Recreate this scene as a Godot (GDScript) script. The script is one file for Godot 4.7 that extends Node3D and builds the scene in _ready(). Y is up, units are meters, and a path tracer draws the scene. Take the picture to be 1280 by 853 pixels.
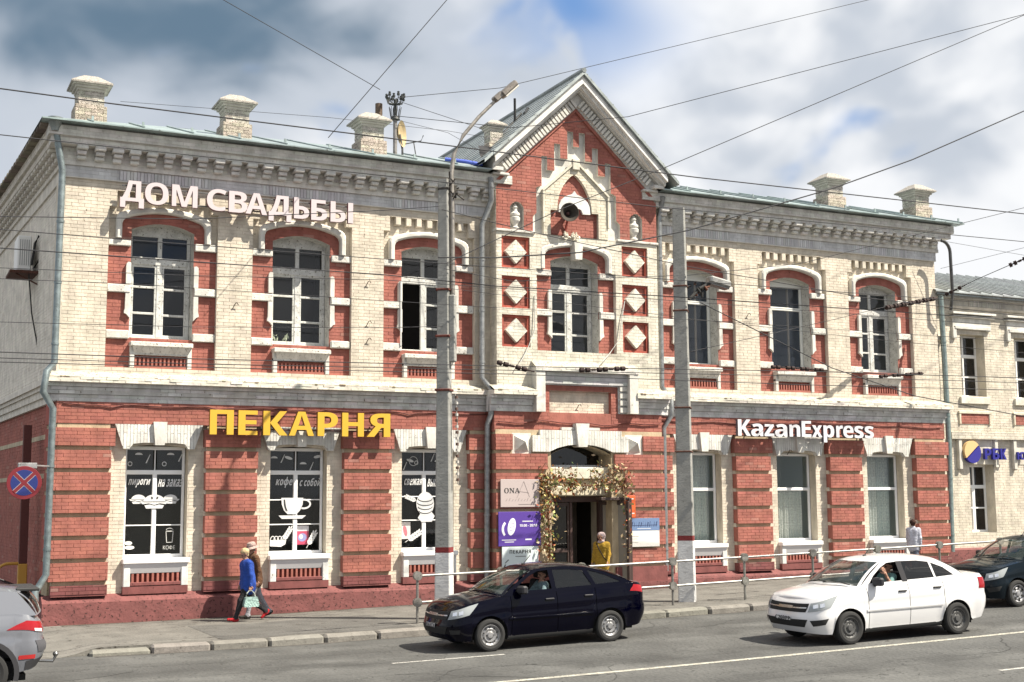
extends Node3D
# A two-storey brick building on a sloping street: units are metres, x runs along the facade, z towards the street, y up.

const SKY := 0.40
const ROW := 0.0825
const BRICK := 0.28
var M := {}
var names := {}
var rng := RandomNumberGenerator.new()

const CREAM := Color(0.69, 0.62, 0.515)
const WHITE := Color(0.70, 0.68, 0.63)
const GREY_WHITE := Color(0.71, 0.69, 0.64)
const RED := Color(0.375, 0.135, 0.105)
const RED_DARK := Color(0.25, 0.07, 0.055)
const MAROON := Color(0.215, 0.072, 0.070)
const CONCRETE := Color(0.34, 0.34, 0.32)
const STEEL := Color(0.34, 0.37, 0.38)


class MB:
	var v := PackedVector3Array()
	var n := PackedVector3Array()
	var c := PackedColorArray()
	var col := Color(1, 1, 1)
	var xf := Transform3D()

	func tri(a: Vector3, b: Vector3, d: Vector3, nn: Vector3) -> void:
		if (b - a).cross(d - a).dot(nn) > 0.0:
			var t := b
			b = d
			d = t
		v.append(xf * a)
		v.append(xf * b)
		v.append(xf * d)
		var w := (xf.basis * nn).normalized()
		for i in 3:
			n.append(w)
			c.append(col)

	func quad(a: Vector3, b: Vector3, d: Vector3, e: Vector3, hint := Vector3.ZERO) -> void:
		var nn := (b - a).cross(e - a)
		if nn.length_squared() < 1e-14:
			nn = (d - b).cross(e - b)
		if hint != Vector3.ZERO and nn.dot(hint) < 0.0:
			nn = -nn
		nn = nn.normalized()
		tri(a, b, d, nn)
		tri(a, d, e, nn)

	func box(p: Vector3, q: Vector3) -> void:
		var lo := Vector3(minf(p.x, q.x), minf(p.y, q.y), minf(p.z, q.z))
		var hi := Vector3(maxf(p.x, q.x), maxf(p.y, q.y), maxf(p.z, q.z))
		var k := [lo, hi]
		var at := func(i, j, l): return Vector3(k[i].x, k[j].y, k[l].z)
		quad(at.call(0, 0, 1), at.call(1, 0, 1), at.call(1, 1, 1), at.call(0, 1, 1), Vector3(0, 0, 1))
		quad(at.call(0, 0, 0), at.call(1, 0, 0), at.call(1, 1, 0), at.call(0, 1, 0), Vector3(0, 0, -1))
		quad(at.call(0, 0, 0), at.call(0, 0, 1), at.call(0, 1, 1), at.call(0, 1, 0), Vector3(-1, 0, 0))
		quad(at.call(1, 0, 0), at.call(1, 0, 1), at.call(1, 1, 1), at.call(1, 1, 0), Vector3(1, 0, 0))
		quad(at.call(0, 1, 0), at.call(1, 1, 0), at.call(1, 1, 1), at.call(0, 1, 1), Vector3(0, 1, 0))
		quad(at.call(0, 0, 0), at.call(1, 0, 0), at.call(1, 0, 1), at.call(0, 0, 1), Vector3(0, -1, 0))

	# a box with chamfered edges
	func cbox(p: Vector3, q: Vector3, ch := 0.012) -> void:
		var m := (p + q) / 2.0
		var h := (q - p).abs() / 2.0
		ch = minf(ch, minf(h.x, minf(h.y, h.z)) * 0.45)
		var i := h - Vector3(ch, ch, ch)
		for ax in 3:
			for s in [-1.0, 1.0]:
				var u := (ax + 1) % 3
				var w := (ax + 2) % 3
				var pts := []
				for k in [[-1, -1], [1, -1], [1, 1], [-1, 1]]:
					var r := Vector3()
					r[ax] = s * h[ax]
					r[u] = k[0] * i[u]
					r[w] = k[1] * i[w]
					pts.append(m + r)
				var nn := Vector3()
				nn[ax] = s
				quad(pts[0], pts[1], pts[2], pts[3], nn)
				for s2 in [-1.0, 1.0]:
					var e := []
					for k in [-1.0, 1.0]:
						var r1 := Vector3()
						r1[ax] = s * h[ax]
						r1[u] = s2 * i[u]
						r1[w] = k * i[w]
						var r2 := Vector3()
						r2[ax] = s * i[ax]
						r2[u] = s2 * h[u]
						r2[w] = k * i[w]
						e.append([m + r1, m + r2])
					var nh := Vector3()
					nh[ax] = s
					nh[u] = s2
					quad(e[0][0], e[0][1], e[1][1], e[1][0], nh)
		for sx in [-1.0, 1.0]:
			for sy in [-1.0, 1.0]:
				for sz in [-1.0, 1.0]:
					var s3 := Vector3(sx, sy, sz)
					tri(m + s3 * Vector3(h.x, i.y, i.z), m + s3 * Vector3(i.x, h.y, i.z), m + s3 * Vector3(i.x, i.y, h.z), s3.normalized())

	# a polygon in XY from z0 to z1
	func prism(pts: PackedVector2Array, z0: float, z1: float, back := false) -> void:
		var idx := Geometry2D.triangulate_polygon(pts)
		for k in range(0, idx.size(), 3):
			var a := pts[idx[k]]
			var b := pts[idx[k + 1]]
			var d := pts[idx[k + 2]]
			tri(Vector3(a.x, a.y, z1), Vector3(b.x, b.y, z1), Vector3(d.x, d.y, z1), Vector3(0, 0, 1))
			if back:
				tri(Vector3(a.x, a.y, z0), Vector3(b.x, b.y, z0), Vector3(d.x, d.y, z0), Vector3(0, 0, -1))
		sides(pts, z0, z1, false)

	func sides(pts: PackedVector2Array, z0: float, z1: float, inward: bool) -> void:
		var area := 0.0
		for k in pts.size():
			area += pts[k].cross(pts[(k + 1) % pts.size()])
		var sg := signf(area) * (-1.0 if inward else 1.0)
		for k in pts.size():
			var a := pts[k]
			var b := pts[(k + 1) % pts.size()]
			var o := Vector3((b - a).y, -(b - a).x, 0) * sg
			quad(Vector3(a.x, a.y, z0), Vector3(b.x, b.y, z0), Vector3(b.x, b.y, z1), Vector3(a.x, a.y, z1), o)

	func tube(path: Array, r: float, seg := 8, r2 := -1.0) -> void:
		var ring := []
		for k in path.size():
			var p: Vector3 = path[k]
			var d: Vector3 = (path[mini(k + 1, path.size() - 1)] - path[maxi(k - 1, 0)]).normalized()
			var up := Vector3(0, 1, 0) if absf(d.y) < 0.9 else Vector3(1, 0, 0)
			var a := d.cross(up).normalized()
			var b := a.cross(d)
			var rr: float = r if r2 < 0.0 else lerpf(r, r2, float(k) / maxf(1.0, path.size() - 1))
			var pts := []
			for s in seg:
				var o: Vector3 = (a * cos(TAU * s / seg) + b * sin(TAU * s / seg))
				pts.append([p + o * rr, o])
			ring.append(pts)
		for k in path.size() - 1:
			for s in seg:
				var t := (s + 1) % seg
				smooth4(ring[k][s], ring[k][t], ring[k + 1][t], ring[k + 1][s])
		for e in [0, path.size() - 1]:
			for s in range(1, seg - 1):
				var dd: Vector3 = path[0] - path[1] if e == 0 else path[e] - path[e - 1]
				tri(ring[e][0][0], ring[e][s][0], ring[e][s + 1][0], dd.normalized())

	# four [point, normal] pairs
	func smooth4(a: Array, b: Array, d: Array, e: Array) -> void:
		for t in [[a, b, d], [a, d, e]]:
			var p: Array = t
			var gn: Vector3 = (p[1][0] - p[0][0]).cross(p[2][0] - p[0][0])
			if gn.dot(p[0][1] + p[1][1] + p[2][1]) > 0.0:
				p = [t[0], t[2], t[1]]
			for q in p:
				v.append(xf * q[0])
				n.append((xf.basis * q[1]).normalized())
				c.append(col)

	# a profile of Vector2(radius, height) turned about y
	func lathe(prof: Array, at := Vector3.ZERO, seg := 16, ax := Basis()) -> void:
		for k in prof.size() - 1:
			var p: Vector2 = prof[k]
			var q: Vector2 = prof[k + 1]
			var d := q - p
			if d.length() < 1e-6:
				continue
			var nn := Vector2(d.y, -d.x).normalized()
			for s in seg:
				var e := []
				for sk in [[s, p], [s + 1, p], [s + 1, q], [s, q]]:
					var an: float = TAU * sk[0] / seg
					var o := Vector3(cos(an), 0, sin(an))
					e.append([at + ax * (o * sk[1].x + Vector3(0, sk[1].y, 0)), ax * (o * nn.x + Vector3(0, nn.y, 0))])
				if p.x < 1e-5:
					e[1] = e[0]
				smooth4(e[0], e[1], e[2], e[3])

	# a grid of points, smooth, normals turned to the side of out
	func grid(g: Array, out: Callable) -> void:
		var nn := []
		for i in g.size():
			var row := []
			for j in g[i].size():
				var du: Vector3 = g[mini(i + 1, g.size() - 1)][j] - g[maxi(i - 1, 0)][j]
				var dv: Vector3 = g[i][mini(j + 1, g[i].size() - 1)] - g[i][maxi(j - 1, 0)]
				var w := du.cross(dv).normalized()
				if w.dot(out.call(g[i][j])) < 0.0:
					w = -w
				row.append(w)
			nn.append(row)
		for i in g.size() - 1:
			for j in g[i].size() - 1:
				smooth4([g[i][j], nn[i][j]], [g[i + 1][j], nn[i + 1][j]], [g[i + 1][j + 1], nn[i + 1][j + 1]], [g[i][j + 1], nn[i][j + 1]])

	func mesh() -> ArrayMesh:
		var m := ArrayMesh.new()
		if v.is_empty():
			return m
		var a := []
		a.resize(Mesh.ARRAY_MAX)
		a[Mesh.ARRAY_VERTEX] = v
		a[Mesh.ARRAY_NORMAL] = n
		a[Mesh.ARRAY_COLOR] = c
		m.add_surface_from_arrays(Mesh.PRIMITIVE_TRIANGLES, a)
		return m


func mb(col := Color(1, 1, 1)) -> MB:
	var m := MB.new()
	m.col = col
	return m


func jit(c: Color, k := 0.08) -> Color:
	var f := 1.0 + rng.randf_range(-k, k)
	return Color(c.r * f, c.g * f * (1.0 + rng.randf_range(-k, k) * 0.3), c.b * f)


func numbered(called: String) -> String:
	var k: int = names.get(called, 0)
	names[called] = k + 1
	return called if k == 0 else "%s_%03d" % [called, k]


func tag(o: Node3D, label: String, category: String, group := "") -> Node3D:
	o.set_meta("label", label)
	o.set_meta("category", category)
	if group:
		o.set_meta("group", group)
	return o


func thing(called: String, label: String, category: String, at := Vector3.ZERO, group := "") -> Node3D:
	var o := Node3D.new()
	o.name = numbered(called)
	add_child(o)
	o.position = at
	tag(o, label, category, group)
	return o


func part(parent: Node3D, called: String, b, m: Material, kind := "") -> MeshInstance3D:
	var o := MeshInstance3D.new()
	o.name = called
	o.mesh = b.mesh() if b is MB else b
	o.material_override = m
	parent.add_child(o, true)
	if kind:
		o.set_meta("kind", kind)
	return o


func single(called: String, b, m: Material, label: String, category: String, group := "") -> MeshInstance3D:
	var o := part(self, numbered(called), b, m)
	tag(o, label, category, group)
	return o


func struct(called: String, b, m: Material) -> MeshInstance3D:
	return part(self, called, b, m, "structure")


func P2(a: Array) -> PackedVector2Array:
	var p := PackedVector2Array()
	for k in range(0, a.size(), 2):
		p.append(Vector2(a[k], a[k + 1]))
	return p


func rect(x0: float, y0: float, x1: float, y1: float) -> PackedVector2Array:
	return PackedVector2Array([Vector2(x0, y0), Vector2(x1, y0), Vector2(x1, y1), Vector2(x0, y1)])


func shift(p: PackedVector2Array, d: Vector2) -> PackedVector2Array:
	var q := PackedVector2Array()
	for a in p:
		q.append(a + d)
	return q


func bounds(p: PackedVector2Array) -> Rect2:
	var r := Rect2(p[0], Vector2.ZERO)
	for a in p:
		r = r.expand(a)
	return r


func area2(p: PackedVector2Array) -> float:
	var a := 0.0
	for k in p.size():
		a += p[k].cross(p[(k + 1) % p.size()])
	return a / 2.0


# height of the pavement along the facade: the street climbs to the right
func ground(x: float) -> float:
	return 0.0094 * pow(maxf(0.0, x - 2.0), 1.3) if x < 40.0 else 0.0094 * pow(38.0, 1.3) + (x - 40.0) * 0.036


# Brickwork over a polygon with holes: every brick is a block standing out of recessed joints.
var brick_meshes := []
func bricks(b: MB, region: PackedVector2Array, holes: Array, xf: Transform3D, z: float, col: Color, opt := {}) -> void:
	var relief: float = opt.get("relief", 0.0065)
	var row: float = opt.get("row", ROW)
	var blen: float = opt.get("len", BRICK)
	var jk: float = opt.get("jitter", 0.035)
	var keep: Node3D = opt.get("keep")
	var old := b.xf
	b.xf = xf
	var bb := bounds(region)
	var is_rect := region.size() == 4 and absf(absf(area2(region)) - bb.get_area()) < 1e-4
	var hb := []
	for h in holes:
		hb.append(bounds(h))
	var v0: float = opt.get("base", 0.0)
	var r0 := int(floor((bb.position.y - v0) / row + 1e-4))
	var r1 := int(ceil((bb.end.y - v0) / row - 1e-4))
	var joint := Color(col.r * 0.93, col.g * 0.915, col.b * 0.90)
	for r in range(r0, r1):
		var y0 := v0 + r * row
		var y1 := y0 + row
		for k in clip(rect(bb.position.x, maxf(y0, bb.position.y), bb.end.x, minf(y1, bb.end.y)), region, is_rect, bb, holes, hb):
			b.col = joint
			face(b, k, z - relief)
		var off := 0.0 if r % 2 == 0 else 0.5
		var c0 := int(floor(bb.position.x / blen - off))
		var c1 := int(ceil(bb.end.x / blen - off))
		for c in range(c0, c1 + 1):
			var x0 := (c + off) * blen + 0.005
			var x1 := x0 + blen - 0.010
			if x1 < bb.position.x or x0 > bb.end.x:
				continue
			var cr := rect(x0, y0 + 0.0045, x1, y1 - 0.0045)
			b.col = jit(col, jk)
			if rng.randf() < 0.06:
				b.col = b.col.lerp(Color(0.5, 0.4, 0.33), rng.randf_range(0.0, 0.25))
			if rng.randf() < 0.03:
				b.col = b.col.darkened(0.12)
			for k in clip(cr, region, is_rect, bb, holes, hb):
				if absf(area2(k)) < 0.0006:
					continue
				if keep and kept.get(keep, 0) < 300 and k.size() == 4 and absf(absf(area2(k)) - absf(area2(cr))) < 1e-5 and opt.has("shared"):
					kept[keep] = kept.get(keep, 0) + 1
					var o := MeshInstance3D.new()
					o.name = "brick"
					o.mesh = opt.shared[rng.randi() % opt.shared.size()]
					o.material_override = M.wall
					keep.add_child(o, true)
					o.transform = xf * Transform3D(Basis(), Vector3((x0 + x1) / 2, (y0 + y1) / 2, z))
					continue
				var push: float = rng.randf_range(-1.0, 1.0) * opt.get("push", 0.0025)
				face(b, k, z + push)
				b.sides(k, z - relief, z + push, false)
	b.xf = old
var kept := {}


func brick_variants(col: Color, w: float, h: float, d: float, n := 5) -> Array:
	var out := []
	for i in n:
		var b := mb(jit(col, 0.08))
		b.cbox(Vector3(-w / 2, -h / 2, -d), Vector3(w / 2, h / 2, rng.randf_range(-0.002, 0.003)), 0.004)
		out.append(b.mesh())
	return out


func face(b: MB, k: PackedVector2Array, z: float) -> void:
	if k.size() == 4:
		b.quad(Vector3(k[0].x, k[0].y, z), Vector3(k[1].x, k[1].y, z), Vector3(k[2].x, k[2].y, z), Vector3(k[3].x, k[3].y, z), Vector3(0, 0, 1))
		return
	var idx := Geometry2D.triangulate_polygon(k)
	for i in range(0, idx.size(), 3):
		var t := [k[idx[i]], k[idx[i + 1]], k[idx[i + 2]]]
		b.tri(Vector3(t[0].x, t[0].y, z), Vector3(t[1].x, t[1].y, z), Vector3(t[2].x, t[2].y, z), Vector3(0, 0, 1))


func clip(cr: PackedVector2Array, region: PackedVector2Array, is_rect: bool, bb: Rect2, holes: Array, hb: Array) -> Array:
	var cb := bounds(cr)
	var out := []
	if is_rect:
		var i := cb.intersection(bb)
		if i.size.x < 0.003 or i.size.y < 0.003:
			return []
		out = [rect(i.position.x, i.position.y, i.end.x, i.end.y)]
	else:
		out = Geometry2D.intersect_polygons(cr, region)
	for h in holes.size():
		if not cb.intersects(hb[h]):
			continue
		var nxt := []
		for k in out:
			for q in Geometry2D.clip_polygons(k, holes[h]):
				nxt.append(q)
		out = nxt
	return out


# ---------- textures and materials ----------
func noise(sd: int, freq: float, oct := 5) -> FastNoiseLite:
	var f := FastNoiseLite.new()
	f.seed = sd
	f.frequency = freq
	f.noise_type = FastNoiseLite.TYPE_SIMPLEX_SMOOTH
	f.fractal_type = FastNoiseLite.FRACTAL_FBM
	f.fractal_octaves = oct
	return f


func grain(w: int, sd: int, freq: float, oct := 5) -> PackedByteArray:
	var im := noise(sd, freq, oct).get_seamless_image(w, w, false, false, 0.2, true)
	im.convert(Image.FORMAT_L8)
	return im.get_data()


# a grey picture from coarse blotches, fine grain and dark specks
func worn(w: int, sd: int, lo: float, hi: float, specks := 0.0, fine := 0.35) -> ImageTexture:
	var a := grain(w, sd, 6.0 / w, 5)
	var b := grain(w, sd + 1, 60.0 / w, 3)
	var d := grain(w, sd + 2, 24.0 / w, 5)
	var px := PackedByteArray()
	px.resize(w * w * 3)
	for i in w * w:
		var t := clampf((a[i] / 255.0 - 0.5) * 1.4 + 0.5, 0.0, 1.0) * (1.0 - fine) + b[i] / 255.0 * fine
		var g := lerpf(lo, hi, t)
		var warm := 1.0
		if specks > 0.0 and d[i] / 255.0 < specks:
			var s := clampf((specks - d[i] / 255.0) * 12.0, 0.0, 1.0)
			g *= lerpf(1.0, 0.45, s)
			warm = lerpf(1.0, 0.86, s)
		px[i * 3] = int(clampf(g, 0, 1) * 255)
		px[i * 3 + 1] = int(clampf(g * (0.5 + warm / 2), 0, 1) * 255)
		px[i * 3 + 2] = int(clampf(g * warm, 0, 1) * 255)
	return ImageTexture.create_from_image(Image.create_from_data(w, w, false, Image.FORMAT_RGB8, px))


func bumps(w: int, sd: int, freq: float, oct: int, k: float) -> ImageTexture:
	var im := noise(sd, freq, oct).get_seamless_image(w, w, false, false, 0.2, true)
	im.convert(Image.FORMAT_RGBA8)
	im.bump_map_to_normal_map(k)
	return ImageTexture.create_from_image(im)


func mat(rough: float, metal := 0.0, tex: Texture2D = null, scale := 0.4, nrm: Texture2D = null, depth := 1.0) -> StandardMaterial3D:
	var m := StandardMaterial3D.new()
	m.vertex_color_use_as_albedo = true
	m.roughness = rough
	m.metallic = metal
	if tex or nrm:
		m.uv1_triplanar = true
		m.uv1_world_triplanar = true
		m.uv1_scale = Vector3.ONE * scale
	if tex:
		m.albedo_texture = tex
	if nrm:
		m.normal_enabled = true
		m.normal_texture = nrm
		m.normal_scale = depth
	return m


func materials() -> void:
	var plaster_bumps := bumps(512, 11, 0.05, 5, 5.0)
	var asphalt_bumps := bumps(512, 12, 0.16, 3, 7.0)
	M.wall = mat(0.93, 0, worn(512, 20, 0.83, 1.0, 0.14, 0.18), 0.5, plaster_bumps, 0.12)
	M.wall.uv1_scale = Vector3(0.45, 0.24, 0.45)
	M.peeling = mat(0.93, 0, worn(512, 31, 0.80, 1.0, 0.25, 0.3), 0.52, plaster_bumps, 0.3)
	M.rubble = mat(0.95, 0, worn(512, 37, 0.66, 1.0, 0.36, 0.5), 1.1, plaster_bumps, 0.9)
	M.plinth = mat(0.8, 0, worn(512, 41, 0.80, 1.0, 0.28, 0.3), 0.37, plaster_bumps, 0.2)
	M.concrete = mat(0.9, 0, worn(512, 52, 0.76, 1.0, 0.22, 0.4), 0.6, plaster_bumps, 0.3)
	M.asphalt = mat(0.88, 0, road_texture(1024), 0.11, asphalt_bumps, 0.15)
	M.pavement = mat(0.92, 0, worn(1024, 71, 0.80, 1.0, 0.22, 0.2), 0.17, asphalt_bumps, 0.15)
	M.line = mat(0.85, 0, worn(512, 77, 0.55, 1.0, 0.36, 0.5), 0.8)
	M.roof = mat(0.42, 0.35, worn(512, 81, 0.76, 1.0, 0.2, 0.2), 0.25)
	M.metal = mat(0.45, 0.6, worn(512, 85, 0.7, 1.0, 0.25, 0.3), 0.9)
	M.rust = mat(0.85, 0.1, worn(512, 87, 0.5, 1.0, 0.35, 0.5), 2.0)
	M.paint = mat(0.55)
	M.matte = mat(0.92)
	M.ledge = mat(0.93, 0, worn(512, 34, 0.70, 1.0, 0.33, 0.3), 0.62, plaster_bumps, 0.4)
	M.cloth = mat(0.95, 0, worn(512, 91, 0.74, 1.0, 0.0, 0.3), 2.2, bumps(256, 14, 0.03, 3, 9.0), 0.9)
	M.chrome = mat(0.22, 0.9)
	M.rubber = mat(0.85)
	M.carpaint = mat(0.28)
	M.carpaint.clearcoat_enabled = true
	M.carpaint.clearcoat = 1.0
	M.carpaint.clearcoat_roughness = 0.04
	M.carpaint_dark = mat(0.10)
	M.carpaint_dark.metallic_specular = 0.32
	M.lens = mat(0.08)
	M.leaf = mat(0.7)
	M.leaf.backlight_enabled = true
	M.leaf.backlight = Color(0.25, 0.2, 0.1)
	M.glass = pane_material(Color(0.2, 0.22, 0.24, 0.06), 0.03)
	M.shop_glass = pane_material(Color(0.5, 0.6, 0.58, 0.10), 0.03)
	M.tint = pane_material(Color(0.035, 0.045, 0.055, 0.82), 0.03)
	M.windscreen = pane_material(Color(0.20, 0.27, 0.24, 0.25), 0.03)


func pane_material(c: Color, rough: float) -> StandardMaterial3D:
	var m := StandardMaterial3D.new()
	m.albedo_color = c
	m.roughness = rough
	m.transparency = BaseMaterial3D.TRANSPARENCY_ALPHA
	m.cull_mode = BaseMaterial3D.CULL_DISABLED
	return m


# asphalt: grey with long wheel streaks, patches and thin wandering cracks
func road_texture(w: int) -> ImageTexture:
	var a := grain(w, 60, 5.0 / w, 5)
	var b := grain(w, 61, 150.0 / w, 2)
	var c := grain(w, 62, 9.0 / w, 4)
	var px := PackedByteArray()
	px.resize(w * w * 3)
	for y in w:
		for x in w:
			var i := y * w + x
			var g := 0.80 + (a[i] / 255.0 - 0.5) * 0.30 + (b[i] / 255.0 - 0.5) * 0.14
			g += 0.05 * sin(TAU * y / w * 3.0 + a[i] / 255.0 * 3.0)
			var k := absf(c[i] / 255.0 - 0.5)
			if k < 0.006 and a[i] > 120:
				g *= 0.62
			var q := int(clampf(g, 0.0, 1.0) * 255)
			px[i * 3] = q
			px[i * 3 + 1] = q
			px[i * 3 + 2] = int(q * 0.985)
	return ImageTexture.create_from_image(Image.create_from_data(w, w, false, Image.FORMAT_RGB8, px))


# clouds over blue: heaped white ones, with thick grey-blue undersides
func sky_panorama() -> ImageTexture:
	var w := 2048
	var h := 1024
	var im := Image.create_empty(w, h, false, Image.FORMAT_RGBF)
	im.fill(Color(0.20 * SKY, 0.20 * SKY, 0.19 * SKY))
	var n1 := noise(5, 1.0, 6)
	var n2 := noise(9, 1.0, 3)
	var n3 := noise(23, 1.0, 4)
	for y in range(0, h / 2 + 2):
		var el := PI / 2 - PI * (y + 0.5) / h
		var se := sin(el)
		var ce := cos(el)
		var zen := Color(0.16, 0.37, 0.80).lerp(Color(0.48, 0.70, 1.0), pow(1.0 - maxf(se, 0.0), 5.0))
		for x in w:
			var az := TAU * (x + 0.5) / w
			var d := Vector3(sin(az) * ce, se, -cos(az) * ce)
			var p := Vector3(d.x * 3.0, d.y * 4.2, d.z * 3.0)
			var wv := n2.get_noise_3d(p.x * 1.1 + 7.0, p.y * 1.1, p.z * 1.1)
			var wu := n2.get_noise_3d(p.x * 1.1 - 9.0, p.y * 1.1 + 4.0, p.z * 1.1)
			var q := p + Vector3(wv, wu, -wv) * 0.22
			var a := n1.get_noise_3d(q.x * 1.2, q.y * 1.2, q.z * 1.2)
			var cover := smoothstep(-0.26, 0.0, a + 0.24)
			var t := n3.get_noise_3d(q.x * 0.8 + 3.0, q.y * 1.1 - 2.0, q.z * 0.8)
			var fine := n1.get_noise_3d(q.x * 2.6 + 20.0, q.y * 3.4, q.z * 2.6)
			var da := (az - deg_to_rad(10.5) - (TAU if az > PI else 0.0)) / 0.24
			var de := (el - deg_to_rad(19.3) - 0.03 * wv) / 0.085
			var bank := exp(-da * da - de * de)
			var thick := clampf(0.24 + t * 0.52 * (1.0 - bank) + fine * (0.40 - 0.2 * bank) + 0.74 * bank, 0.0, 1.0)
			cover = maxf(cover, smoothstep(0.5, 0.9, thick))
			var ga := (az - deg_to_rad(29.6) + wv * 0.05) / 0.055
			var ge := (el - deg_to_rad(20.9) + wu * 0.04) / 0.035
			cover *= 1.0 - 0.95 * exp(-ga * ga - ge * ge) * smoothstep(-0.35, 0.05, 0.12 - fine)
			var lit := Color(1.14, 1.155, 1.18)
			var mid := Color(0.70, 0.76, 0.85)
			var grey := Color(0.17, 0.265, 0.37)
			var cl := lit.lerp(mid, smoothstep(0.12, 0.52, thick)).lerp(grey, smoothstep(0.55, 1.0, thick))
			var o := zen.lerp(cl, cover)
			var hz := smoothstep(0.14, 0.0, se)
			o = o.lerp(Color(0.86, 0.92, 1.0), hz * 0.6)
			o = Color(o.r * SKY, o.g * SKY, o.b * SKY)
			im.set_pixel(x, y, o)
	return ImageTexture.create_from_image(im)


func _ready() -> void:
	rng.seed = 7
	# camera
	var cam := Camera3D.new()
	cam.name = "camera"
	cam.fov = 2.0 * rad_to_deg(atan(426.5 / 1606.235))
	cam.near = 0.1
	cam.far = 3000.0
	add_child(cam)
	cam.position = Vector3(-3.414, 2.693, 30.0)
	cam.rotation_order = EULER_ORDER_YXZ
	cam.rotation_degrees = Vector3(6.9462, -26.0159, -0.38595)
	cam.current = true
	# sky, sun and exposure
	var env := Environment.new()
	env.background_mode = Environment.BG_SKY
	var sm := PanoramaSkyMaterial.new()
	sm.panorama = sky_panorama()
	sm.energy_multiplier = 1.0
	env.sky = Sky.new()
	env.sky.sky_material = sm
	env.tonemap_mode = Environment.TONE_MAPPER_LINEAR
	env.tonemap_exposure = 2.12
	env.sdfgi_enabled = true
	env.ssao_enabled = true
	env.ssil_enabled = true
	var we := WorldEnvironment.new()
	we.name = "world_environment"
	we.environment = env
	add_child(we)
	var sun := DirectionalLight3D.new()
	sun.name = "sun"
	add_child(sun)
	sun.look_at_from_position(Vector3.ZERO, -Vector3(1.09, 1.90, 1.0))
	sun.light_energy = 1.6
	sun.light_color = Color(1.0, 0.965, 0.90)
	sun.light_angular_distance = 0.5
	sun.shadow_enabled = true
	materials()
	# the place
	ground_and_road()
	main_building()
	right_building()
	# what stands and hangs in it
	facade_signs()
	street_furniture()
	roof_things()
	wires()
	cars()
	people()


# ---------- ground, road, pavement ----------
func kerb_z(x: float) -> float:
	return 5.12 + 0.045 * x


func strip(b: MB, x0: float, x1: float, step: float, za: Callable, zb: Callable, ya: Callable, yb: Callable) -> void:
	var x := x0
	while x < x1 - 0.001:
		var e := minf(x + step, x1)
		b.quad(Vector3(x, ya.call(x), za.call(x)), Vector3(x, yb.call(x), zb.call(x)), Vector3(e, yb.call(e), zb.call(e)), Vector3(e, ya.call(e), za.call(e)), Vector3(0, 1, 0))
		x = e


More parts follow.
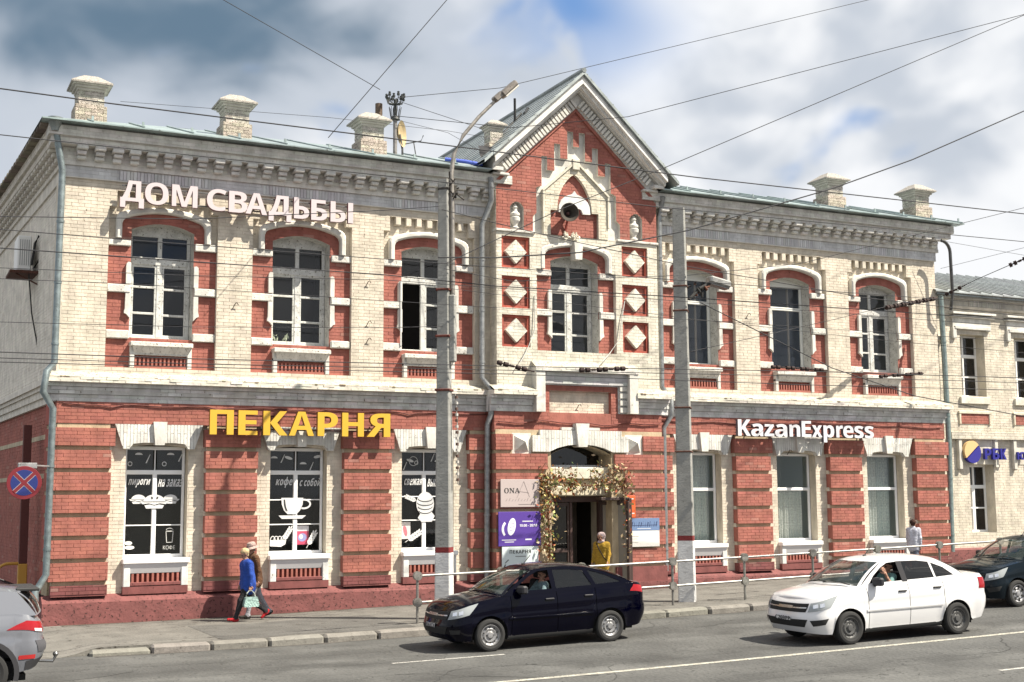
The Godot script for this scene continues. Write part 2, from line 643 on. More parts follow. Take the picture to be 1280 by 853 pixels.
func ground_and_road() -> void:
	var b := mb(Color(0.15, 0.148, 0.142))
	var y := func(x): return ground(clampf(x, 0, 70)) - 0.30
	strip(b, -600, 900, 15, func(_x): return -600.0, func(_x): return 600.0, y, y)
	struct("ground", b, M.pavement)
	b = mb(Color(0.118, 0.118, 0.118))
	var yr := func(x): return ground(x) - 0.14
	strip(b, -60, 90, 1.0, func(x): return kerb_z(x) - 1.6, func(x): return kerb_z(x) + 15.5, yr, yr)
	strip(b, -60, -1.2, 2.0, func(_x): return -60.0, func(x): return kerb_z(x) - 1.6, func(x): return ground(x) - 0.05, yr)
	struct("road", b, M.asphalt)
	# the far pavement where the picture is taken from
	b = mb(Color(0.14, 0.136, 0.126))
	strip(b, -60, 90, 2.0, func(x): return kerb_z(x) + 15.5, func(x): return kerb_z(x) + 26.0, func(x): return ground(x) - 0.02, func(x): return ground(x) - 0.02)
	struct("pavement_opposite", b, M.pavement)
	# pavement before the houses, falling to the road beside the corner
	b = mb(Color(0.168, 0.160, 0.145))
	strip(b, 0.45, 70, 1.0, func(_x): return -0.1, func(x): return kerb_z(x) - 0.28, ground, ground)
	strip(b, -1.2, 0.45, 0.165, func(_x): return -0.1, func(x): return kerb_z(x) - 0.05 - 0.23 * smoothstep(-0.6, 0.3, x), func(_x): return 0.0, func(x): return -0.137 * (1.0 - smoothstep(-0.4, 0.45, x)))
	var xk := -1.2
	while xk < 60.0:
		var xn := xk + 0.275
		var yk := func(q): return ground(q) - 0.137 * (1.0 - smoothstep(-0.4, 0.45, q))
		var zk := func(q): return kerb_z(q) - 0.05 - 0.23 * smoothstep(-0.6, 0.3, q)
		b.quad(Vector3(xk, yk.call(xk) + 0.001, zk.call(xk)), Vector3(xn, yk.call(xn) + 0.001, zk.call(xn)), Vector3(xn, yk.call(xn) - 0.25, zk.call(xn)), Vector3(xk, yk.call(xk) - 0.25, zk.call(xk)), Vector3(0, 0, 1))
		xk = xn
	struct("pavement", b, M.pavement)
	# an old patch in the asphalt of the pavement, and a worn dirt edge along the wall
	b = mb(Color(0.115, 0.110, 0.102))
	strip(b, 2.6, 6.6, 0.5, func(x): return 1.9 + 0.2 * sin(x * 2.0), func(x): return kerb_z(x) - 0.45 - 0.15 * cos(x * 3.0), func(x): return ground(x) + 0.004, func(x): return ground(x) + 0.004)
	struct("pavement_patch", b, M.pavement)
	# wheel tracks, darker worn lanes and tar cracks in the asphalt
	var rr := RandomNumberGenerator.new()
	rr.seed = 4
	for k in [[6.55, 0.55, 0.104], [8.15, 0.5, 0.107], [9.7, 0.45, 0.126], [10.35, 0.6, 0.106], [13.1, 0.6, 0.108], [14.7, 0.5, 0.125]]:
		b = mb(Color(k[2], k[2], k[2]))
		var ph := rr.randf_range(0.0, 6.0)
		strip(b, -40, 70, 0.8, func(q): return k[0] + 0.033 * q + 0.05 * sin(q * 0.9 + ph), func(q): return k[0] + k[1] + 0.033 * q + 0.07 * sin(q * 0.7 + ph * 2.0), func(q): return ground(q) - 0.1385, func(q): return ground(q) - 0.1385)
		struct("road_wheel_track", b, M.asphalt)
	for k in 16:
		b = mb(Color(0.055, 0.055, 0.056))
		var q := Vector2(rr.randf_range(-2, 22), rr.randf_range(6.2, 15.0))
		var dir := rr.randf_range(-0.5, 0.5)
		for i in rr.randi_range(4, 12):
			dir = clampf(dir + rr.randf_range(-0.6, 0.6), -1.2, 1.2)
			var e := q + Vector2(cos(dir), sin(dir)) * 0.28
			var w := rr.randf_range(0.008, 0.022)
			b.quad(Vector3(q.x, ground(q.x) - 0.1372, q.y - w), Vector3(e.x, ground(e.x) - 0.1372, e.y - w), Vector3(e.x, ground(e.x) - 0.1372, e.y + w), Vector3(q.x, ground(q.x) - 0.1372, q.y + w), Vector3(0, 1, 0))
			q = e
		struct("road_crack", b, M.asphalt)
	# grit gathered along the wall and in the gutter
	b = mb(Color(0.10, 0.088, 0.07))
	strip(b, 0.2, 30, 0.35, func(_q): return 0.1, func(q): return 0.33 + 0.06 * sin(q * 2.3) + 0.05 * sin(q * 5.1), func(q): return ground(q) + 0.004, func(q): return ground(q) + 0.004)
	struct("pavement_grit", b, M.pavement)
	b = mb(Color(0.085, 0.078, 0.068))
	strip(b, 0.2, 60, 0.4, func(q): return kerb_z(q) - 0.02, func(q): return kerb_z(q) + 0.10 + 0.05 * sin(q * 1.9) + 0.03 * sin(q * 4.7), func(q): return ground(q) - 0.1375, func(q): return ground(q) - 0.1375)
	struct("road_gutter_dirt", b, M.pavement)
	# kerb stones
	var k := Node3D.new()
	k.name = "kerb"
	k.set_meta("kind", "structure")
	add_child(k)
	var x := 0.12
	var i := 0
	while x < 34.0:
		var w := 1.09
		b = mb(jit(Color(0.25, 0.236, 0.21), 0.1))
		var z := kerb_z(x + w / 2)
		var drop := 0.05 * clampf(1.3 - x, 0.0, 1.0)
		b.xf = Transform3D(Basis(Vector3(0, 1, 0), -0.045) * Basis(Vector3(0, 0, 1), atan((ground(x + w) - ground(x)) / w) + rng.randf_range(-0.006, 0.006)), Vector3(x + w / 2, ground(x + w / 2) - drop, z + rng.randf_range(-0.015, 0.015)))
		b.cbox(Vector3(-w / 2 + 0.008, -0.30, -0.30), Vector3(w / 2 - 0.008, 0.012, 0.0), rng.randf_range(0.03, 0.055))
		part(k, "kerb_stone", b, M.concrete)
		x += w + 0.008
		i += 1
	# road markings, each a sheet just above the asphalt
	var yl := func(xx): return ground(xx) - 0.136
	b = mb(Color(0.62, 0.60, 0.52))
	strip(b, 5.0, 70, 1.0, func(xx): return 11.66 + 0.033 * xx, func(xx): return 11.81 + 0.033 * xx, yl, yl)
	struct("road_marking_centre_line", b, M.line)
	for s in [[4.55, 6.65], [11.9, 14.0], [22.4, 24.4]]:
		b = mb(Color(0.62, 0.61, 0.57))
		var zc: float = 8.93 if s[0] != 11.9 else 15.35
		strip(b, s[0], s[1], 0.7, func(xx): return zc - 0.05 + 0.033 * (xx - s[0]), func(xx): return zc + 0.05 + 0.033 * (xx - s[0]), yl, yl)
		struct("road_marking_dash", b, M.line)


# ---------- the main building ----------
const BAYS := [2.225, 5.565, 8.905, 17.12, 20.45, 23.79]
const CX := 12.97
var wall_stuff: MB
var bld: Node3D
var T0 := Transform3D()


func arc_top(c: float, hw: float, y0: float, y1: float, n := 8) -> Array:
	# from the right springing to the left one over the crown
	var out := []
	for i in n + 1:
		var t := 1.0 - 2.0 * i / n
		out.append(Vector2(c + hw * t, y1 - (y1 - y0) * t * t))
	return out


func opening(c: float, hw: float, yb: float, ys: float, yc: float) -> PackedVector2Array:
	var p := PackedVector2Array([Vector2(c - hw, yb), Vector2(c + hw, yb)])
	for q in arc_top(c, hw, ys, yc):
		p.append(q)
	return p


func main_building() -> void:
	bld = thing("brick_building", "two storey cream and red brick building with white window trim and a steep central gable", "building")
	wall_stuff = mb()
	var red_shared := brick_variants(RED, BRICK - 0.010, ROW - 0.009, 0.009)
	var cream_shared := brick_variants(CREAM, BRICK - 0.010, ROW - 0.009, 0.009)
	# upper cream walls either side of the central bay, with the niches of the windows left out
	for side in [[0.0, 10.6, [0, 1, 2]], [15.5, 26.05, [3, 4, 5]]]:
		var holes := []
		for k in side[2]:
			holes.append(niche(BAYS[k]))
		bricks(wall_stuff, rect(side[0], 5.45, side[1], 9.985), holes, T0, 0.0, CREAM)
		for h in holes:
			wall_stuff.col = CREAM
			wall_stuff.sides(h, -0.15, 0.0, true)
	for k in 6:
		upper_bay(BAYS[k], 0.0, 5.69, ["six", "six", "open", "shop", "shop", "grid"][k], k)
	cornice(0.0, 10.6, true)
	cornice(15.5, 26.05, false)
	middle_cornice()
	lower_storey(red_shared)
	central_bay()
	central_ground()
	side_wall()
	plinth()
	roofs()
	downpipes()
	# core of the house behind the rooms
	var b := mb(Color(0.3, 0.25, 0.2))
	b.box(Vector3(0.05, -0.3, -12.5), Vector3(26.0, 11.0, -2.2))
	b.box(Vector3(0.05, 9.7, -2.21), Vector3(26.0, 11.05, -0.2))
	b.box(Vector3(0.05, 4.45, -2.21), Vector3(26.0, 5.4, -0.6))
	part(bld, "inner_walls", b, M.wall)
	b = mb(CREAM)
	b.box(Vector3(25.6, -0.3, -12.5), Vector3(26.05, 10.9, -0.12))
	part(bld, "end_wall", b, M.wall)
	part(bld, "brickwork", wall_stuff, M.wall, "stuff")
	# the bricks nearest to the street corner, one by one
	var keep := mb()
	keep.col = RED


func niche(c: float) -> PackedVector2Array:
	return P2([c - 1.25, 5.69, c + 1.25, 5.69, c + 1.25, 9.40, c + 1.085, 9.40, c + 1.085, 9.78, c - 1.085, 9.78, c - 1.085, 9.40, c - 1.25, 9.40])


func hood_line(c: float, w: float, ys: float, yc: float, ye: float) -> PackedVector2Array:
	# half: from the right ear over the crown to the left ear
	var p := PackedVector2Array()
	var half := [Vector2(w, ye), Vector2(w, ys - 0.07), Vector2(w - 0.03, ys + 0.01), Vector2(w - 0.10, ys + 0.07)]
	for i in range(1, 7):
		var t := 1.0 - i / 6.0
		half.append(Vector2((w - 0.10) * t, yc - (yc - ys - 0.07) * t * t))
	for q in half:
		p.append(Vector2(c + q.x, q.y))
	for i in range(half.size() - 2, -1, -1):
		p.append(Vector2(c - half[i].x, half[i].y))
	return p


func upper_bay(c: float, zo: float, ybot: float, kind: String, idx: int) -> void:
	var zb := zo - 0.14
	var op := opening(c, 0.72, 6.40, 8.93, 9.10)
	# red back of the niche
	var red := PackedVector2Array([Vector2(c - 1.26, ybot), Vector2(c + 1.26, ybot), Vector2(c + 1.26, 8.68), Vector2(c + 0.99, 8.68)])
	for q in hood_line(c, 0.99, 9.14, 9.38, 8.70):
		red.append(q)
	red.append(Vector2(c - 0.99, 8.68))
	red.append(Vector2(c - 1.26, 8.68))
	if zo > 0.0:
		red = red.duplicate()
	bricks(wall_stuff, red, [op], T0, zb, RED)
	if zo == 0.0:
		var up := PackedVector2Array([Vector2(c + 1.26, 8.68), Vector2(c + 1.26, 9.8), Vector2(c - 1.26, 9.8), Vector2(c - 1.26, 8.68)])
		bricks(wall_stuff, up, [red], T0, zb - 0.004, CREAM)
		# teeth hanging above the hood
		for t in 7:
			var b := mb(jit(CREAM, 0.04))
			var x0 := c - 1.085 + 0.1435 + t * 0.2893
			b.cbox(Vector3(x0 + rng.randf_range(-0.008, 0.008), 9.565 + rng.randf_range(-0.012, 0.012), zb), Vector3(x0 + 0.146 + rng.randf_range(-0.01, 0.01), 9.785, rng.randf_range(-0.012, 0.0)), 0.012)
			part(bld, "corbel_tooth", b, M.wall)
	# hood mould
	var h := mb(WHITE)
	var outer := hood_line(c, 1.09, 9.22, 9.46, 8.685)
	var inner := hood_line(c, 0.955, 9.10, 9.335, 8.685)
	hood_band(h, outer, inner, zb, zo + 0.022)
	part(bld, "hood_mould", h, M.wall)
	# white blocks
	for y in [[8.51, 8.675], [7.435, 7.62], [6.36, 6.55]]:
		if y[0] < ybot:
			continue
		for s in [-1.0, 1.0]:
			var b := mb(jit(WHITE, 0.03))
			var dy := rng.randf_range(-0.012, 0.012)
			b.cbox(Vector3(c + s * (0.725 + rng.randf_range(-0.012, 0.02)), y[0] + dy, zb), Vector3(c + s * 1.245, y[1] + dy + rng.randf_range(-0.012, 0.008), zo - 0.045 + rng.randf_range(-0.012, 0.012)), rng.randf_range(0.012, 0.022))
			part(bld, "quoin_block", b, M.peeling)
	# scalloped white jambs
	for s in [-1.0, 1.0]:
		for y in [[7.625, 8.13, 0], [6.84, 7.43, 1]]:
			var b := mb(WHITE)
			var pts := [Vector2(0.722, y[0]), Vector2(0.722, y[1])]
			if y[2] == 0:
				pts += [Vector2(0.78, y[1] + 0.02), Vector2(0.82, y[1] - 0.02), Vector2(0.83, y[1] - 0.1), Vector2(0.825, y[0])]
			else:
				pts += [Vector2(0.83, y[1]), Vector2(0.835, 7.05), Vector2(0.85, 7.0), Vector2(0.85, 6.95), Vector2(0.80, 6.93), Vector2(0.755, 6.88)]
			var q := PackedVector2Array()
			for p in pts:
				q.append(Vector2(c + s * p.x, p.y))
			b.prism(q, zb, zo - 0.06)
			part(bld, "jamb_scroll", b, M.wall)
	window_upper(c, zo, op, kind, idx)
	if ybot < 6.0:
		# sill on brackets with a grille below
		var b := mb(WHITE)
		b.cbox(Vector3(c - 0.71, 6.185, zb - 0.36), Vector3(c + 0.71, 6.295, zo + 0.09), 0.015)
		b.col = GREY_WHITE
		b.quad(Vector3(c - 0.66, 6.185, zo + 0.06), Vector3(c + 0.66, 6.185, zo + 0.06), Vector3(c + 0.60, 6.03, zo - 0.03), Vector3(c - 0.60, 6.03, zo - 0.03), Vector3(0, -0.4, 1))
		b.col = WHITE
		b.box(Vector3(c - 0.70, 6.0, zb), Vector3(c + 0.70, 6.05, zo - 0.025))
		part(bld, "window_sill", b, M.peeling)
		for s in [-1.0, 1.0]:
			var k := mb(WHITE)
			k.cbox(Vector3(c + s * 0.60, 5.70, zb), Vector3(c + s * 0.70, 6.19, zo - 0.02), 0.01)
			part(bld, "sill_bracket", k, M.wall)
		var gr := mb(RED_DARK)
		for t in 13:
			var x := c - 0.56 + t * 0.0935
			gr.col = jit(RED, 0.06)
			gr.box(Vector3(x - 0.022, 5.76, zb), Vector3(x + 0.022, 5.94, zb + 0.07))
		gr.col = RED
		gr.box(Vector3(c - 0.595, 5.69, zb), Vector3(c + 0.595, 5.755, zb + 0.09))
		part(bld, "brick_grille", gr, M.wall)


func hood_band(h: MB, outer: PackedVector2Array, inner: PackedVector2Array, z0: float, z1: float) -> void:
	for i in outer.size() - 1:
		var a := outer[i]
		var b := outer[i + 1]
		var p := inner[i]
		var q := inner[i + 1]
		var m := 0.25
		var a1 := a.lerp(p, m)
		var b1 := b.lerp(q, m)
		var p1 := p.lerp(a, m)
		var q1 := q.lerp(b, m)
		h.quad(Vector3(a1.x, a1.y, z1), Vector3(b1.x, b1.y, z1), Vector3(q1.x, q1.y, z1), Vector3(p1.x, p1.y, z1), Vector3(0, 0, 1))
		var d := Vector3(a.x - p.x, a.y - p.y, 0)
		h.quad(Vector3(a.x, a.y, z1 - 0.03), Vector3(b.x, b.y, z1 - 0.03), Vector3(b1.x, b1.y, z1), Vector3(a1.x, a1.y, z1), d + Vector3(0, 0, 0.1))
		h.quad(Vector3(p.x, p.y, z1 - 0.03), Vector3(q.x, q.y, z1 - 0.03), Vector3(q1.x, q1.y, z1), Vector3(p1.x, p1.y, z1), -d + Vector3(0, 0, 0.1))
		h.quad(Vector3(a.x, a.y, z0), Vector3(b.x, b.y, z0), Vector3(b.x, b.y, z1 - 0.03), Vector3(a.x, a.y, z1 - 0.03), d)
		h.quad(Vector3(p.x, p.y, z0), Vector3(q.x, q.y, z0), Vector3(q.x, q.y, z1 - 0.03), Vector3(p.x, p.y, z1 - 0.03), -d)
	for e in [0, outer.size() - 1]:
		var a := outer[e]
		var p := inner[e]
		h.quad(Vector3(a.x, a.y, z0), Vector3(p.x, p.y, z0), Vector3(p.x, p.y, z1 - 0.03), Vector3(a.x, a.y, z1 - 0.03), Vector3(0, -1, 0))


# a dark room behind a window: five faces
func room(c: float, hw: float, y0: float, y1: float, z0: float, z1: float, col: Color) -> void:
	var b := mb(col)
	var hi := Vector3(0, 0, 0)
	b.quad(Vector3(c - hw, y0, z1), Vector3(c + hw, y0, z1), Vector3(c + hw, y1, z1), Vector3(c - hw, y1, z1), Vector3(0, 0, 1))
	b.quad(Vector3(c - hw, y0, z0), Vector3(c - hw, y0, z1), Vector3(c - hw, y1, z1), Vector3(c - hw, y1, z0), Vector3(1, 0, 0))
	b.quad(Vector3(c + hw, y0, z0), Vector3(c + hw, y0, z1), Vector3(c + hw, y1, z1), Vector3(c + hw, y1, z0), Vector3(-1, 0, 0))
	b.quad(Vector3(c - hw, y0, z0), Vector3(c + hw, y0, z0), Vector3(c + hw, y0, z1), Vector3(c - hw, y0, z1), Vector3(0, 1, 0))
	b.quad(Vector3(c - hw, y1, z0), Vector3(c + hw, y1, z0), Vector3(c + hw, y1, z1), Vector3(c - hw, y1, z1), Vector3(0, -1, 0))
	part(bld, "room", b, M.matte)


func reveal(op: PackedVector2Array, z0: float, z1: float, col: Color, m: Material) -> void:
	var b := mb(col)
	b.sides(op, z0, z1, true)
	part(bld, "reveal", b, m)


func pane(parent: Node3D, x0: float, y0: float, x1: float, y1: float, z: float, m: Material) -> void:
	var b := mb()
	b.quad(Vector3(x0, y0, z), Vector3(x1, y0, z), Vector3(x1, y1, z), Vector3(x0, y1, z), Vector3(0, 0, 1))
	part(parent, "pane", b, m)


func window_upper(c: float, zo: float, op: PackedVector2Array, kind: String, idx: int) -> void:
	var zf := zo - 0.50
	reveal(op, zf - 0.02, zo - 0.14, Color(0.58, 0.57, 0.53), M.peeling)
	var f := mb(jit(Color(0.66, 0.66, 0.63), 0.04))
	# blind board in the head of the arch
	var head := PackedVector2Array([Vector2(c - 0.72, 8.85), Vector2(c + 0.72, 8.85)])
	for q in arc_top(c, 0.72, 8.93, 9.10):
		head.append(q)
	f.prism(head, zf - 0.06, zf + 0.0)
	for s in [-1.0, 1.0]:
		f.cbox(Vector3(c + s * 0.635, 6.40, zf - 0.06), Vector3(c + s * 0.715, 8.86, zf + 0.012), 0.012)
	f.cbox(Vector3(c - 0.64, 6.39, zf - 0.06), Vector3(c + 0.64, 6.47, zf + 0.014), 0.012)
	var room_col := Color(0.04, 0.037, 0.034) if kind != "grid" else Color(0.10, 0.12, 0.14)  # grid room lightened to blue-grey, painting in sky reflected by the glass
	if kind == "shop":
		f.cbox(Vector3(c - 0.64, 8.16, zf - 0.06), Vector3(c + 0.64, 8.26, zf + 0.02), 0.012)
		var w := part(bld, "window", f, M.paint)
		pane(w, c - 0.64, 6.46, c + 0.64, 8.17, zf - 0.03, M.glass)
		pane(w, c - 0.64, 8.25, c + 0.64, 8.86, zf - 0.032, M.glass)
		room_col = Color(0.13, 0.17, 0.23)  # blue room colour stands in for sky mirrored in the panes
		var d := mb(Color(0.20, 0.19, 0.17))
		d.cbox(Vector3(c + 0.36, 6.45, zf - 0.30), Vector3(c + 0.42, 8.86, zf - 0.24), 0.01)
		part(w, "inner_frame", d, M.paint)
	else:
		f.cbox(Vector3(c - 0.64, 8.17, zf - 0.06), Vector3(c + 0.64, 8.36, zf + 0.03), 0.016)
		f.cbox(Vector3(c - 0.05, 8.35, zf - 0.05), Vector3(c + 0.05, 8.86, zf + 0.010), 0.012)
		f.cbox(Vector3(c - 0.065, 6.46, zf - 0.05), Vector3(c + 0.065, 8.18, zf + 0.016), 0.012)
		var w := part(bld, "window", f, M.peeling)
		for s in [-1.0, 1.0]:
			if kind == "open" and s < 0:
				continue
			var sash := mb(jit(Color(0.68, 0.68, 0.65), 0.05))
			var x0: float = c + s * 0.635
			var x1: float = c + s * 0.065
			sash.cbox(Vector3(x0, 6.47, zf - 0.04), Vector3(x0 - s * 0.045, 8.17, zf + 0.0), 0.008)
			sash.cbox(Vector3(x1, 6.47, zf - 0.04), Vector3(x1 + s * 0.045, 8.17, zf + 0.0), 0.008)
			for y in [6.47, 6.985, 7.60, 8.12]:
				var yy: float = y + (rng.randf_range(-0.02, 0.02) if y > 6.5 and y < 8.1 else 0.0)
				sash.cbox(Vector3(x0, yy, zf - 0.04), Vector3(x1, yy + 0.055, zf + 0.003), 0.008)
			part(w, "sash", sash, M.peeling)
			var ys := [[6.52, 6.985], [7.04, 7.60], [7.655, 8.12]]
			for y in ys:
				pane(w, minf(x0, x1) + 0.04, y[0], maxf(x0, x1) - 0.04, y[1], zf - 0.022 + rng.randf_range(-0.003, 0.003), M.glass)
		for s in [-1.0, 1.0]:
			pane(w, c + minf(s * 0.64, s * 0.05), 8.36, c + maxf(s * 0.64, s * 0.05), 8.85, zf - 0.03, M.glass)
		if kind == "open":
			var sw := mb(Color(0.66, 0.66, 0.63))
			sw.xf = Transform3D(Basis(Vector3(0, 1, 0), -1.85), Vector3(c - 0.62, 0, zf - 0.06))
			for y in [6.49, 6.985, 7.60, 8.10]:
				sw.cbox(Vector3(0, y, -0.02), Vector3(0.56, y + 0.05, 0.02), 0.006)
			for x in [0.0, 0.52]:
				sw.cbox(Vector3(x, 6.49, -0.02), Vector3(x + 0.045, 8.15, 0.02), 0.006)
			part(w, "sash_open", sw, M.paint)
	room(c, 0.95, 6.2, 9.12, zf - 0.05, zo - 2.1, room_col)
	if kind == "six" and idx == 1:
		# pale leaves of a pot plant against the lower pane
		var lf := mb(Color(0.30, 0.34, 0.24))
		for i in 26:
			var p := Vector3(c - 0.36 + rng.randf_range(-0.22, 0.22), 6.5 + rng.randf_range(0.0, 0.2), zf - 0.09)
			var d := Vector3(rng.randf_range(-0.05, 0.05), rng.randf_range(0.02, 0.08), rng.randf_range(-0.03, 0.03))
			var e := Vector3(d.y, -d.x, 0) * 0.3
			lf.quad(p - d, p + e, p + d, p - e, Vector3(0, 0, 1))
		var o := single("pot_plant", lf, M.leaf, "pale leafy pot plant behind the lower pane of an upper window beneath the wedding sign", "plant")
		var pt := mb(Color(0.35, 0.15, 0.09))
		pt.lathe([Vector2(0.0, 6.38), Vector2(0.08, 6.38), Vector2(0.11, 6.5), Vector2(0.0, 6.5)], Vector3(c - 0.36, 0, zf - 0.2), 12)
		part(o, "pot", pt, M.matte)


# ---------- top cornice ----------
func cornice(x0: float, x1: float, left: bool) -> void:
	var xa := x0
	var xb := x1
	if left:
		xa = -0.0
	var w := wall_stuff
	# smooth band with upright bricks over the windows
	var ribs := []
	for c in BAYS:
		if c > x0 and c < x1:
			ribs.append(rect(c - 1.07, 10.02, c + 1.07, 10.245))
	var grey := Color(0.64, 0.64, 0.645)
	bricks(w, rect(xa - 0.03, 10.0, xb + 0.03, 10.255), ribs, T0, 0.045, grey, {"row": 0.085, "base": 10.0})
	for r in ribs:
		bricks(w, r, [], T0, 0.055, grey, {"row": 0.26, "base": 10.0, "len": 0.078, "relief": 0.02, "jitter": 0.12})
	w.col = GREY_WHITE
	w.box(Vector3(xa - 0.02, 9.975, -0.1), Vector3(xb + 0.02, 10.0, 0.06))
	w.box(Vector3(xa - 0.03, 10.0, -0.1), Vector3(xb + 0.03, 10.255, 0.035))
	w.box(Vector3(xa - 0.1, 10.255, -0.1), Vector3(xb + 0.1, 10.355, 0.10))
	w.box(Vector3(xa - 0.08, 10.355, -0.1), Vector3(xb + 0.08, 10.66, 0.09))
	w.box(Vector3(xa - 0.38, 10.665, -0.1), Vector3(xb + 0.38, 10.83, 0.36))
	w.box(Vector3(xa - 0.45, 10.83, -0.1), Vector3(xb + 0.45, 11.06, 0.43))
	bricks(w, rect(xa - 0.08, 10.36, xb + 0.08, 10.66), [], T0, 0.10, GREY_WHITE, {"jitter": 0.1})
	bricks(w, rect(xa - 0.38, 10.67, xb + 0.38, 10.83), [], T0, 0.37, GREY_WHITE, {"jitter": 0.1})
	bricks(w, rect(xa - 0.45, 10.835, xb + 0.45, 11.06), [], T0, 0.445, GREY_WHITE, {"jitter": 0.1})
	# corbelled brackets in three courses
	var meshes := []
	for i in 8:
		var b := mb()
		var k := [[10.372, 10.462, 0.19, 0.17], [10.470, 10.560, 0.20, 0.26], [10.568, 10.662, 0.25, 0.345]]
		for r in k:
			b.col = jit(Color(0.70, 0.685, 0.65), 0.08)
			b.cbox(Vector3(-r[2] / 2 + rng.randf_range(-0.012, 0.012), r[0], 0.0), Vector3(r[2] / 2 + rng.randf_range(-0.012, 0.012), r[1], r[3] + rng.randf_range(-0.025, 0.0)), rng.randf_range(0.012, 0.03))
		meshes.append(b.mesh())
	var n := int(round((xb - xa - 0.1) / 0.385))
	for i in n:
		var o := part(bld, "cornice_bracket", meshes[rng.randi() % 8], M.wall)
		o.position = Vector3(xa + 0.1 + (i + 0.5) * (xb - xa - 0.1) / n + rng.randf_range(-0.012, 0.012), rng.randf_range(-0.008, 0.0), 0.09 + rng.randf_range(-0.015, 0.0))
	# dark joint under the sheet metal and the metal edge itself
	w.col = Color(0.2, 0.19, 0.18)
	w.box(Vector3(xa - 0.40, 11.06, -0.1), Vector3(xb + 0.40, 11.10, 0.40))


# ---------- ledge between the storeys ----------
func ledge(x0: float, x1: float, zo: float) -> void:
	var w := wall_stuff
	var g := Color(0.64, 0.635, 0.62)
	for k in [[4.885, 5.045, 0.055, 0.003], [5.05, 5.21, 0.095, 0.022], [5.215, 5.30, 0.15, 0.004]]:
		w.col = g
		w.box(Vector3(x0, k[0], zo - 0.2), Vector3(x1, k[1], zo + k[2] - 0.009))
		bricks(w, rect(x0, k[0], x1, k[1]), [], T0, zo + k[2], g, {"row": 0.082, "base": 4.885, "jitter": 0.13, "len": 0.34, "push": k[3]})
	w.col = WHITE
	w.box(Vector3(x0, 5.30, zo - 0.2), Vector3(x1, 5.42, zo + 0.29))
	bricks(w, rect(x0, 5.305, x1, 5.42), [], T0, zo + 0.305, Color(0.72, 0.69, 0.61), {"row": 0.06, "base": 5.30, "jitter": 0.16, "push": 0.012})
	var b := mb(Color(0.62, 0.585, 0.49))
	b.quad(Vector3(x0, 5.42, zo + 0.305), Vector3(x1, 5.42, zo + 0.305), Vector3(x1, 5.56, zo + 0.0), Vector3(x0, 5.56, zo + 0.0), Vector3(0, 1, 1))
	part(bld, "ledge_slope", b, M.ledge)
	# crumbling edge of the coping
	var cb := mb()
	var cx := x0
	while cx < x1 - 0.2:
		var l := rng.randf_range(0.03, 0.16)
		if rng.randf() < 0.55:
			cb.col = jit(Color(0.30, 0.235, 0.16), 0.35)
			cb.box(Vector3(cx, 5.40, zo + 0.20), Vector3(cx + l, 5.423 + rng.randf_range(0.0, 0.022), zo + 0.30 + rng.randf_range(-0.04, 0.012)))
		cx += l + rng.randf_range(0.0, 0.05)
	part(bld, "coping_crumbs", cb, M.rubble, "stuff")


func middle_cornice() -> void:
	ledge(-0.24, 10.6, 0.0)
	ledge(15.5, 26.27, 0.0)


# ---------- ground floor ----------
func lower_storey(shared: Array) -> void:
	var w := wall_stuff
	var piers := [[0.0, 1.135], [3.315, 4.475], [6.655, 7.815], [9.995, 10.6], [15.5, 16.03], [18.21, 19.36], [21.54, 22.70], [24.88, 26.05]]
	var groove := Color(0.50, 0.40, 0.27)
	var first := true
	for p in piers:
		w.col = groove
		w.box(Vector3(p[0], 0.6, -0.3), Vector3(p[1], 4.40, 0.04))
		for k in 7:
			var y0 := 0.93 + 0.495 * k
			var x0: float = p[0] - (0.012 if p[0] > 0.1 else 0.07) - rng.randf_range(0.0, 0.03)
			var x1: float = p[1] + 0.012 + rng.randf_range(0.0, 0.03)
			if k == 6:
				x1 += 0.07
				x0 -= 0.04
			w.col = RED
			w.box(Vector3(x0 + 0.002, y0, -0.1), Vector3(x1 - 0.002, y0 + 0.40, 0.110))
			bricks(w, rect(x0, y0, x1, y0 + 0.40), [], T0, 0.120, RED, {"row": 0.08, "base": y0, "keep": bld, "shared": shared, "jitter": 0.10})
		w.col = MAROON
		w.box(Vector3(p[0] - 0.03, 0.60, -0.1), Vector3(p[1] + 0.02, 0.835, 0.125))
		bricks(w, rect(p[0] - 0.03, 0.64, p[1] + 0.02, 0.84), [], T0, 0.137, MAROON, {"row": 0.08, "base": 0.64})
	# frieze under the ledge
	for s in [[0.0, 10.6], [15.5, 26.05]]:
		w.col = RED
		w.box(Vector3(s[0] - 0.03, 4.40, -0.3), Vector3(s[1] + 0.03, 4.885, 0.05))
		bricks(w, rect(s[0] - 0.03, 4.40, s[1] + 0.03, 4.885), [], T0, 0.06, RED, {"base": 4.40, "row": 0.081, "jitter": 0.10})
	for k in 6:
		shop_bay(BAYS[k], k)


func turned(b: MB, region: PackedVector2Array, holes: Array, z: float, col: Color, opt := {}) -> void:
	# bricks standing on end: the pattern turned a quarter
	var f := func(p: PackedVector2Array):
		var q := PackedVector2Array()
		for a in p:
			q.append(Vector2(a.y, -a.x))
		return q
	var hs := []
	for h in holes:
		hs.append(f.call(h))
	bricks(b, f.call(region), hs, Transform3D(Basis(Vector3(0, 1, 0), Vector3(-1, 0, 0), Vector3(0, 0, 1)), Vector3.ZERO), z, col, opt)


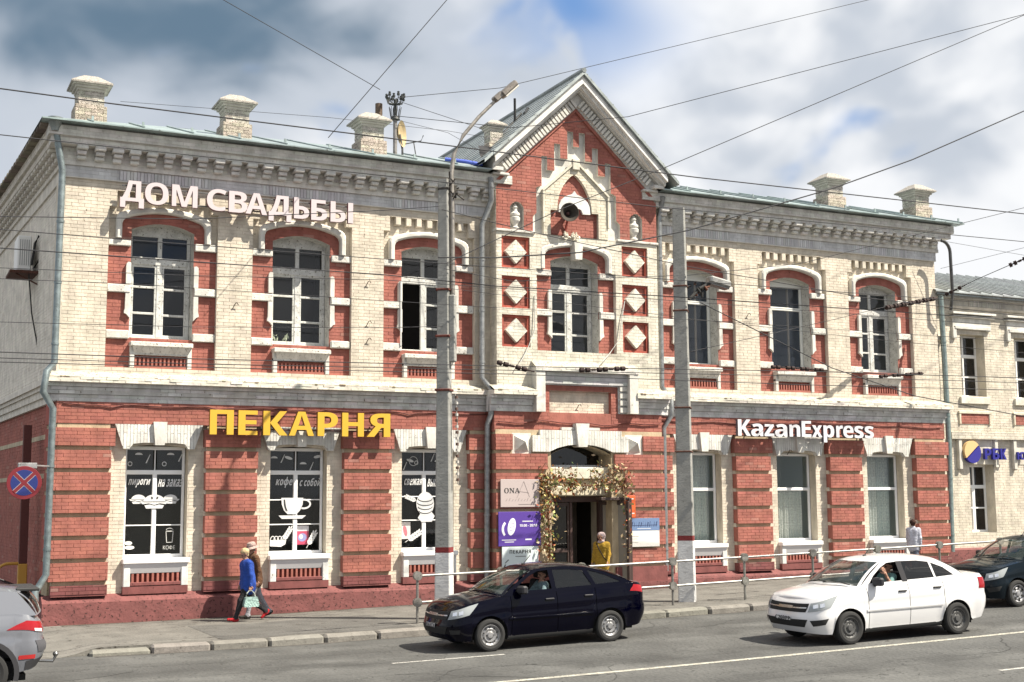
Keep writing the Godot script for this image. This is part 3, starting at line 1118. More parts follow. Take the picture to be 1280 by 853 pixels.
func shop_bay(c: float, k: int) -> void:
	var w := wall_stuff
	var zb := -0.09
	var op := opening(c - 0.01, 0.70, 1.36, 3.88, 3.95)
	bricks(w, rect(c - 1.10, 0.62, c + 1.10, 4.42), [op], T0, zb, CREAM)
	# cream stones running into the grooves of the piers
	for s in [-1.0, 1.0]:
		for r in 7:
			var y0 := 0.835 + 0.495 * r
			w.col = jit(CREAM, 0.05)
			w.box(Vector3(c + s * (1.075 - rng.randf_range(0.0, 0.05)), y0, zb - 0.05), Vector3(c + s * 1.12, y0 + 0.11, 0.02))
	reveal(op, -0.44, zb, Color(0.62, 0.56, 0.45), M.wall)
	# flat arch of white stones
	for s in [-1.0, 1.0]:
		var b := mb(Color(0.70, 0.69, 0.65))
		var q := PackedVector2Array()
		for p in [[0.145, 4.40], [0.985, 4.40], [0.80, 3.845], [0.66, 3.845], [0.58, 3.96], [0.35, 3.985], [0.115, 3.985]]:
			q.append(Vector2(c + s * p[0], p[1]))
		b.prism(q, zb, 0.05)
		var st := mb()
		turned(st, q, [], 0.058, Color(0.70, 0.69, 0.65), {"row": 0.075, "len": 0.6, "relief": 0.008, "jitter": 0.05})
		b.v.append_array(st.v)
		b.n.append_array(st.n)
		b.c.append_array(st.c)
		part(bld, "flat_arch", b, M.wall)
	var ks := mb(WHITE)
	ks.prism(P2([c - 0.155, 4.46, c - 0.105, 3.93, c + 0.105, 3.93, c + 0.155, 4.46]), zb, 0.14)
	part(bld, "keystone", ks, M.wall)
	# window
	var zf := -0.36
	var f := mb(Color(0.80, 0.80, 0.80))
	var x0 := c - 0.695
	var x1 := c + 0.675
	for x in [x0, x1 - 0.06]:
		f.cbox(Vector3(x, 1.40, zf - 0.07), Vector3(x + 0.06, 3.90, zf), 0.01)
	f.cbox(Vector3(x0, 3.84, zf - 0.07), Vector3(x1, 3.92, zf - 0.002), 0.01)
	f.cbox(Vector3(x0, 1.38, zf - 0.07), Vector3(x1, 1.46, zf + 0.004), 0.01)
	var win: MeshInstance3D
	if k < 3:
		f.cbox(Vector3(x0, 3.275, zf - 0.07), Vector3(x1, 3.375, zf + 0.006), 0.01)
		f.cbox(Vector3(c - 0.055, 1.44, zf - 0.07), Vector3(c + 0.045, 3.30, zf + 0.003), 0.01)
		f.cbox(Vector3(c - 0.02, 3.36, zf - 0.05), Vector3(c + 0.005, 3.86, zf - 0.01), 0.004)
		for y in ([2.105] if k == 0 else [2.66, 2.075] if k == 1 else [2.72, 2.13]):
			f.cbox(Vector3(x0 + 0.03, y, zf - 0.05), Vector3(x1 - 0.03, y + 0.025, zf - 0.008), 0.004)
		win = part(bld, "shop_window", f, M.paint)
		for s in [[x0 + 0.05, c - 0.05], [c + 0.04, x1 - 0.05]]:
			pane(win, s[0], 1.45, s[1], 3.28, zf - 0.03, M.glass)
			pane(win, s[0], 3.37, s[1], 3.85, zf - 0.031, M.glass)
		room(c, 1.0, 1.2, 4.0, zf - 0.06, -2.1, [Color(0.035, 0.036, 0.02), Color(0.03, 0.028, 0.02), Color(0.026, 0.024, 0.02)][k])
	else:
		f.cbox(Vector3(x0, 2.84, zf - 0.07), Vector3(x1, 2.925, zf + 0.006), 0.01)
		win = part(bld, "shop_window", f, M.paint)
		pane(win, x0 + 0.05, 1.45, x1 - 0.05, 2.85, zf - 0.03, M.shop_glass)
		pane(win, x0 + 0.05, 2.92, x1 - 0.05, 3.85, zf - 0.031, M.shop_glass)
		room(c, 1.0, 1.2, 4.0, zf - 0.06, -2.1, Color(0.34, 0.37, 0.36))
		curtain(win, c, k, zf)
	# sill, apron board, legs, grille
	var b2 := mb(Color(0.78, 0.78, 0.77))
	b2.cbox(Vector3(c - 0.74, 1.27, zf - 0.02), Vector3(c + 0.74, 1.385, 0.10), 0.015)
	b2.col = Color(0.60, 0.61, 0.62)
	b2.quad(Vector3(c - 0.70, 1.272, 0.075), Vector3(c + 0.70, 1.272, 0.075), Vector3(c + 0.70, 1.06, 0.0), Vector3(c - 0.70, 1.06, 0.0), Vector3(0, -0.3, 1))
	b2.quad(Vector3(c - 0.70, 1.06, 0.0), Vector3(c + 0.70, 1.06, 0.0), Vector3(c + 0.70, 1.06, zb), Vector3(c - 0.70, 1.06, zb), Vector3(0, -1, 0))
	part(bld, "window_sill", b2, M.paint)
	for s in [-1.0, 1.0]:
		var l := mb(Color(0.72, 0.72, 0.70))
		l.cbox(Vector3(c + s * 0.565, 0.76, zb), Vector3(c + s * 0.715, 1.27, 0.045), 0.012)
		part(bld, "sill_bracket", l, M.wall)
	var g := mb(RED_DARK)
	g.box(Vector3(c - 0.565, 0.80, zb - 0.03), Vector3(c + 0.565, 1.06, zb + 0.004))
	for t in 10:
		var x := c - 0.5 + t * 0.111
		g.col = jit(RED, 0.06)
		g.box(Vector3(x - 0.024, 0.86, zb), Vector3(x + 0.024, 1.05, 0.0))
	g.col = MAROON
	g.cbox(Vector3(c - 0.565, 0.78, zb), Vector3(c + 0.565, 0.86, 0.03), 0.01)
	g.box(Vector3(c - 0.72, 0.60, zb), Vector3(c + 0.72, 0.765, 0.04))
	part(bld, "brick_grille", g, M.wall)


func curtain(win: Node3D, c: float, k: int, zf: float) -> void:
	# hanging pleated cloth behind the clothes shop windows
	var parts := [[-0.6, 0.6, 1.45, 2.86, Color(0.60, 0.62, 0.58)]] if k == 4 else [[-0.05, 0.62, 1.45, 3.84, Color(0.56, 0.60, 0.57)]] if k == 3 else [[-0.62, -0.30, 1.45, 2.6, Color(0.72, 0.73, 0.70)], [0.1, 0.62, 1.45, 3.84, Color(0.50, 0.56, 0.54)], [-0.28, 0.08, 1.45, 3.84, Color(0.62, 0.66, 0.63)]]
	for p in parts:
		var b := mb(p[4])
		var g := []
		var n := int((p[1] - p[0]) / 0.02)
		for i in n + 1:
			var x: float = c + p[0] + 0.02 * i
			var z: float = zf - 0.32 + 0.03 * sin(i * 1.25 + k) + 0.015 * sin(i * 0.47)
			g.append([Vector3(x, p[2], z), Vector3(x, (p[2] + p[3]) / 2, z + 0.01), Vector3(x, p[3], z)])
		b.grid(g, func(_p): return Vector3(0, 0, 1))
		part(win, "curtain", b, M.cloth)


func plinth() -> void:
	for s in [[-0.20, 11.9], [14.25, 26.25]]:
		var b := mb(MAROON)
		var segs := int(ceil((s[1] - s[0]) / 1.5))
		for i in segs:
			var xa: float = lerpf(s[0], s[1], float(i) / segs)
			var xb: float = lerpf(s[0], s[1], float(i + 1) / segs)
			var zo: float = 0.4 if xa > 10.4 and xb < 15.6 else 0.0
			b.quad(Vector3(xa, -0.3, zo + 0.22), Vector3(xb, -0.3, zo + 0.22), Vector3(xb, 0.47, zo + 0.20), Vector3(xa, 0.47, zo + 0.20), Vector3(0, 0, 1))
			b.quad(Vector3(xa, 0.47, zo + 0.20), Vector3(xb, 0.47, zo + 0.20), Vector3(xb, 0.63, zo - 0.1), Vector3(xa, 0.63, zo - 0.1), Vector3(0, 1, 0.5))
		for e in [s[0], s[1]]:
			b.quad(Vector3(e, -0.3, -0.3), Vector3(e, -0.3, 0.22), Vector3(e, 0.47, 0.20), Vector3(e, 0.63, -0.1), Vector3(-1 if e == s[0] else 1, 0, 0))
		part(bld, "plinth", b, M.plinth)
	var d := mb(MAROON)
	d.box(Vector3(10.45, -0.3, -0.2), Vector3(12.0, 0.47, 0.60))
	d.box(Vector3(14.2, -0.3, -0.2), Vector3(15.62, 0.47, 0.60))
	part(bld, "plinth", d, M.plinth)


func mirror(c: float, half: Array) -> PackedVector2Array:
	# half runs from the centre line outwards; each entry [x, y]
	var p := PackedVector2Array()
	for h in half:
		p.append(Vector2(c + h[0], h[1]))
	for i in range(half.size() - 1, -1, -1):
		if half[i][0] > 0.0:
			p.append(Vector2(c - half[i][0], half[i][1]))
	return p


func chevron(lo: float, hi: float, half: float, ymin: float) -> Array:
	# a band along both slopes of the gable, between two heights above its inner line
	var s := 0.93
	var p := P2([CX - half, 13.05 + lo - s * half, CX, 13.05 + lo, CX + half, 13.05 + lo - s * half, CX + half, 13.05 + hi - s * half, CX, 13.05 + hi, CX - half, 13.05 + hi - s * half])
	return Geometry2D.intersect_polygons(p, rect(0, ymin, 40, 30))


func central_bay() -> void:
	var w := wall_stuff
	var z := 0.40
	# framed panels with lozenges, three on each side
	var panels := []
	for s in [-1.0, 1.0]:
		for y in [6.56, 7.575, 8.63]:
			var x0: float = CX + s * 1.81 - 0.41
			panels.append(rect(x0, y, x0 + 0.82, y + 0.84))
	var nich := P2([CX - 1.20, 6.50, CX + 1.20, 6.50, CX + 1.20, 8.67, CX + 1.07, 8.67, CX + 1.07, 9.20, CX + 0.95, 9.29, CX + 0.5, 9.40, CX, 9.44, CX - 0.5, 9.40, CX - 0.95, 9.29, CX - 1.07, 9.20, CX - 1.07, 8.67, CX - 1.20, 8.67])
	var holes := panels.duplicate()
	holes.append(nich)
	bricks(w, rect(10.60, 5.45, 15.50, 9.60), holes, T0, z, Color(0.71, 0.67, 0.57))
	w.col = Color(0.71, 0.67, 0.57)
	for h in holes:
		w.sides(h, z - 0.15, z, true)
	# the sides of the projecting bay
	for x in [10.60, 15.50]:
		w.quad(Vector3(x, -0.2, -0.2), Vector3(x, -0.2, z), Vector3(x, 11.2, z), Vector3(x, 11.2, -0.2), Vector3(-1 if x < 12 else 1, 0, 0))
	bricks(w, rect(-0.1, 5.0, 0.395, 10.9), [], Transform3D(Basis(Vector3(0, 0, 1), Vector3(0, 1, 0), Vector3(-1, 0, 0)), Vector3(10.60, 0, 0)), 0.01, CREAM)
	for p in panels:
		var bb := bounds(p)
		var b := mb(RED)
		bricks(b, p, [], T0, z - 0.10, RED, {"jitter": 0.05})
		b.col = jit(Color(0.40, 0.095, 0.065), 0.05)
		# inner step of the frame
		var t := 0.065
		b.box(Vector3(bb.position.x, bb.position.y, z - 0.12), Vector3(bb.end.x, bb.position.y + t, z - 0.045))
		b.box(Vector3(bb.position.x, bb.end.y - t, z - 0.12), Vector3(bb.end.x, bb.end.y, z - 0.045))
		b.box(Vector3(bb.position.x, bb.position.y + t, z - 0.12), Vector3(bb.position.x + t, bb.end.y - t, z - 0.045))
		b.box(Vector3(bb.end.x - t, bb.position.y + t, z - 0.12), Vector3(bb.end.x, bb.end.y - t, z - 0.045))
		part(bld, "panel", b, M.wall)
		var m := bb.get_center() + Vector2(0, 0.01)
		var l := mb(Color(0.74, 0.71, 0.62))
		var q := PackedVector2Array([m + Vector2(0.31, 0), m + Vector2(0, 0.315), m - Vector2(0.31, 0), m - Vector2(0, 0.315)])
		l.prism(q, z - 0.12, z + 0.012)
		var l2 := mb()
		bricks(l2, q, [], T0, z + 0.02, Color(0.74, 0.71, 0.62), {"relief": 0.006, "jitter": 0.03})
		l.v.append_array(l2.v)
		l.n.append_array(l2.n)
		l.c.append_array(l2.c)
		part(bld, "lozenge", l, M.wall)
	upper_bay(CX, z, 6.50, "grid", 6)
	var ks := mb(WHITE)
	ks.prism(P2([CX - 0.13, 9.44, CX - 0.10, 8.97, CX + 0.10, 8.97, CX + 0.13, 9.44]), z - 0.14, z + 0.13)
	part(bld, "keystone", ks, M.wall)
	# course under the gable field
	var cr := mb(WHITE)
	cr.cbox(Vector3(10.57, 9.575, z - 0.2), Vector3(11.72, 9.64, z + 0.05), 0.012)
	cr.cbox(Vector3(14.22, 9.575, z - 0.2), Vector3(15.53, 9.64, z + 0.05), 0.012)
	part(bld, "string_course", cr, M.peeling)
	# red gable field with the stepped white recess and the two urn niches
	var field := P2([10.60, 9.60, 15.50, 9.60, 15.50, 10.75, CX, 13.10, 10.60, 10.75])
	var comb := mirror(CX + 0.03, [[0.0, 12.08], [0.09, 12.08], [0.09, 12.48], [0.27, 12.48], [0.27, 11.71], [0.49, 11.71], [0.49, 12.10], [0.67, 12.10], [0.67, 11.35], [0.89, 11.35], [0.89, 11.72], [1.06, 11.72], [1.06, 10.90], [1.22, 10.84], [1.22, 10.15], [1.33, 10.05], [1.33, 9.60]])
	var urns := []
	for x in [11.20, 14.84]:
		var u := PackedVector2Array([Vector2(x - 0.2, 9.66), Vector2(x + 0.2, 9.66)])
		for a in arc_top(x, 0.2, 10.26, 10.40, 6):
			u.append(a)
		urns.append(u)
	bricks(w, field, [comb, urns[0], urns[1]], T0, z, RED, {"jitter": 0.08})
	w.col = WHITE
	w.sides(comb, z - 0.10, z, true)
	face(w, comb, z - 0.10)
	for u in urns:
		w.col = Color(0.60, 0.57, 0.52)
		w.sides(u, z - 0.16, z, true)
		face(w, u, z - 0.16)
		var x := bounds(u).get_center().x
		var b := mb(WHITE)
		b.lathe([Vector2(0.0, 9.66), Vector2(0.10, 9.66), Vector2(0.11, 9.72), Vector2(0.06, 9.76), Vector2(0.075, 9.82), Vector2(0.13, 9.90), Vector2(0.14, 9.99), Vector2(0.10, 10.02), Vector2(0.13, 10.05), Vector2(0.13, 10.10), Vector2(0.07, 10.15), Vector2(0.06, 10.22), Vector2(0.085, 10.26), Vector2(0.03, 10.36), Vector2(0.0, 10.39)], Vector3(x, 0, z - 0.12), 16)
		part(bld, "urn", b, M.wall)
	# cream gablet round the pointed arch
	var gab := mirror(CX - 0.01, [[0.0, 11.66], [0.13, 11.56], [0.98, 10.82], [0.98, 9.60]])
	var arch := mirror(CX - 0.05, [[0.0, 11.30], [0.10, 11.24], [0.22, 11.12], [0.34, 10.96], [0.44, 10.76], [0.50, 10.56], [0.53, 10.28], [0.73, 10.28], [0.73, 9.60]])
	bricks(w, gab, [arch], T0, z + 0.02, Color(0.70, 0.65, 0.53))
	w.col = Color(0.70, 0.65, 0.53)
	w.sides(gab, z - 0.11, z + 0.02, false)
	w.sides(arch, z - 0.13, z + 0.02, true)
	bricks(w, arch, [], T0, z - 0.08, RED)
	var mol := mb(Color(0.70, 0.66, 0.55))
	for s in [-1.0, 1.0]:
		var a: Vector2 = Vector2(CX - 0.01 + s * 0.03, 11.66)
		var e: Vector2 = Vector2(CX - 0.01 + s * 1.03, 10.79)
		var nn: Vector2 = Vector2(-(e - a).y, (e - a).x).normalized() * (-0.05 * s)
		mol.prism(PackedVector2Array([a, e, e + nn, a + nn]), z + 0.0, z + 0.07)
		mol.cbox(Vector3(CX - 0.01 + s * 0.96, 9.9, z + 0.01), Vector3(CX - 0.01 + s * 1.02, 10.80, z + 0.06), 0.01)
	mol.cbox(Vector3(CX - 0.13, 11.42, z), Vector3(CX + 0.09, 11.72, z + 0.09), 0.015)
	part(bld, "gablet_moulding", mol, M.wall)
	var og := mirror(CX - 0.03, [[0.0, 10.86], [0.07, 10.77], [0.26, 10.70], [0.40, 10.58], [0.47, 10.44], [0.485, 10.25], [0.25, 10.24], [0.2, 10.36], [0.0, 10.42]])
	var ob := mb(Color(0.78, 0.78, 0.76))
	ob.prism(og, z - 0.10, z - 0.01)
	part(bld, "ogee_ornament", ob, M.wall)
	# raking cornice of the gable
	for k in [[-0.02, 0.10, 0.46, 10.92, RED], [0.08, 0.50, 0.50, 11.04, Color(0.60, 0.59, 0.56)], [0.49, 0.57, 0.64, 11.10, WHITE], [0.56, 0.66, 0.78, 11.13, Color(0.80, 0.79, 0.76)], [0.65, 0.79, 0.90, 11.16, Color(0.80, 0.79, 0.76)], [0.78, 0.90, 0.86, 11.3, Color(0.78, 0.77, 0.74)]]:  # outer bands whitened to imitate sun on upward-tilted faces
		var b := mb(k[4])
		for q in chevron(k[0], k[1], 2.50 if k[2] < 0.6 else 2.62, k[3]):
			b.prism(q, 0.1, k[2], true)
		part(bld, "gable_cornice", b, M.wall)
	# its dentils: short upright bricks along each slope
	for s in [-1.0, 1.0]:
		var dir: Vector2 = Vector2(s * 1.0, -0.93).normalized()
		var up: Vector2 = Vector2(-dir.y * s, dir.x * s)
		for i in 25:
			var o := Vector2(CX, 13.05 + 0.12) + dir * (0.05 + i * 0.118)
			if o.y < 11.02:
				continue
			var b := mb(jit(WHITE, 0.05))
			var h := dir * 0.036
			b.prism(PackedVector2Array([o - h, o + h, o + h + up * 0.245, o - h + up * 0.245]), 0.5, 0.575)
			part(bld, "gable_dentil", b, M.wall)
	for s in [-1.0, 1.0]:
		var b := mb(Color(0.62, 0.61, 0.58))
		b.cbox(Vector3(CX + s * 2.05, 11.035, 0.05), Vector3(CX + s * 2.52, 11.10, 0.56), 0.012)
		b.cbox(Vector3(CX + s * 2.3, 11.10, 0.05), Vector3(CX + s * 2.62, 11.20, 0.72), 0.012)
		part(bld, "gable_foot", b, M.wall)
	# wall of the gable behind
	var bk := mb(CREAM)
	bk.prism(P2([10.6, 9.5, 15.5, 9.5, 15.5, 11.3, CX, 13.6, 10.6, 11.3]), -0.3, 0.2, true)
	part(bld, "gable_wall", bk, M.wall)


func central_ground() -> void:
	var w := wall_stuff
	var z := 0.40
	# ledge that steps up over the portal
	for s in [[10.38, 11.62], [14.62, 15.72]]:
		ledge(s[0], s[1], z)
	var g := Color(0.58, 0.585, 0.58)
	for s in [[11.60, 11.86], [14.40, 14.66]]:
		w.col = WHITE
		w.box(Vector3(s[0], 4.885, z - 0.1), Vector3(s[1], 6.04, z + 0.26))
	for i in 4:
		w.col = WHITE
		w.box(Vector3(14.18, 4.92 + i * 0.19, z), Vector3(14.40, 5.05 + i * 0.19, z + 0.12))
	w.col = g
	w.box(Vector3(14.15, 4.885, z - 0.1), Vector3(14.41, 5.66, z + 0.06))
	w.box(Vector3(11.86, 5.63, z - 0.1), Vector3(14.40, 5.93, z + 0.13))
	bricks(w, rect(11.86, 5.63, 14.40, 5.93), [], T0, z + 0.14, g, {"row": 0.1, "base": 5.63, "len": 0.46, "jitter": 0.14})
	w.box(Vector3(11.7, 5.60, z - 0.1), Vector3(14.5, 5.64, z + 0.09))
	w.col = WHITE
	w.box(Vector3(11.58, 5.935, z - 0.1), Vector3(14.68, 6.05, z + 0.27))
	bricks(w, rect(11.58, 5.94, 14.68, 6.05), [], T0, z + 0.28, WHITE, {"row": 0.055, "base": 5.94, "push": 0.01, "jitter": 0.14})
	var sl := mb(Color(0.62, 0.585, 0.49))
	sl.quad(Vector3(11.58, 6.05, z + 0.27), Vector3(14.68, 6.05, z + 0.27), Vector3(14.68, 6.22, z), Vector3(11.58, 6.22, z), Vector3(0, 1, 1))
	for x in [11.58, 14.68]:
		sl.tri(Vector3(x, 6.05, z + 0.27), Vector3(x, 6.05, z), Vector3(x, 6.22, z), Vector3(-1 if x < 12 else 1, 0, 0))
	part(bld, "ledge_slope", sl, M.ledge)
	# red frame with its cream tablet
	bricks(w, rect(11.84, 4.55, 14.16, 5.62), [rect(12.09, 4.6, 13.95, 5.46)], T0, z + 0.03, RED)
	w.col = RED
	w.sides(rect(12.09, 4.6, 13.95, 5.46), z - 0.12, z + 0.03, true)
	bricks(w, rect(12.08, 4.5, 13.96, 5.47), [], T0, z - 0.11, CREAM)
	# red wall either side, grooves and blocks
	w.col = Color(0.50, 0.40, 0.27)
	w.box(Vector3(10.52, 0.3, -0.2), Vector3(12.10, 4.42, z + 0.06))
	w.box(Vector3(13.90, 0.3, -0.2), Vector3(15.50, 4.42, z + 0.06))
	w.col = RED
	w.box(Vector3(10.50, 4.36, -0.2), Vector3(15.52, 4.885, z + 0.02))
	bricks(w, rect(10.50, 4.36, 15.52, 4.885), [rect(11.84, 4.55, 14.16, 5.62)], T0, z + 0.03, RED, {"base": 4.36})
	for s in [[10.50, 11.98], [13.98, 15.52]]:
		for k in 7:
			var y0 := 0.93 + 0.495 * k
			var xa: float = s[0]
			var xb: float = s[1]
			if k == 6:
				# shorter beside the pyramid stones
				if xa < 12.0:
					xb = 10.98
				else:
					xa = 14.88
			elif k < 5:
				if xa < 12:
					xb = 11.72
				else:
					xa = 14.28
			w.col = RED
			w.box(Vector3(xa, y0, -0.1), Vector3(xb, y0 + 0.40, z + 0.112))
			bricks(w, rect(xa, y0, xb, y0 + 0.40), [], T0, z + 0.12, RED, {"row": 0.08, "base": y0, "jitter": 0.1})
	w.col = MAROON
	w.box(Vector3(13.98, 0.4, -0.1), Vector3(15.54, 0.86, z + 0.15))
	w.box(Vector3(10.48, 0.4, -0.1), Vector3(11.98, 0.86, z + 0.15))
	# pyramid stones
	for x in [11.25, 14.60]:
		var b := mb(Color(0.70, 0.68, 0.62))
		var r := 0.205
		var y := 4.06
		var p := [Vector3(x - r, y - r, z + 0.06), Vector3(x + r, y - r, z + 0.06), Vector3(x + r, y + r, z + 0.06), Vector3(x - r, y + r, z + 0.06)]
		var ap := Vector3(x + 0.03, y + 0.05, z + 0.24)
		for i in 4:
			var nn: Vector3 = (p[(i + 1) % 4] - p[i]).cross(ap - p[i])
			b.tri(p[i], p[(i + 1) % 4], ap, nn)
		b.box(Vector3(x - 0.27, y - 0.27, z), Vector3(x + 0.27, y + 0.27, z + 0.062))
		part(bld, "pyramid_stone", b, M.wall)
	# white flat arch over the fanlight
	for s in [-1.0, 1.0]:
		var q := PackedVector2Array()
		for p in [[0.17, 4.42], [1.22, 4.42], [1.22, 4.28], [1.43, 4.28], [1.43, 3.86], [0.95, 3.86], [0.70, 3.96], [0.40, 4.03], [0.12, 4.05]]:
			q.append(Vector2(12.97 + s * p[0], p[1]))
		var b := mb(Color(0.71, 0.70, 0.66))
		b.prism(q, z - 0.1, z + 0.13)
		var st := mb()
		turned(st, q, [], z + 0.138, Color(0.71, 0.70, 0.66), {"row": 0.08, "len": 0.7, "jitter": 0.05})
		b.v.append_array(st.v)
		b.n.append_array(st.n)
		b.c.append_array(st.c)
		part(bld, "flat_arch", b, M.wall)
	var ks := mb(WHITE)
	ks.prism(P2([12.97 - 0.2, 4.60, 12.97 - 0.13, 3.99, 12.97 + 0.13, 3.99, 12.97 + 0.2, 4.60]), z - 0.1, z + 0.22)
	ks.box(Vector3(12.4, 4.43, z), Vector3(12.77, 4.50, z + 0.12))
	ks.box(Vector3(13.17, 4.43, z), Vector3(13.54, 4.50, z + 0.12))
	part(bld, "keystone", ks, M.wall)
	# the doorway: deep, with a fanlight above a cream lintel
	var op := PackedVector2Array([Vector2(12.08, 0.35), Vector2(13.92, 0.35)])
	for a in arc_top(13.0, 0.92, 3.78, 4.04):
		op.append(a)
	reveal(op, -0.7, z + 0.06, Color(0.62, 0.55, 0.42), M.wall)
	var lt := mb(Color(0.70, 0.66, 0.55))
	lt.cbox(Vector3(12.09, 3.16, -0.5), Vector3(13.91, 3.47, 0.32), 0.02)
	lt.col = Color(0.62, 0.55, 0.40)
	lt.cbox(Vector3(12.09, 2.98, -0.5), Vector3(13.91, 3.16, 0.20), 0.02)
	lt.col = Color(0.66, 0.6, 0.46)
	lt.cbox(Vector3(12.09, 2.72, -0.5), Vector3(13.91, 2.98, 0.27), 0.03)
	part(bld, "door_lintel", lt, M.wall)
	var fl := mb(Color(0.62, 0.64, 0.66))
	fl.cbox(Vector3(12.1, 3.47, -0.3), Vector3(13.9, 3.54, -0.1), 0.01)
	var wnd := part(bld, "fanlight", fl, M.paint)
	pane(wnd, 12.08, 3.53, 13.92, 4.03, -0.2, M.tint)
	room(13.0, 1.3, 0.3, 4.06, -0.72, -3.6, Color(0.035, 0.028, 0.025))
	# door frame, one leaf shut, the other one open into the street
	var d := mb(Color(0.06, 0.035, 0.03))
	d.cbox(Vector3(12.1, 0.35, -0.2), Vector3(12.2, 2.72, -0.05), 0.01)
	d.cbox(Vector3(13.80, 0.35, -0.2), Vector3(13.9, 2.72, -0.05), 0.01)
	d.cbox(Vector3(12.2, 2.56, -0.2), Vector3(13.8, 2.72, -0.05), 0.01)
	d.cbox(Vector3(12.92, 0.35, -0.18), Vector3(13.0, 2.56, -0.06), 0.01)
	part(bld, "door_frame", d, M.paint)
	var leaf := mb(Color(0.05, 0.03, 0.026))
	for k in [[12.2, 12.27], [12.86, 12.92]]:
		leaf.cbox(Vector3(k[0], 0.4, -0.16), Vector3(k[1], 2.55, -0.09), 0.008)
	for y in [0.4, 1.25, 2.45]:
		leaf.cbox(Vector3(12.27, y, -0.16), Vector3(12.86, y + 0.1, -0.09), 0.008)
	var lf := part(bld, "door", leaf, M.paint)
	pane(lf, 12.27, 0.5, 12.86, 1.25, -0.125, M.tint)
	pane(lf, 12.27, 1.35, 12.86, 2.45, -0.126, M.tint)
	var ol := mb(Color(0.05, 0.03, 0.026))
	ol.xf = Transform3D(Basis(Vector3(0, 1, 0), -1.05), Vector3(13.82, 0, -0.02))
	for k in [[0.0, 0.08], [0.80, 0.88]]:
		ol.cbox(Vector3(k[0], 0.42, -0.035), Vector3(k[1], 2.58, 0.035), 0.008)
	for y in [0.42, 2.48]:
		ol.cbox(Vector3(0.08, y, -0.035), Vector3(0.80, y + 0.1, 0.035), 0.008)
	var o2 := part(bld, "door", ol, M.paint)
	var gl := mb(Color(0.22, 0.2, 0.17))
	gl.xf = ol.xf
	gl.box(Vector3(0.08, 0.5, -0.008), Vector3(0.80, 2.5, 0.008))
	part(o2, "door_panel", gl, M.paint)
	for x in [14.36]:
		var jb := mb(Color(0.05, 0.03, 0.026))
		jb.cbox(Vector3(x - 0.05, 0.4, z), Vector3(x + 0.05, 2.66, z + 0.24), 0.01)
		jb.cbox(Vector3(13.5, 2.60, z - 0.1), Vector3(x, 2.68, z + 0.2), 0.01)
		part(bld, "door_post", jb, M.paint)
	var st2 := mb(Color(0.22, 0.2, 0.18))
	st2.cbox(Vector3(11.9, -0.2, 0.0), Vector3(14.25, 0.38, 0.62), 0.02)
	st2.cbox(Vector3(11.7, -0.2, 0.62), Vector3(14.4, 0.22, 0.98), 0.02)
	part(bld, "door_step", st2, M.concrete)


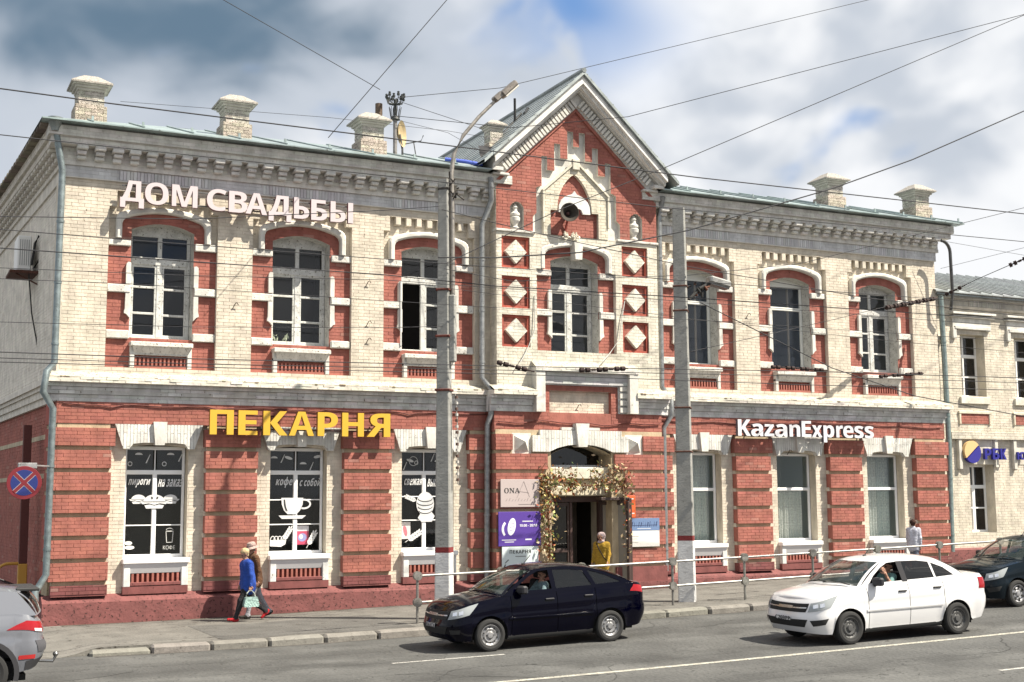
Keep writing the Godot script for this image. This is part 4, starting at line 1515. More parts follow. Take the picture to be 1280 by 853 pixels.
# ---------- the wall along the side street ----------
func side_wall() -> void:
	var dir := Vector3(0.053, 0, 1).normalized()
	var xf := Transform3D(Basis(dir, Vector3(0, 1, 0), dir.cross(Vector3(0, 1, 0))), Vector3.ZERO)
	var w := wall_stuff
	var col := Color(0.79, 0.745, 0.66)  # lighter than CREAM: missing bounced light is put into the wall colour
	# two slim blind windows and, below, the windows of the ground floor
	var slim := []
	for u in [-13.4, -8.6]:
		var s := PackedVector2Array([Vector2(u - 0.75, 6.6), Vector2(u + 0.75, 6.6)])
		for a in arc_top(u, 0.75, 9.3, 9.6):
			s.append(a)
		if u < -10.0:
			slim.append(s)
	bricks(w, PackedVector2Array([Vector2(-18.0, 5.45), Vector2(-0.01, 5.45), Vector2(-0.01, 10.0), Vector2(-18.0, 10.0)]), slim, xf, 0.0, col)
	var o := w.xf
	w.xf = xf
	for s in slim:
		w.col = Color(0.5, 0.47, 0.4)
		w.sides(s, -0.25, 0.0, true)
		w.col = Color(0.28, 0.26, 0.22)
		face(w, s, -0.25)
	# corner pilaster and the crowning bands
	w.col = CREAM
	w.box(Vector3(-0.85, 5.5, -0.1), Vector3(-0.003, 9.99, 0.06))
	for k in [[9.975, 10.255, 0.05], [10.255, 10.36, 0.10], [10.36, 10.66, 0.08], [10.665, 10.83, 0.36], [10.83, 11.06, 0.43]]:
		w.col = Color(0.72, 0.68, 0.60)
		w.box(Vector3(-18.0, k[0], -0.1), Vector3(-0.103, k[1], k[2]))
	for k in [[4.885, 5.045, 0.08], [5.045, 5.21, 0.13], [5.21, 5.30, 0.18], [5.30, 5.42, 0.24]]:
		w.col = Color(0.72, 0.68, 0.60)
		w.box(Vector3(-18.0, k[0], -0.2), Vector3(-0.202, k[1], k[2]))
	w.quad(Vector3(-18, 5.42, 0.24), Vector3(-0.0, 5.42, 0.24), Vector3(-0.0, 5.56, 0.0), Vector3(-18, 5.56, 0.0), Vector3(0, 1, 1))
	w.xf = o
	bricks(w, rect(-18, 10.67, -0.103, 10.83), [], xf, 0.368, Color(0.72, 0.68, 0.60))
	bricks(w, rect(-18, 10.835, -0.103, 11.06), [], xf, 0.438, Color(0.72, 0.68, 0.60))
	# dentils
	var dm := []
	for i in 3:
		var b := mb(jit(Color(0.68, 0.64, 0.57), 0.06))
		b.cbox(Vector3(-0.1, 10.372, 0.0), Vector3(0.1, 10.47, 0.12), 0.01)
		b.cbox(Vector3(-0.1, 10.48, 0.0), Vector3(0.1, 10.57, 0.2), 0.01)
		b.cbox(Vector3(-0.12, 10.58, 0.0), Vector3(0.12, 10.66, 0.28), 0.01)
		dm.append(b.mesh())
	for i in 44:
		var p := part(bld, "cornice_bracket", dm[i % 3], M.wall)
		p.transform = xf * Transform3D(Basis(), Vector3(-0.35 - i * 0.4, 0, 0.075))
	# red ground floor: a banded corner, then plain painted wall with white framed windows
	var openings := [rect(-16.0, 1.4, -12.6, 3.95)]
	bricks(w, rect(-18, 0.6, -1.05, 4.885), openings, xf, 0.0, Color(0.36, 0.12, 0.09), {"relief": 0.006})
	w.xf = xf
	w.col = Color(0.58, 0.53, 0.45)
	w.sides(openings[0], -0.2, 0.0, true)
	w.box(Vector3(-16.0, 1.4, -0.25), Vector3(-12.6, 3.95, -0.18))
	w.col = Color(0.46, 0.37, 0.25)
	w.box(Vector3(-1.05, 0.6, -0.2), Vector3(-0.31, 4.885, 0.04))
	for k in 7:
		w.col = Color(0.38, 0.10, 0.075)
		w.box(Vector3(-1.08, 0.93 + 0.495 * k, -0.2), Vector3(-0.102, 1.33 + 0.495 * k, 0.07))
	w.col = Color(0.38, 0.10, 0.075)
	w.box(Vector3(-1.08, 4.40, -0.2), Vector3(-0.302, 4.88, 0.075))
	for y in [3.2, 4.1]:
		w.col = Color(0.50, 0.42, 0.30)
		w.box(Vector3(-9.5, y, -0.1), Vector3(-1.1, y + 0.11, 0.012))
	w.col = MAROON
	w.box(Vector3(-18, -0.3, -0.2), Vector3(-0.2, 0.5, 0.12))
	w.xf = o


# ---------- roofs, pipes ----------
func roofs() -> void:
	var rise := 1.27 / 4.0
	var yz := func(zz): return 11.13 + rise * (0.69 - zz)
	for s in [[-0.62, 10.55, true], [15.4, 26.72, false]]:
		var n := int(round((s[1] - s[0]) / 1.13))
		for i in n:
			var xa: float = lerpf(s[0], s[1], float(i) / n)
			var xb: float = lerpf(s[0], s[1], float(i + 1) / n)
			var b := mb(jit(Color(0.36, 0.44, 0.44), 0.08))
			var back := -3.35
			var za: float = back
			var zb2: float = back
			if s[2]:
				za = maxf(back, 0.69 - (xa - s[0]))
				zb2 = maxf(back, 0.69 - (xb - s[0]))
			elif i == n - 1:
				zb2 = back
			b.quad(Vector3(xa, yz.call(0.69), 0.69), Vector3(xb, yz.call(0.69), 0.69), Vector3(xb, yz.call(zb2), zb2), Vector3(xa, yz.call(za), za), Vector3(0, 1, 0))
			b.quad(Vector3(xa, 11.10, 0.69), Vector3(xb, 11.10, 0.69), Vector3(xb, yz.call(0.69), 0.69), Vector3(xa, yz.call(0.69), 0.69), Vector3(0, 0, 1))
			b.quad(Vector3(xa, 11.10, 0.69), Vector3(xb, 11.10, 0.69), Vector3(xb, 11.10, 0.3), Vector3(xa, 11.10, 0.3), Vector3(0, -1, 0))
			# the standing seam with its bent-up end
			b.tube([Vector3(xb - 0.02, yz.call(0.62) + 0.02, 0.62), Vector3(xb - 0.02, yz.call(maxf(zb2, -3.3)) + 0.02, maxf(zb2, -3.3))], 0.02, 5)
			b.box(Vector3(xb - 0.045, yz.call(0.45), 0.44), Vector3(xb + 0.005, yz.call(0.45) + 0.13, 0.47))
			part(bld, "roof_panel", b, M.roof)
	var b2 := mb(Color(0.34, 0.41, 0.41))
	# hip towards the side street and the slope behind the ridge
	b2.quad(Vector3(-0.62, 11.13, 0.69), Vector3(-1.4, 11.13, -18), Vector3(3.4, 12.41, -18), Vector3(3.4, 12.41, -3.35), Vector3(-0.3, 1, 0))
	b2.quad(Vector3(3.4, 12.41, -3.35), Vector3(26.7, 12.41, -3.35), Vector3(26.7, 11.1, -12.6), Vector3(3.4, 11.1, -12.6), Vector3(0, 1, 0))
	b2.col = Color(0.10, 0.09, 0.08)
	b2.box(Vector3(-0.2, 11.06, -12.0), Vector3(26.4, 11.10, -0.1))
	part(bld, "roof", b2, M.roof)
	# ragged side eave
	var e := mb(Color(0.20, 0.17, 0.13))
	for i in 45:
		var z := 0.3 - i * 0.4
		e.col = jit(Color(0.20, 0.17, 0.13), 0.3)
		e.box(Vector3(-0.63 + 0.053 * z, 11.06 + rng.randf_range(-0.03, 0.0), z), Vector3(-0.30 + 0.053 * z, 11.12, z - 0.36))
	part(bld, "eave_board", e, M.wall)
	# gable roof
	var gsl := 0.93
	for s in [-1.0, 1.0]:
		for i in 7:
			var z1 := 0.96 - i * 1.4
			var z0 := z1 - 1.4
			var b := mb(jit(Color(0.42, 0.46, 0.455), 0.06))
			var a: Vector3 = Vector3(CX, 14.03, z1)
			var c: Vector3 = Vector3(CX + s * 2.95, 14.03 - 2.95 * gsl, z1)
			var dn := Vector3(0, 0, z0 - z1)
			b.quad(a, c, c + dn, a + dn, Vector3(s, 1, 0))
			if i == 0:
				var dy := Vector3(0, -0.09, 0)
				b.quad(a, c, c + dy, a + dy, Vector3(0, 0, 1))
				b.quad(a + dy, c + dy, c + dy + Vector3(0, 0, -0.8), a + dy + Vector3(0, 0, -0.8), Vector3(0, -1, 0))
			# pressed rows
			for k in 15:
				var t := (k + 0.5) / 15.0
				var p := a.lerp(c, t)
				b.tube([p + Vector3(0, 0.004, 0), p + dn + Vector3(0, 0.004, 0)], 0.018, 4)
			part(bld, "gable_roof_panel", b, M.roof)
	var rd := mb(Color(0.26, 0.29, 0.29))
	rd.tube([Vector3(CX, 14.05, 0.97), Vector3(CX, 14.05, -9.0)], 0.07, 8)
	part(bld, "roof_ridge", rd, M.roof)
	# brick vent stacks
	for p in [[0.58, -1.0], [4.05, -1.0], [7.6, -1.0], [10.98, -0.55], [22.8, -1.0], [26.35, -1.0]]:
		var x: float = p[0]
		var z: float = p[1]
		var y: float = yz.call(z) - 0.25
		var small: float = 0.62 if x > 10.0 and x < 12.0 else 1.0
		var st := mb(Color(0.58, 0.52, 0.44))
		var hw := 0.29 * small
		var lift := 0.35 if small < 1.0 else 0.0
		bricks_box(st, x, z, hw + 0.06, y, y + 0.5 + lift, Color(0.68, 0.60, 0.50))
		bricks_box(st, x, z, hw, y + 0.5 + lift, y + 0.86 + lift, Color(0.68, 0.64, 0.56))
		var chim := part(bld, "chimney", st, M.rubble)
		var cap := mb(Color(0.55, 0.52, 0.46))
		for k in [[0.86, 0.03], [0.92, 0.08], [0.98, 0.14]]:
			var e2: float = hw + k[1] * small
			cap.cbox(Vector3(x - e2, y + k[0] + lift, z - e2), Vector3(x + e2, y + k[0] + 0.065 + lift, z + e2), 0.01)
		part(chim, "cap_course", cap, M.wall)
		var lid := mb(Color(0.62, 0.58, 0.52))
		var q := hw + 0.18 * small
		var yy := y + 1.045 + lift
		var t2 := hw * 0.55
		var lo := [Vector3(x - q, yy, z - q), Vector3(x + q, yy, z - q), Vector3(x + q, yy, z + q), Vector3(x - q, yy, z + q)]
		var hi := [Vector3(x - t2, yy + 0.22 * small, z - t2), Vector3(x + t2, yy + 0.22 * small, z - t2), Vector3(x + t2, yy + 0.22 * small, z + t2), Vector3(x - t2, yy + 0.22 * small, z + t2)]
		for i in 4:
			var j := (i + 1) % 4
			lid.quad(lo[i], lo[j], hi[j], hi[i], (lo[i] + lo[j]) / 2 - Vector3(x, yy - 1, z))
			lid.quad(lo[i], lo[j], lo[j] - Vector3(0, 0.04, 0), lo[i] - Vector3(0, 0.04, 0), (lo[i] + lo[j]) / 2 - Vector3(x, yy, z))
		lid.quad(hi[0], hi[1], hi[2], hi[3], Vector3(0, 1, 0))
		lid.quad(lo[0] - Vector3(0, 0.04, 0), lo[1] - Vector3(0, 0.04, 0), lo[2] - Vector3(0, 0.04, 0), lo[3] - Vector3(0, 0.04, 0), Vector3(0, -1, 0))
		part(chim, "lid", lid, M.rust)


func bricks_box(b: MB, x: float, z: float, hw: float, y0: float, y1: float, col: Color) -> void:
	b.col = col
	b.box(Vector3(x - hw, y0, z - hw), Vector3(x + hw, y1, z + hw))
	for i in 4:
		var bas := Basis(Vector3(0, 1, 0), i * PI / 2)
		bricks(b, rect(-hw, y0, hw, y1), [], Transform3D(bas, Vector3(x, 0, z)), hw + 0.012, col, {"base": y0, "jitter": 0.16, "relief": 0.014})


func pipe(path: Array, r: float, col: Color) -> void:
	var b := mb(col)
	b.tube(path, r, 12)
	for k in path.size() - 1:
		var a: Vector3 = path[k]
		var e: Vector3 = path[k + 1]
		var l := (e - a).length()
		var d := (e - a).normalized()
		var n := int(l / 1.3)
		for i in n:
			var p := a + d * (l * (i + 0.7) / maxf(1, n))
			b.tube([p - d * 0.025, p + d * 0.025], r + 0.012, 12)
	part(bld, "downpipe", b, M.metal)


func downpipes() -> void:
	var blue := Color(0.30, 0.36, 0.37)
	pipe([Vector3(-0.30, 10.98, 0.36), Vector3(-0.12, 10.1, 0.28), Vector3(-0.11, 9.85, 0.25), Vector3(-0.13, 5.72, 0.25), Vector3(-0.30, 5.50, 0.42), Vector3(-0.36, 5.05, 0.42), Vector3(-0.12, 4.70, 0.22), Vector3(-0.14, 1.1, 0.22), Vector3(-0.36, 0.75, 0.35), Vector3(-0.36, 0.5, 0.35)], 0.075, blue)
	var fn := mb(Color(0.36, 0.40, 0.40))
	fn.lathe([Vector2(0.08, 10.9), Vector2(0.1, 10.98), Vector2(0.17, 11.12), Vector2(0.18, 11.2)], Vector3(-0.32, 0, 0.42), 12)
	part(bld, "pipe_funnel", fn, M.metal)
	var g := Color(0.38, 0.395, 0.40)
	pipe([Vector3(10.40, 10.95, 0.50), Vector3(10.44, 10.35, 0.45), Vector3(10.30, 9.75, 0.16), Vector3(10.28, 5.75, 0.16), Vector3(10.46, 5.42, 0.38), Vector3(10.44, 4.80, 0.36), Vector3(10.40, 4.55, 0.24), Vector3(10.36, 0.5, 0.24)], 0.075, g)
	pipe([Vector3(15.68, 10.95, 0.50), Vector3(15.72, 10.4, 0.20), Vector3(15.72, 5.70, 0.16), Vector3(15.86, 5.30, 0.40), Vector3(15.86, 4.9, 0.40), Vector3(15.70, 4.55, 0.24), Vector3(15.68, 0.7, 0.24)], 0.075, g)
	pipe([Vector3(26.20, 8.9, 0.05), Vector3(26.24, 6.8, 0.05), Vector3(26.26, 4.4, 0.05), Vector3(26.18, 0.95, 0.05)], 0.085, Color(0.34, 0.42, 0.41))


func right_building() -> void:
	var r := thing("cream_building", "lower cream brick building with a ribbed metal roof adjoining the red and cream one", "building")
	var w := mb()
	var z := -0.30
	var x1 := 44.0
	var col := Color(0.66, 0.60, 0.50)
	var ups := []
	var lows := []
	for i in 7:
		var c := 27.80 + i * 2.36
		ups.append(rect(c - 0.52, 5.80, c + 0.52, 7.78))
		lows.append(rect(c - 0.52 + 0.14, 1.50, c + 0.52 + 0.14, 3.62))
	bricks(w, rect(26.0, 0.7, x1, 8.64), ups + lows, T0, z, col, {"keep": r, "shared": brick_variants(col, BRICK - 0.010, ROW - 0.009, 0.009), "jitter": 0.05})
	w.col = col
	for h in ups + lows:
		w.sides(h, z - 0.42, z, true)
	# corner strip beside the taller house
	w.box(Vector3(26.05, 0.7, z - 0.1), Vector3(26.15, 7.7, -0.08))
	w.box(Vector3(26.05, 7.5, z - 0.1), Vector3(26.5, 7.62, -0.02))
	# cornice
	for k in [[8.60, 8.68, 0.05, CREAM], [8.68, 8.90, 0.03, Color(0.55, 0.52, 0.46)], [8.90, 8.97, 0.2, Color(0.6, 0.58, 0.54)], [8.97, 9.06, 0.32, Color(0.62, 0.6, 0.56)]]:
		w.col = k[3]
		w.box(Vector3(26.05, k[0], z - 0.2), Vector3(x1, k[1], z + k[2]))
	for c in [28.6, 30.96, 33.3]:
		bricks(w, rect(c - 0.9, 8.69, c + 0.7, 8.89), [], T0, z + 0.045, Color(0.55, 0.53, 0.48), {"row": 0.2, "base": 8.69, "len": 0.08, "relief": 0.015, "jitter": 0.12})
	# ledge above the ground floor
	w.col = Color(0.68, 0.63, 0.53)
	w.box(Vector3(26.6, 4.42, z - 0.1), Vector3(x1, 4.64, z + 0.14))
	bricks(w, rect(26.6, 4.43, x1, 4.64), [], T0, z + 0.15, Color(0.68, 0.63, 0.53))
	var pl := mb(MAROON)
	pl.box(Vector3(26.0, -0.3, z - 0.2), Vector3(x1, 0.98, z + 0.10))
	pl.quad(Vector3(26.0, 0.98, z + 0.10), Vector3(x1, 0.98, z + 0.10), Vector3(x1, 1.05, z - 0.02), Vector3(26.0, 1.05, z - 0.02), Vector3(0, 1, 0))
	part(r, "plinth", pl, M.plinth)
	var cw := mb(Color(0.3, 0.27, 0.22))
	cw.box(Vector3(26.06, -0.3, -12), Vector3(x1, 8.9, -2.4))
	part(r, "inner_walls", cw, M.wall)
	for i in 7:
		var c := 27.80 + i * 2.36
		# upper window with its straight hood
		var h := mb(WHITE)
		h.cbox(Vector3(c - 0.92, 8.30, z - 0.05), Vector3(c + 0.88, 8.36, z + 0.16), 0.01)
		h.cbox(Vector3(c - 0.95, 8.40, z - 0.05), Vector3(c + 0.92, 8.47, z + 0.20), 0.01)
		h.cbox(Vector3(c - 0.86, 7.98, z - 0.05), Vector3(c + 0.80, 8.30, z + 0.06), 0.01)
		h.cbox(Vector3(c - 0.80, 7.93, z - 0.05), Vector3(c + 0.74, 8.03, z + 0.11), 0.01)
		for s in [-0.80, 0.68]:
			h.cbox(Vector3(c + s - 0.08, 7.62 if s < 0 else 7.9, z - 0.05), Vector3(c + s + 0.08, 7.98, z + 0.09), 0.01)
		part(r, "window_hood", h, M.wall)
		var f := mb(Color(0.74, 0.74, 0.72))
		var zf := z - 0.36
		var x0 := c - 0.52
		var xe := c + 0.52
		for x in [x0, c - 0.10, xe - 0.06]:
			f.cbox(Vector3(x, 5.80, zf - 0.05), Vector3(x + 0.07, 7.78, zf), 0.008)
		for y in [5.80, 6.42, 7.06, 7.72]:
			f.cbox(Vector3(x0, y, zf - 0.05), Vector3(xe, y + (0.11 if y == 7.06 else 0.055), zf + 0.004), 0.008)
		var win := part(r, "window", f, M.paint)
		for y in [[5.85, 6.42], [6.47, 7.06], [7.17, 7.72]]:
			pane(win, x0 + 0.06, y[0], c - 0.09, y[1], zf - 0.03, M.glass)
			pane(win, c - 0.03, y[0], xe - 0.05, y[1], zf - 0.031, M.glass)
		var sl := mb(Color(0.70, 0.67, 0.58))
		sl.cbox(Vector3(c - 0.66, 5.55, z - 0.3), Vector3(c + 0.60, 5.77, z + 0.08), 0.012)
		part(r, "window_sill", sl, M.wall)
		var rp := mb(Color(0.66, 0.60, 0.48))
		rp.cbox(Vector3(c - 0.76, 5.235, z - 0.05), Vector3(c + 0.66, 5.32, z + 0.06), 0.01)
		rp.cbox(Vector3(c + 0.54, 4.9, z - 0.05), Vector3(c + 0.62, 5.235, z + 0.05), 0.01)
		rp.cbox(Vector3(c - 0.74, 4.9, z - 0.05), Vector3(c - 0.66, 5.235, z + 0.05), 0.01)
		part(r, "panel_frame", rp, M.wall)
		var rr := mb()
		bricks(rr, rect(c - 0.66, 4.92, c + 0.54, 5.235), [], T0, z + 0.02, RED)
		part(r, "panel", rr, M.wall)
		dark_room(r, c, 0.7, 5.7, 7.8, zf - 0.07, -2.0, Color(0.05, 0.045, 0.04))
		# lower window
		var c2 := c + 0.14
		var f2 := mb(Color(0.78, 0.79, 0.79))
		x0 = c2 - 0.52
		xe = c2 + 0.52
		for x in [x0, c2 - 0.04, xe - 0.07]:
			f2.cbox(Vector3(x, 1.50, zf - 0.05), Vector3(x + 0.07, 3.62, zf), 0.008)
		for y in [1.50, 2.24, 2.88, 3.56]:
			f2.cbox(Vector3(x0, y, zf - 0.05), Vector3(xe, y + (0.11 if y == 2.88 else 0.05 if y == 2.24 else 0.07), zf + 0.004), 0.008)
		for x in [c2 - 0.46, c2 - 0.10]:
			f2.cbox(Vector3(x, 1.55, zf - 0.05), Vector3(x + 0.06, 2.88, zf + 0.008), 0.008)
		var w2 := part(r, "window", f2, M.paint)
		for y in [[1.56, 2.24], [2.29, 2.88], [2.99, 3.56]]:
			pane(w2, x0 + 0.06, y[0], c2 - 0.03, y[1], zf - 0.03, M.glass)
			pane(w2, c2 + 0.03, y[0], xe - 0.06, y[1], zf - 0.031, M.glass)
		dark_room(r, c2, 0.7, 1.4, 3.65, zf - 0.07, -2.0, Color(0.04, 0.028, 0.026))
		var bx := mb(Color(0.66, 0.63, 0.56))
		bx.cbox(Vector3(c - 0.90, 3.48, z - 0.05), Vector3(c - 0.76, 4.42, z + 0.12), 0.012)
		bx.cbox(Vector3(c + 0.66, 3.54, z - 0.05), Vector3(c + 0.80, 4.42, z + 0.10), 0.012)
		bx.col = Color(0.66, 0.61, 0.52)
		bx.cbox(Vector3(c - 0.76, 3.63, z - 0.05), Vector3(c + 0.66, 4.42, z + 0.02), 0.01)
		part(r, "window_hood", bx, M.wall)
	# ribbed roof sheets
	var pitch := 1.72 / 5.2
	var n := 38
	for i in n:
		var xa := lerpf(25.95, x1, float(i) / n)
		var xb := lerpf(25.95, x1, float(i + 1) / n)
		var b := mb(jit(Color(0.50, 0.53, 0.53), 0.06))
		var ya := 9.07
		b.quad(Vector3(xa, ya, 0.12), Vector3(xb, ya, 0.12), Vector3(xb, ya + 5.2 * pitch, -5.1), Vector3(xa, ya + 5.2 * pitch, -5.1), Vector3(0, 1, 0))
		b.quad(Vector3(xa, ya - 0.05, 0.12), Vector3(xb, ya - 0.05, 0.12), Vector3(xb, ya, 0.12), Vector3(xa, ya, 0.12), Vector3(0, 0, 1))
		b.tube([Vector3(xb, ya + 0.02, 0.12), Vector3(xb, ya + 5.2 * pitch + 0.02, -5.1)], 0.03, 6)
		part(r, "roof_panel", b, M.roof)
	var bk := mb(Color(0.3, 0.33, 0.33))
	bk.quad(Vector3(25.95, 10.79, -5.1), Vector3(x1, 10.79, -5.1), Vector3(x1, 9.0, -12.1), Vector3(25.95, 9.0, -12.1), Vector3(0, 1, 0))
	bk.box(Vector3(26.06, 8.95, -11.9), Vector3(x1, 9.0, 0.05))
	part(r, "roof", bk, M.roof)
	part(r, "brickwork", w, M.wall, "stuff")


func dark_room(r: Node3D, c: float, hw: float, y0: float, y1: float, z0: float, z1: float, col: Color) -> void:
	var o := bld
	bld = r
	room(c, hw, y0, y1, z0, z1, col)
	bld = o


# ---------- lettering and signs ----------
var fonts := {}
func font(kind: String) -> Font:
	if not fonts.has(kind):
		var f := SystemFont.new()
		f.font_names = PackedStringArray(["Droid Serif" if kind.begins_with("serif") else "Droid Sans"])
		f.font_weight = 700 if kind.contains("bold") else 400
		fonts[kind] = f
	return fonts[kind]


func text_mesh(s: String, kind: String, height: float, depth: float) -> TextMesh:
	var t := TextMesh.new()
	t.text = s
	t.font = font(kind)
	t.font_size = 64
	t.pixel_size = height / 64.0 / 0.714
	t.depth = depth
	t.curve_step = 2.0
	t.horizontal_alignment = HORIZONTAL_ALIGNMENT_LEFT
	t.vertical_alignment = VERTICAL_ALIGNMENT_BOTTOM
	return t


func flat(c: Color, rough := 0.5) -> StandardMaterial3D:
	var m := StandardMaterial3D.new()
	m.albedo_color = c.linear_to_srgb()
	m.roughness = rough
	return m


# text whose box [x0, x1] x [y0, y1] is filled by the glyphs
func fit_text(parent: Node3D, called: String, s: String, kind: String, x0: float, x1: float, y0: float, y1: float, z: float, depth: float, m: Material) -> MeshInstance3D:
	var t := text_mesh(s, kind, y1 - y0, depth)
	var o := MeshInstance3D.new()
	o.name = called
	o.mesh = t
	o.material_override = m
	parent.add_child(o, true)
	var bb := t.get_aabb()
	var sx := (x1 - x0) / maxf(bb.size.x, 0.001)
	var sy := (y1 - y0) / maxf(bb.size.y, 0.001)
	var lean := 0.22 if kind.contains("slant") else 0.0
	o.transform = Transform3D(Basis(Vector3(sx, 0, 0), Vector3(lean * sy, sy, 0), Vector3(0, 0, 1)), Vector3(x0 - bb.position.x * sx - lean * (y1 - y0) * 0.3, y0 - bb.position.y * sy, z - bb.position.z))
	return o


# box letters one by one; boxes is a list of [letter, x0, x1, y0, y1]
func box_letters(t: Node3D, boxes: Array, z: float, depth: float, front: Material, side: Material) -> void:
	for b in boxes:
		var o := fit_text(t, "letter", b[0], "bold", b[1], b[2], b[3], b[4], z, depth, side)
		var f := fit_text(o, "letter_face", b[0], "bold", b[1], b[2], b[3], b[4], z + depth, 0.012, front)
		f.transform = o.transform.affine_inverse() * f.transform


func facade_signs() -> void:
	var zf := 0.24
	# upper sign
	var t := thing("wedding_sign", "row of pale pink box letters reading ДОМ СВАДЬБЫ above the left upper windows", "sign")
	var L := [["Д", 1.15, 1.68, 9.33, 9.96], ["О", 1.70, 2.23, 9.45, 9.97], ["М", 2.31, 2.90, 9.46, 9.97], ["С", 3.12, 3.58, 9.44, 9.96], ["В", 3.64, 4.08, 9.44, 9.95], ["А", 4.04, 4.56, 9.44, 9.95], ["Д", 4.60, 5.16, 9.32, 9.95], ["Ь", 5.22, 5.60, 9.43, 9.95], ["Б", 5.65, 6.06, 9.43, 9.94], ["Ы", 6.14, 6.72, 9.43, 9.94]]
	box_letters(t, L, zf, 0.09, flat(Color(0.54, 0.475, 0.49), 0.4), flat(Color(0.16, 0.04, 0.06), 0.4))
	var b := mb(Color(0.2, 0.2, 0.2))
	for y in [9.53, 9.85]:
		b.cbox(Vector3(1.2, y, 0.18), Vector3(6.7, y + 0.03, 0.21), 0.005)
	for x in [1.4, 2.6, 4.3, 5.5, 6.5]:
		b.box(Vector3(x, 9.6, 0.0), Vector3(x + 0.03, 9.63, 0.19))
	part(t, "rail", b, M.metal)
	# bakery sign
	t = thing("bakery_sign", "row of big yellow box letters reading ПЕКАРНЯ over the left shop windows", "sign")
	L = [["П", 3.29, 3.84, 4.18, 4.75], ["Е", 3.95, 4.40, 4.18, 4.75], ["К", 4.54, 5.12, 4.18, 4.75], ["А", 5.16, 5.77, 4.18, 4.75], ["Р", 5.86, 6.36, 4.18, 4.75], ["Н", 6.47, 7.02, 4.18, 4.75], ["Я", 7.10, 7.70, 4.18, 4.75]]
	box_letters(t, L, 0.28, 0.11, flat(Color(0.60, 0.36, 0.035), 0.4), flat(Color(0.22, 0.12, 0.02), 0.4))
	b = mb(Color(0.12, 0.05, 0.045))
	for y in [4.30, 4.62]:
		b.cbox(Vector3(3.3, y, 0.2), Vector3(7.6, y + 0.03, 0.25), 0.005)
	for x in [3.5, 4.7, 5.9, 7.3]:
		b.box(Vector3(x, 4.45, 0.08), Vector3(x + 0.03, 4.48, 0.22))
	part(t, "rail", b, M.metal)
	# clothes shop sign
	t = thing("shop_sign", "row of white box letters reading KazanExpress over the right shop windows", "sign")
	L = [["K", 18.07, 18.50, 4.37, 4.83], ["a", 18.52, 18.93, 4.36, 4.72], ["z", 18.98, 19.32, 4.37, 4.71], ["a", 19.35, 19.78, 4.36, 4.72], ["n", 19.86, 20.24, 4.37, 4.72], ["E", 20.30, 20.64, 4.37, 4.83], ["x", 20.67, 21.04, 4.37, 4.71], ["p", 21.09, 21.48, 4.22, 4.72], ["r", 21.56, 21.80, 4.37, 4.72], ["e", 21.82, 22.20, 4.36, 4.72], ["s", 22.24, 22.58, 4.36, 4.72], ["s", 22.63, 22.97, 4.36, 4.72]]
	box_letters(t, L, 0.28, 0.10, flat(Color(0.64, 0.64, 0.67), 0.4), flat(Color(0.10, 0.10, 0.12), 0.4))
	b = mb(Color(0.10, 0.05, 0.05))
	for y in [4.46, 4.60]:
		b.cbox(Vector3(18.1, y, 0.2), Vector3(22.95, y + 0.025, 0.25), 0.005)
	for x in [18.6, 20.2, 21.6, 22.7]:
		b.box(Vector3(x, 4.5, 0.08), Vector3(x + 0.03, 4.53, 0.22))
	part(t, "rail", b, M.metal)
	# bank sign on the right building
	t = thing("bank_sign", "round half orange half blue emblem with blue letters РБК on the cream building", "sign")
	var bl := flat(Color(0.02, 0.018, 0.22), 0.4)
	var disc := mb(Color(0.62, 0.42, 0.20))
	var up := PackedVector2Array()
	var dn := PackedVector2Array()
	for i in 25:
		var a := deg_to_rad(38.0) + PI * i / 24.0
		up.append(Vector2(27.40, 4.02) + Vector2(cos(a), sin(a)) * 0.335 + Vector2(-0.012, 0.015))
		dn.append(Vector2(27.40, 4.02) - Vector2(cos(a), sin(a)) * 0.335 + Vector2(0.012, -0.015))
	disc.prism(up, -0.22, -0.10)
	disc.col = Color(0.02, 0.018, 0.22)
	disc.prism(dn, -0.22, -0.10)
	part(t, "emblem", disc, M.paint)
	for l in [["Р", 27.92, 28.20, 3.79, 4.14], ["Б", 28.26, 28.54, 3.79, 4.14], ["К", 28.60, 28.86, 3.79, 4.14]]:
		fit_text(t, "letter", l[0], "bold", l[1], l[2], l[3], l[4], -0.20, 0.09, bl)
	t = thing("law_office_sign", "single blue letter Ю mounted on the cream building right of the round emblem", "sign")
	fit_text(t, "letter", "Ю", "bold", 29.35, 29.72, 3.79, 4.04, -0.20, 0.08, bl)
	window_prints()
	door_boards()


func print_on(parent: Node3D, polys: Array, z: float, col: Color, called := "print") -> void:
	var b := mb(col)
	for p in polys:
		b.prism(p, z - 0.001, z + 0.001)
	part(parent, called, b, M.paint)


func ellipse(c: Vector2, rx: float, ry: float, a0 := 0.0, a1 := TAU, n := 20, rot := 0.0) -> PackedVector2Array:
	var p := PackedVector2Array()
	for i in n + (0 if absf(a1 - a0 - TAU) < 0.01 else 1):
		var a := lerpf(a0, a1, float(i) / n)
		p.append(c + Vector2(cos(a) * rx, sin(a) * ry).rotated(rot))
	return p


func ring_seg(c: Vector2, rx: float, ry: float, th: float, a0: float, a1: float, n := 16) -> PackedVector2Array:
	var p := ellipse(c, rx, ry, a0, a1, n)
	var q := ellipse(c, rx - th, ry - th, a0, a1, n)
	q.reverse()
	p.append_array(q)
	return p


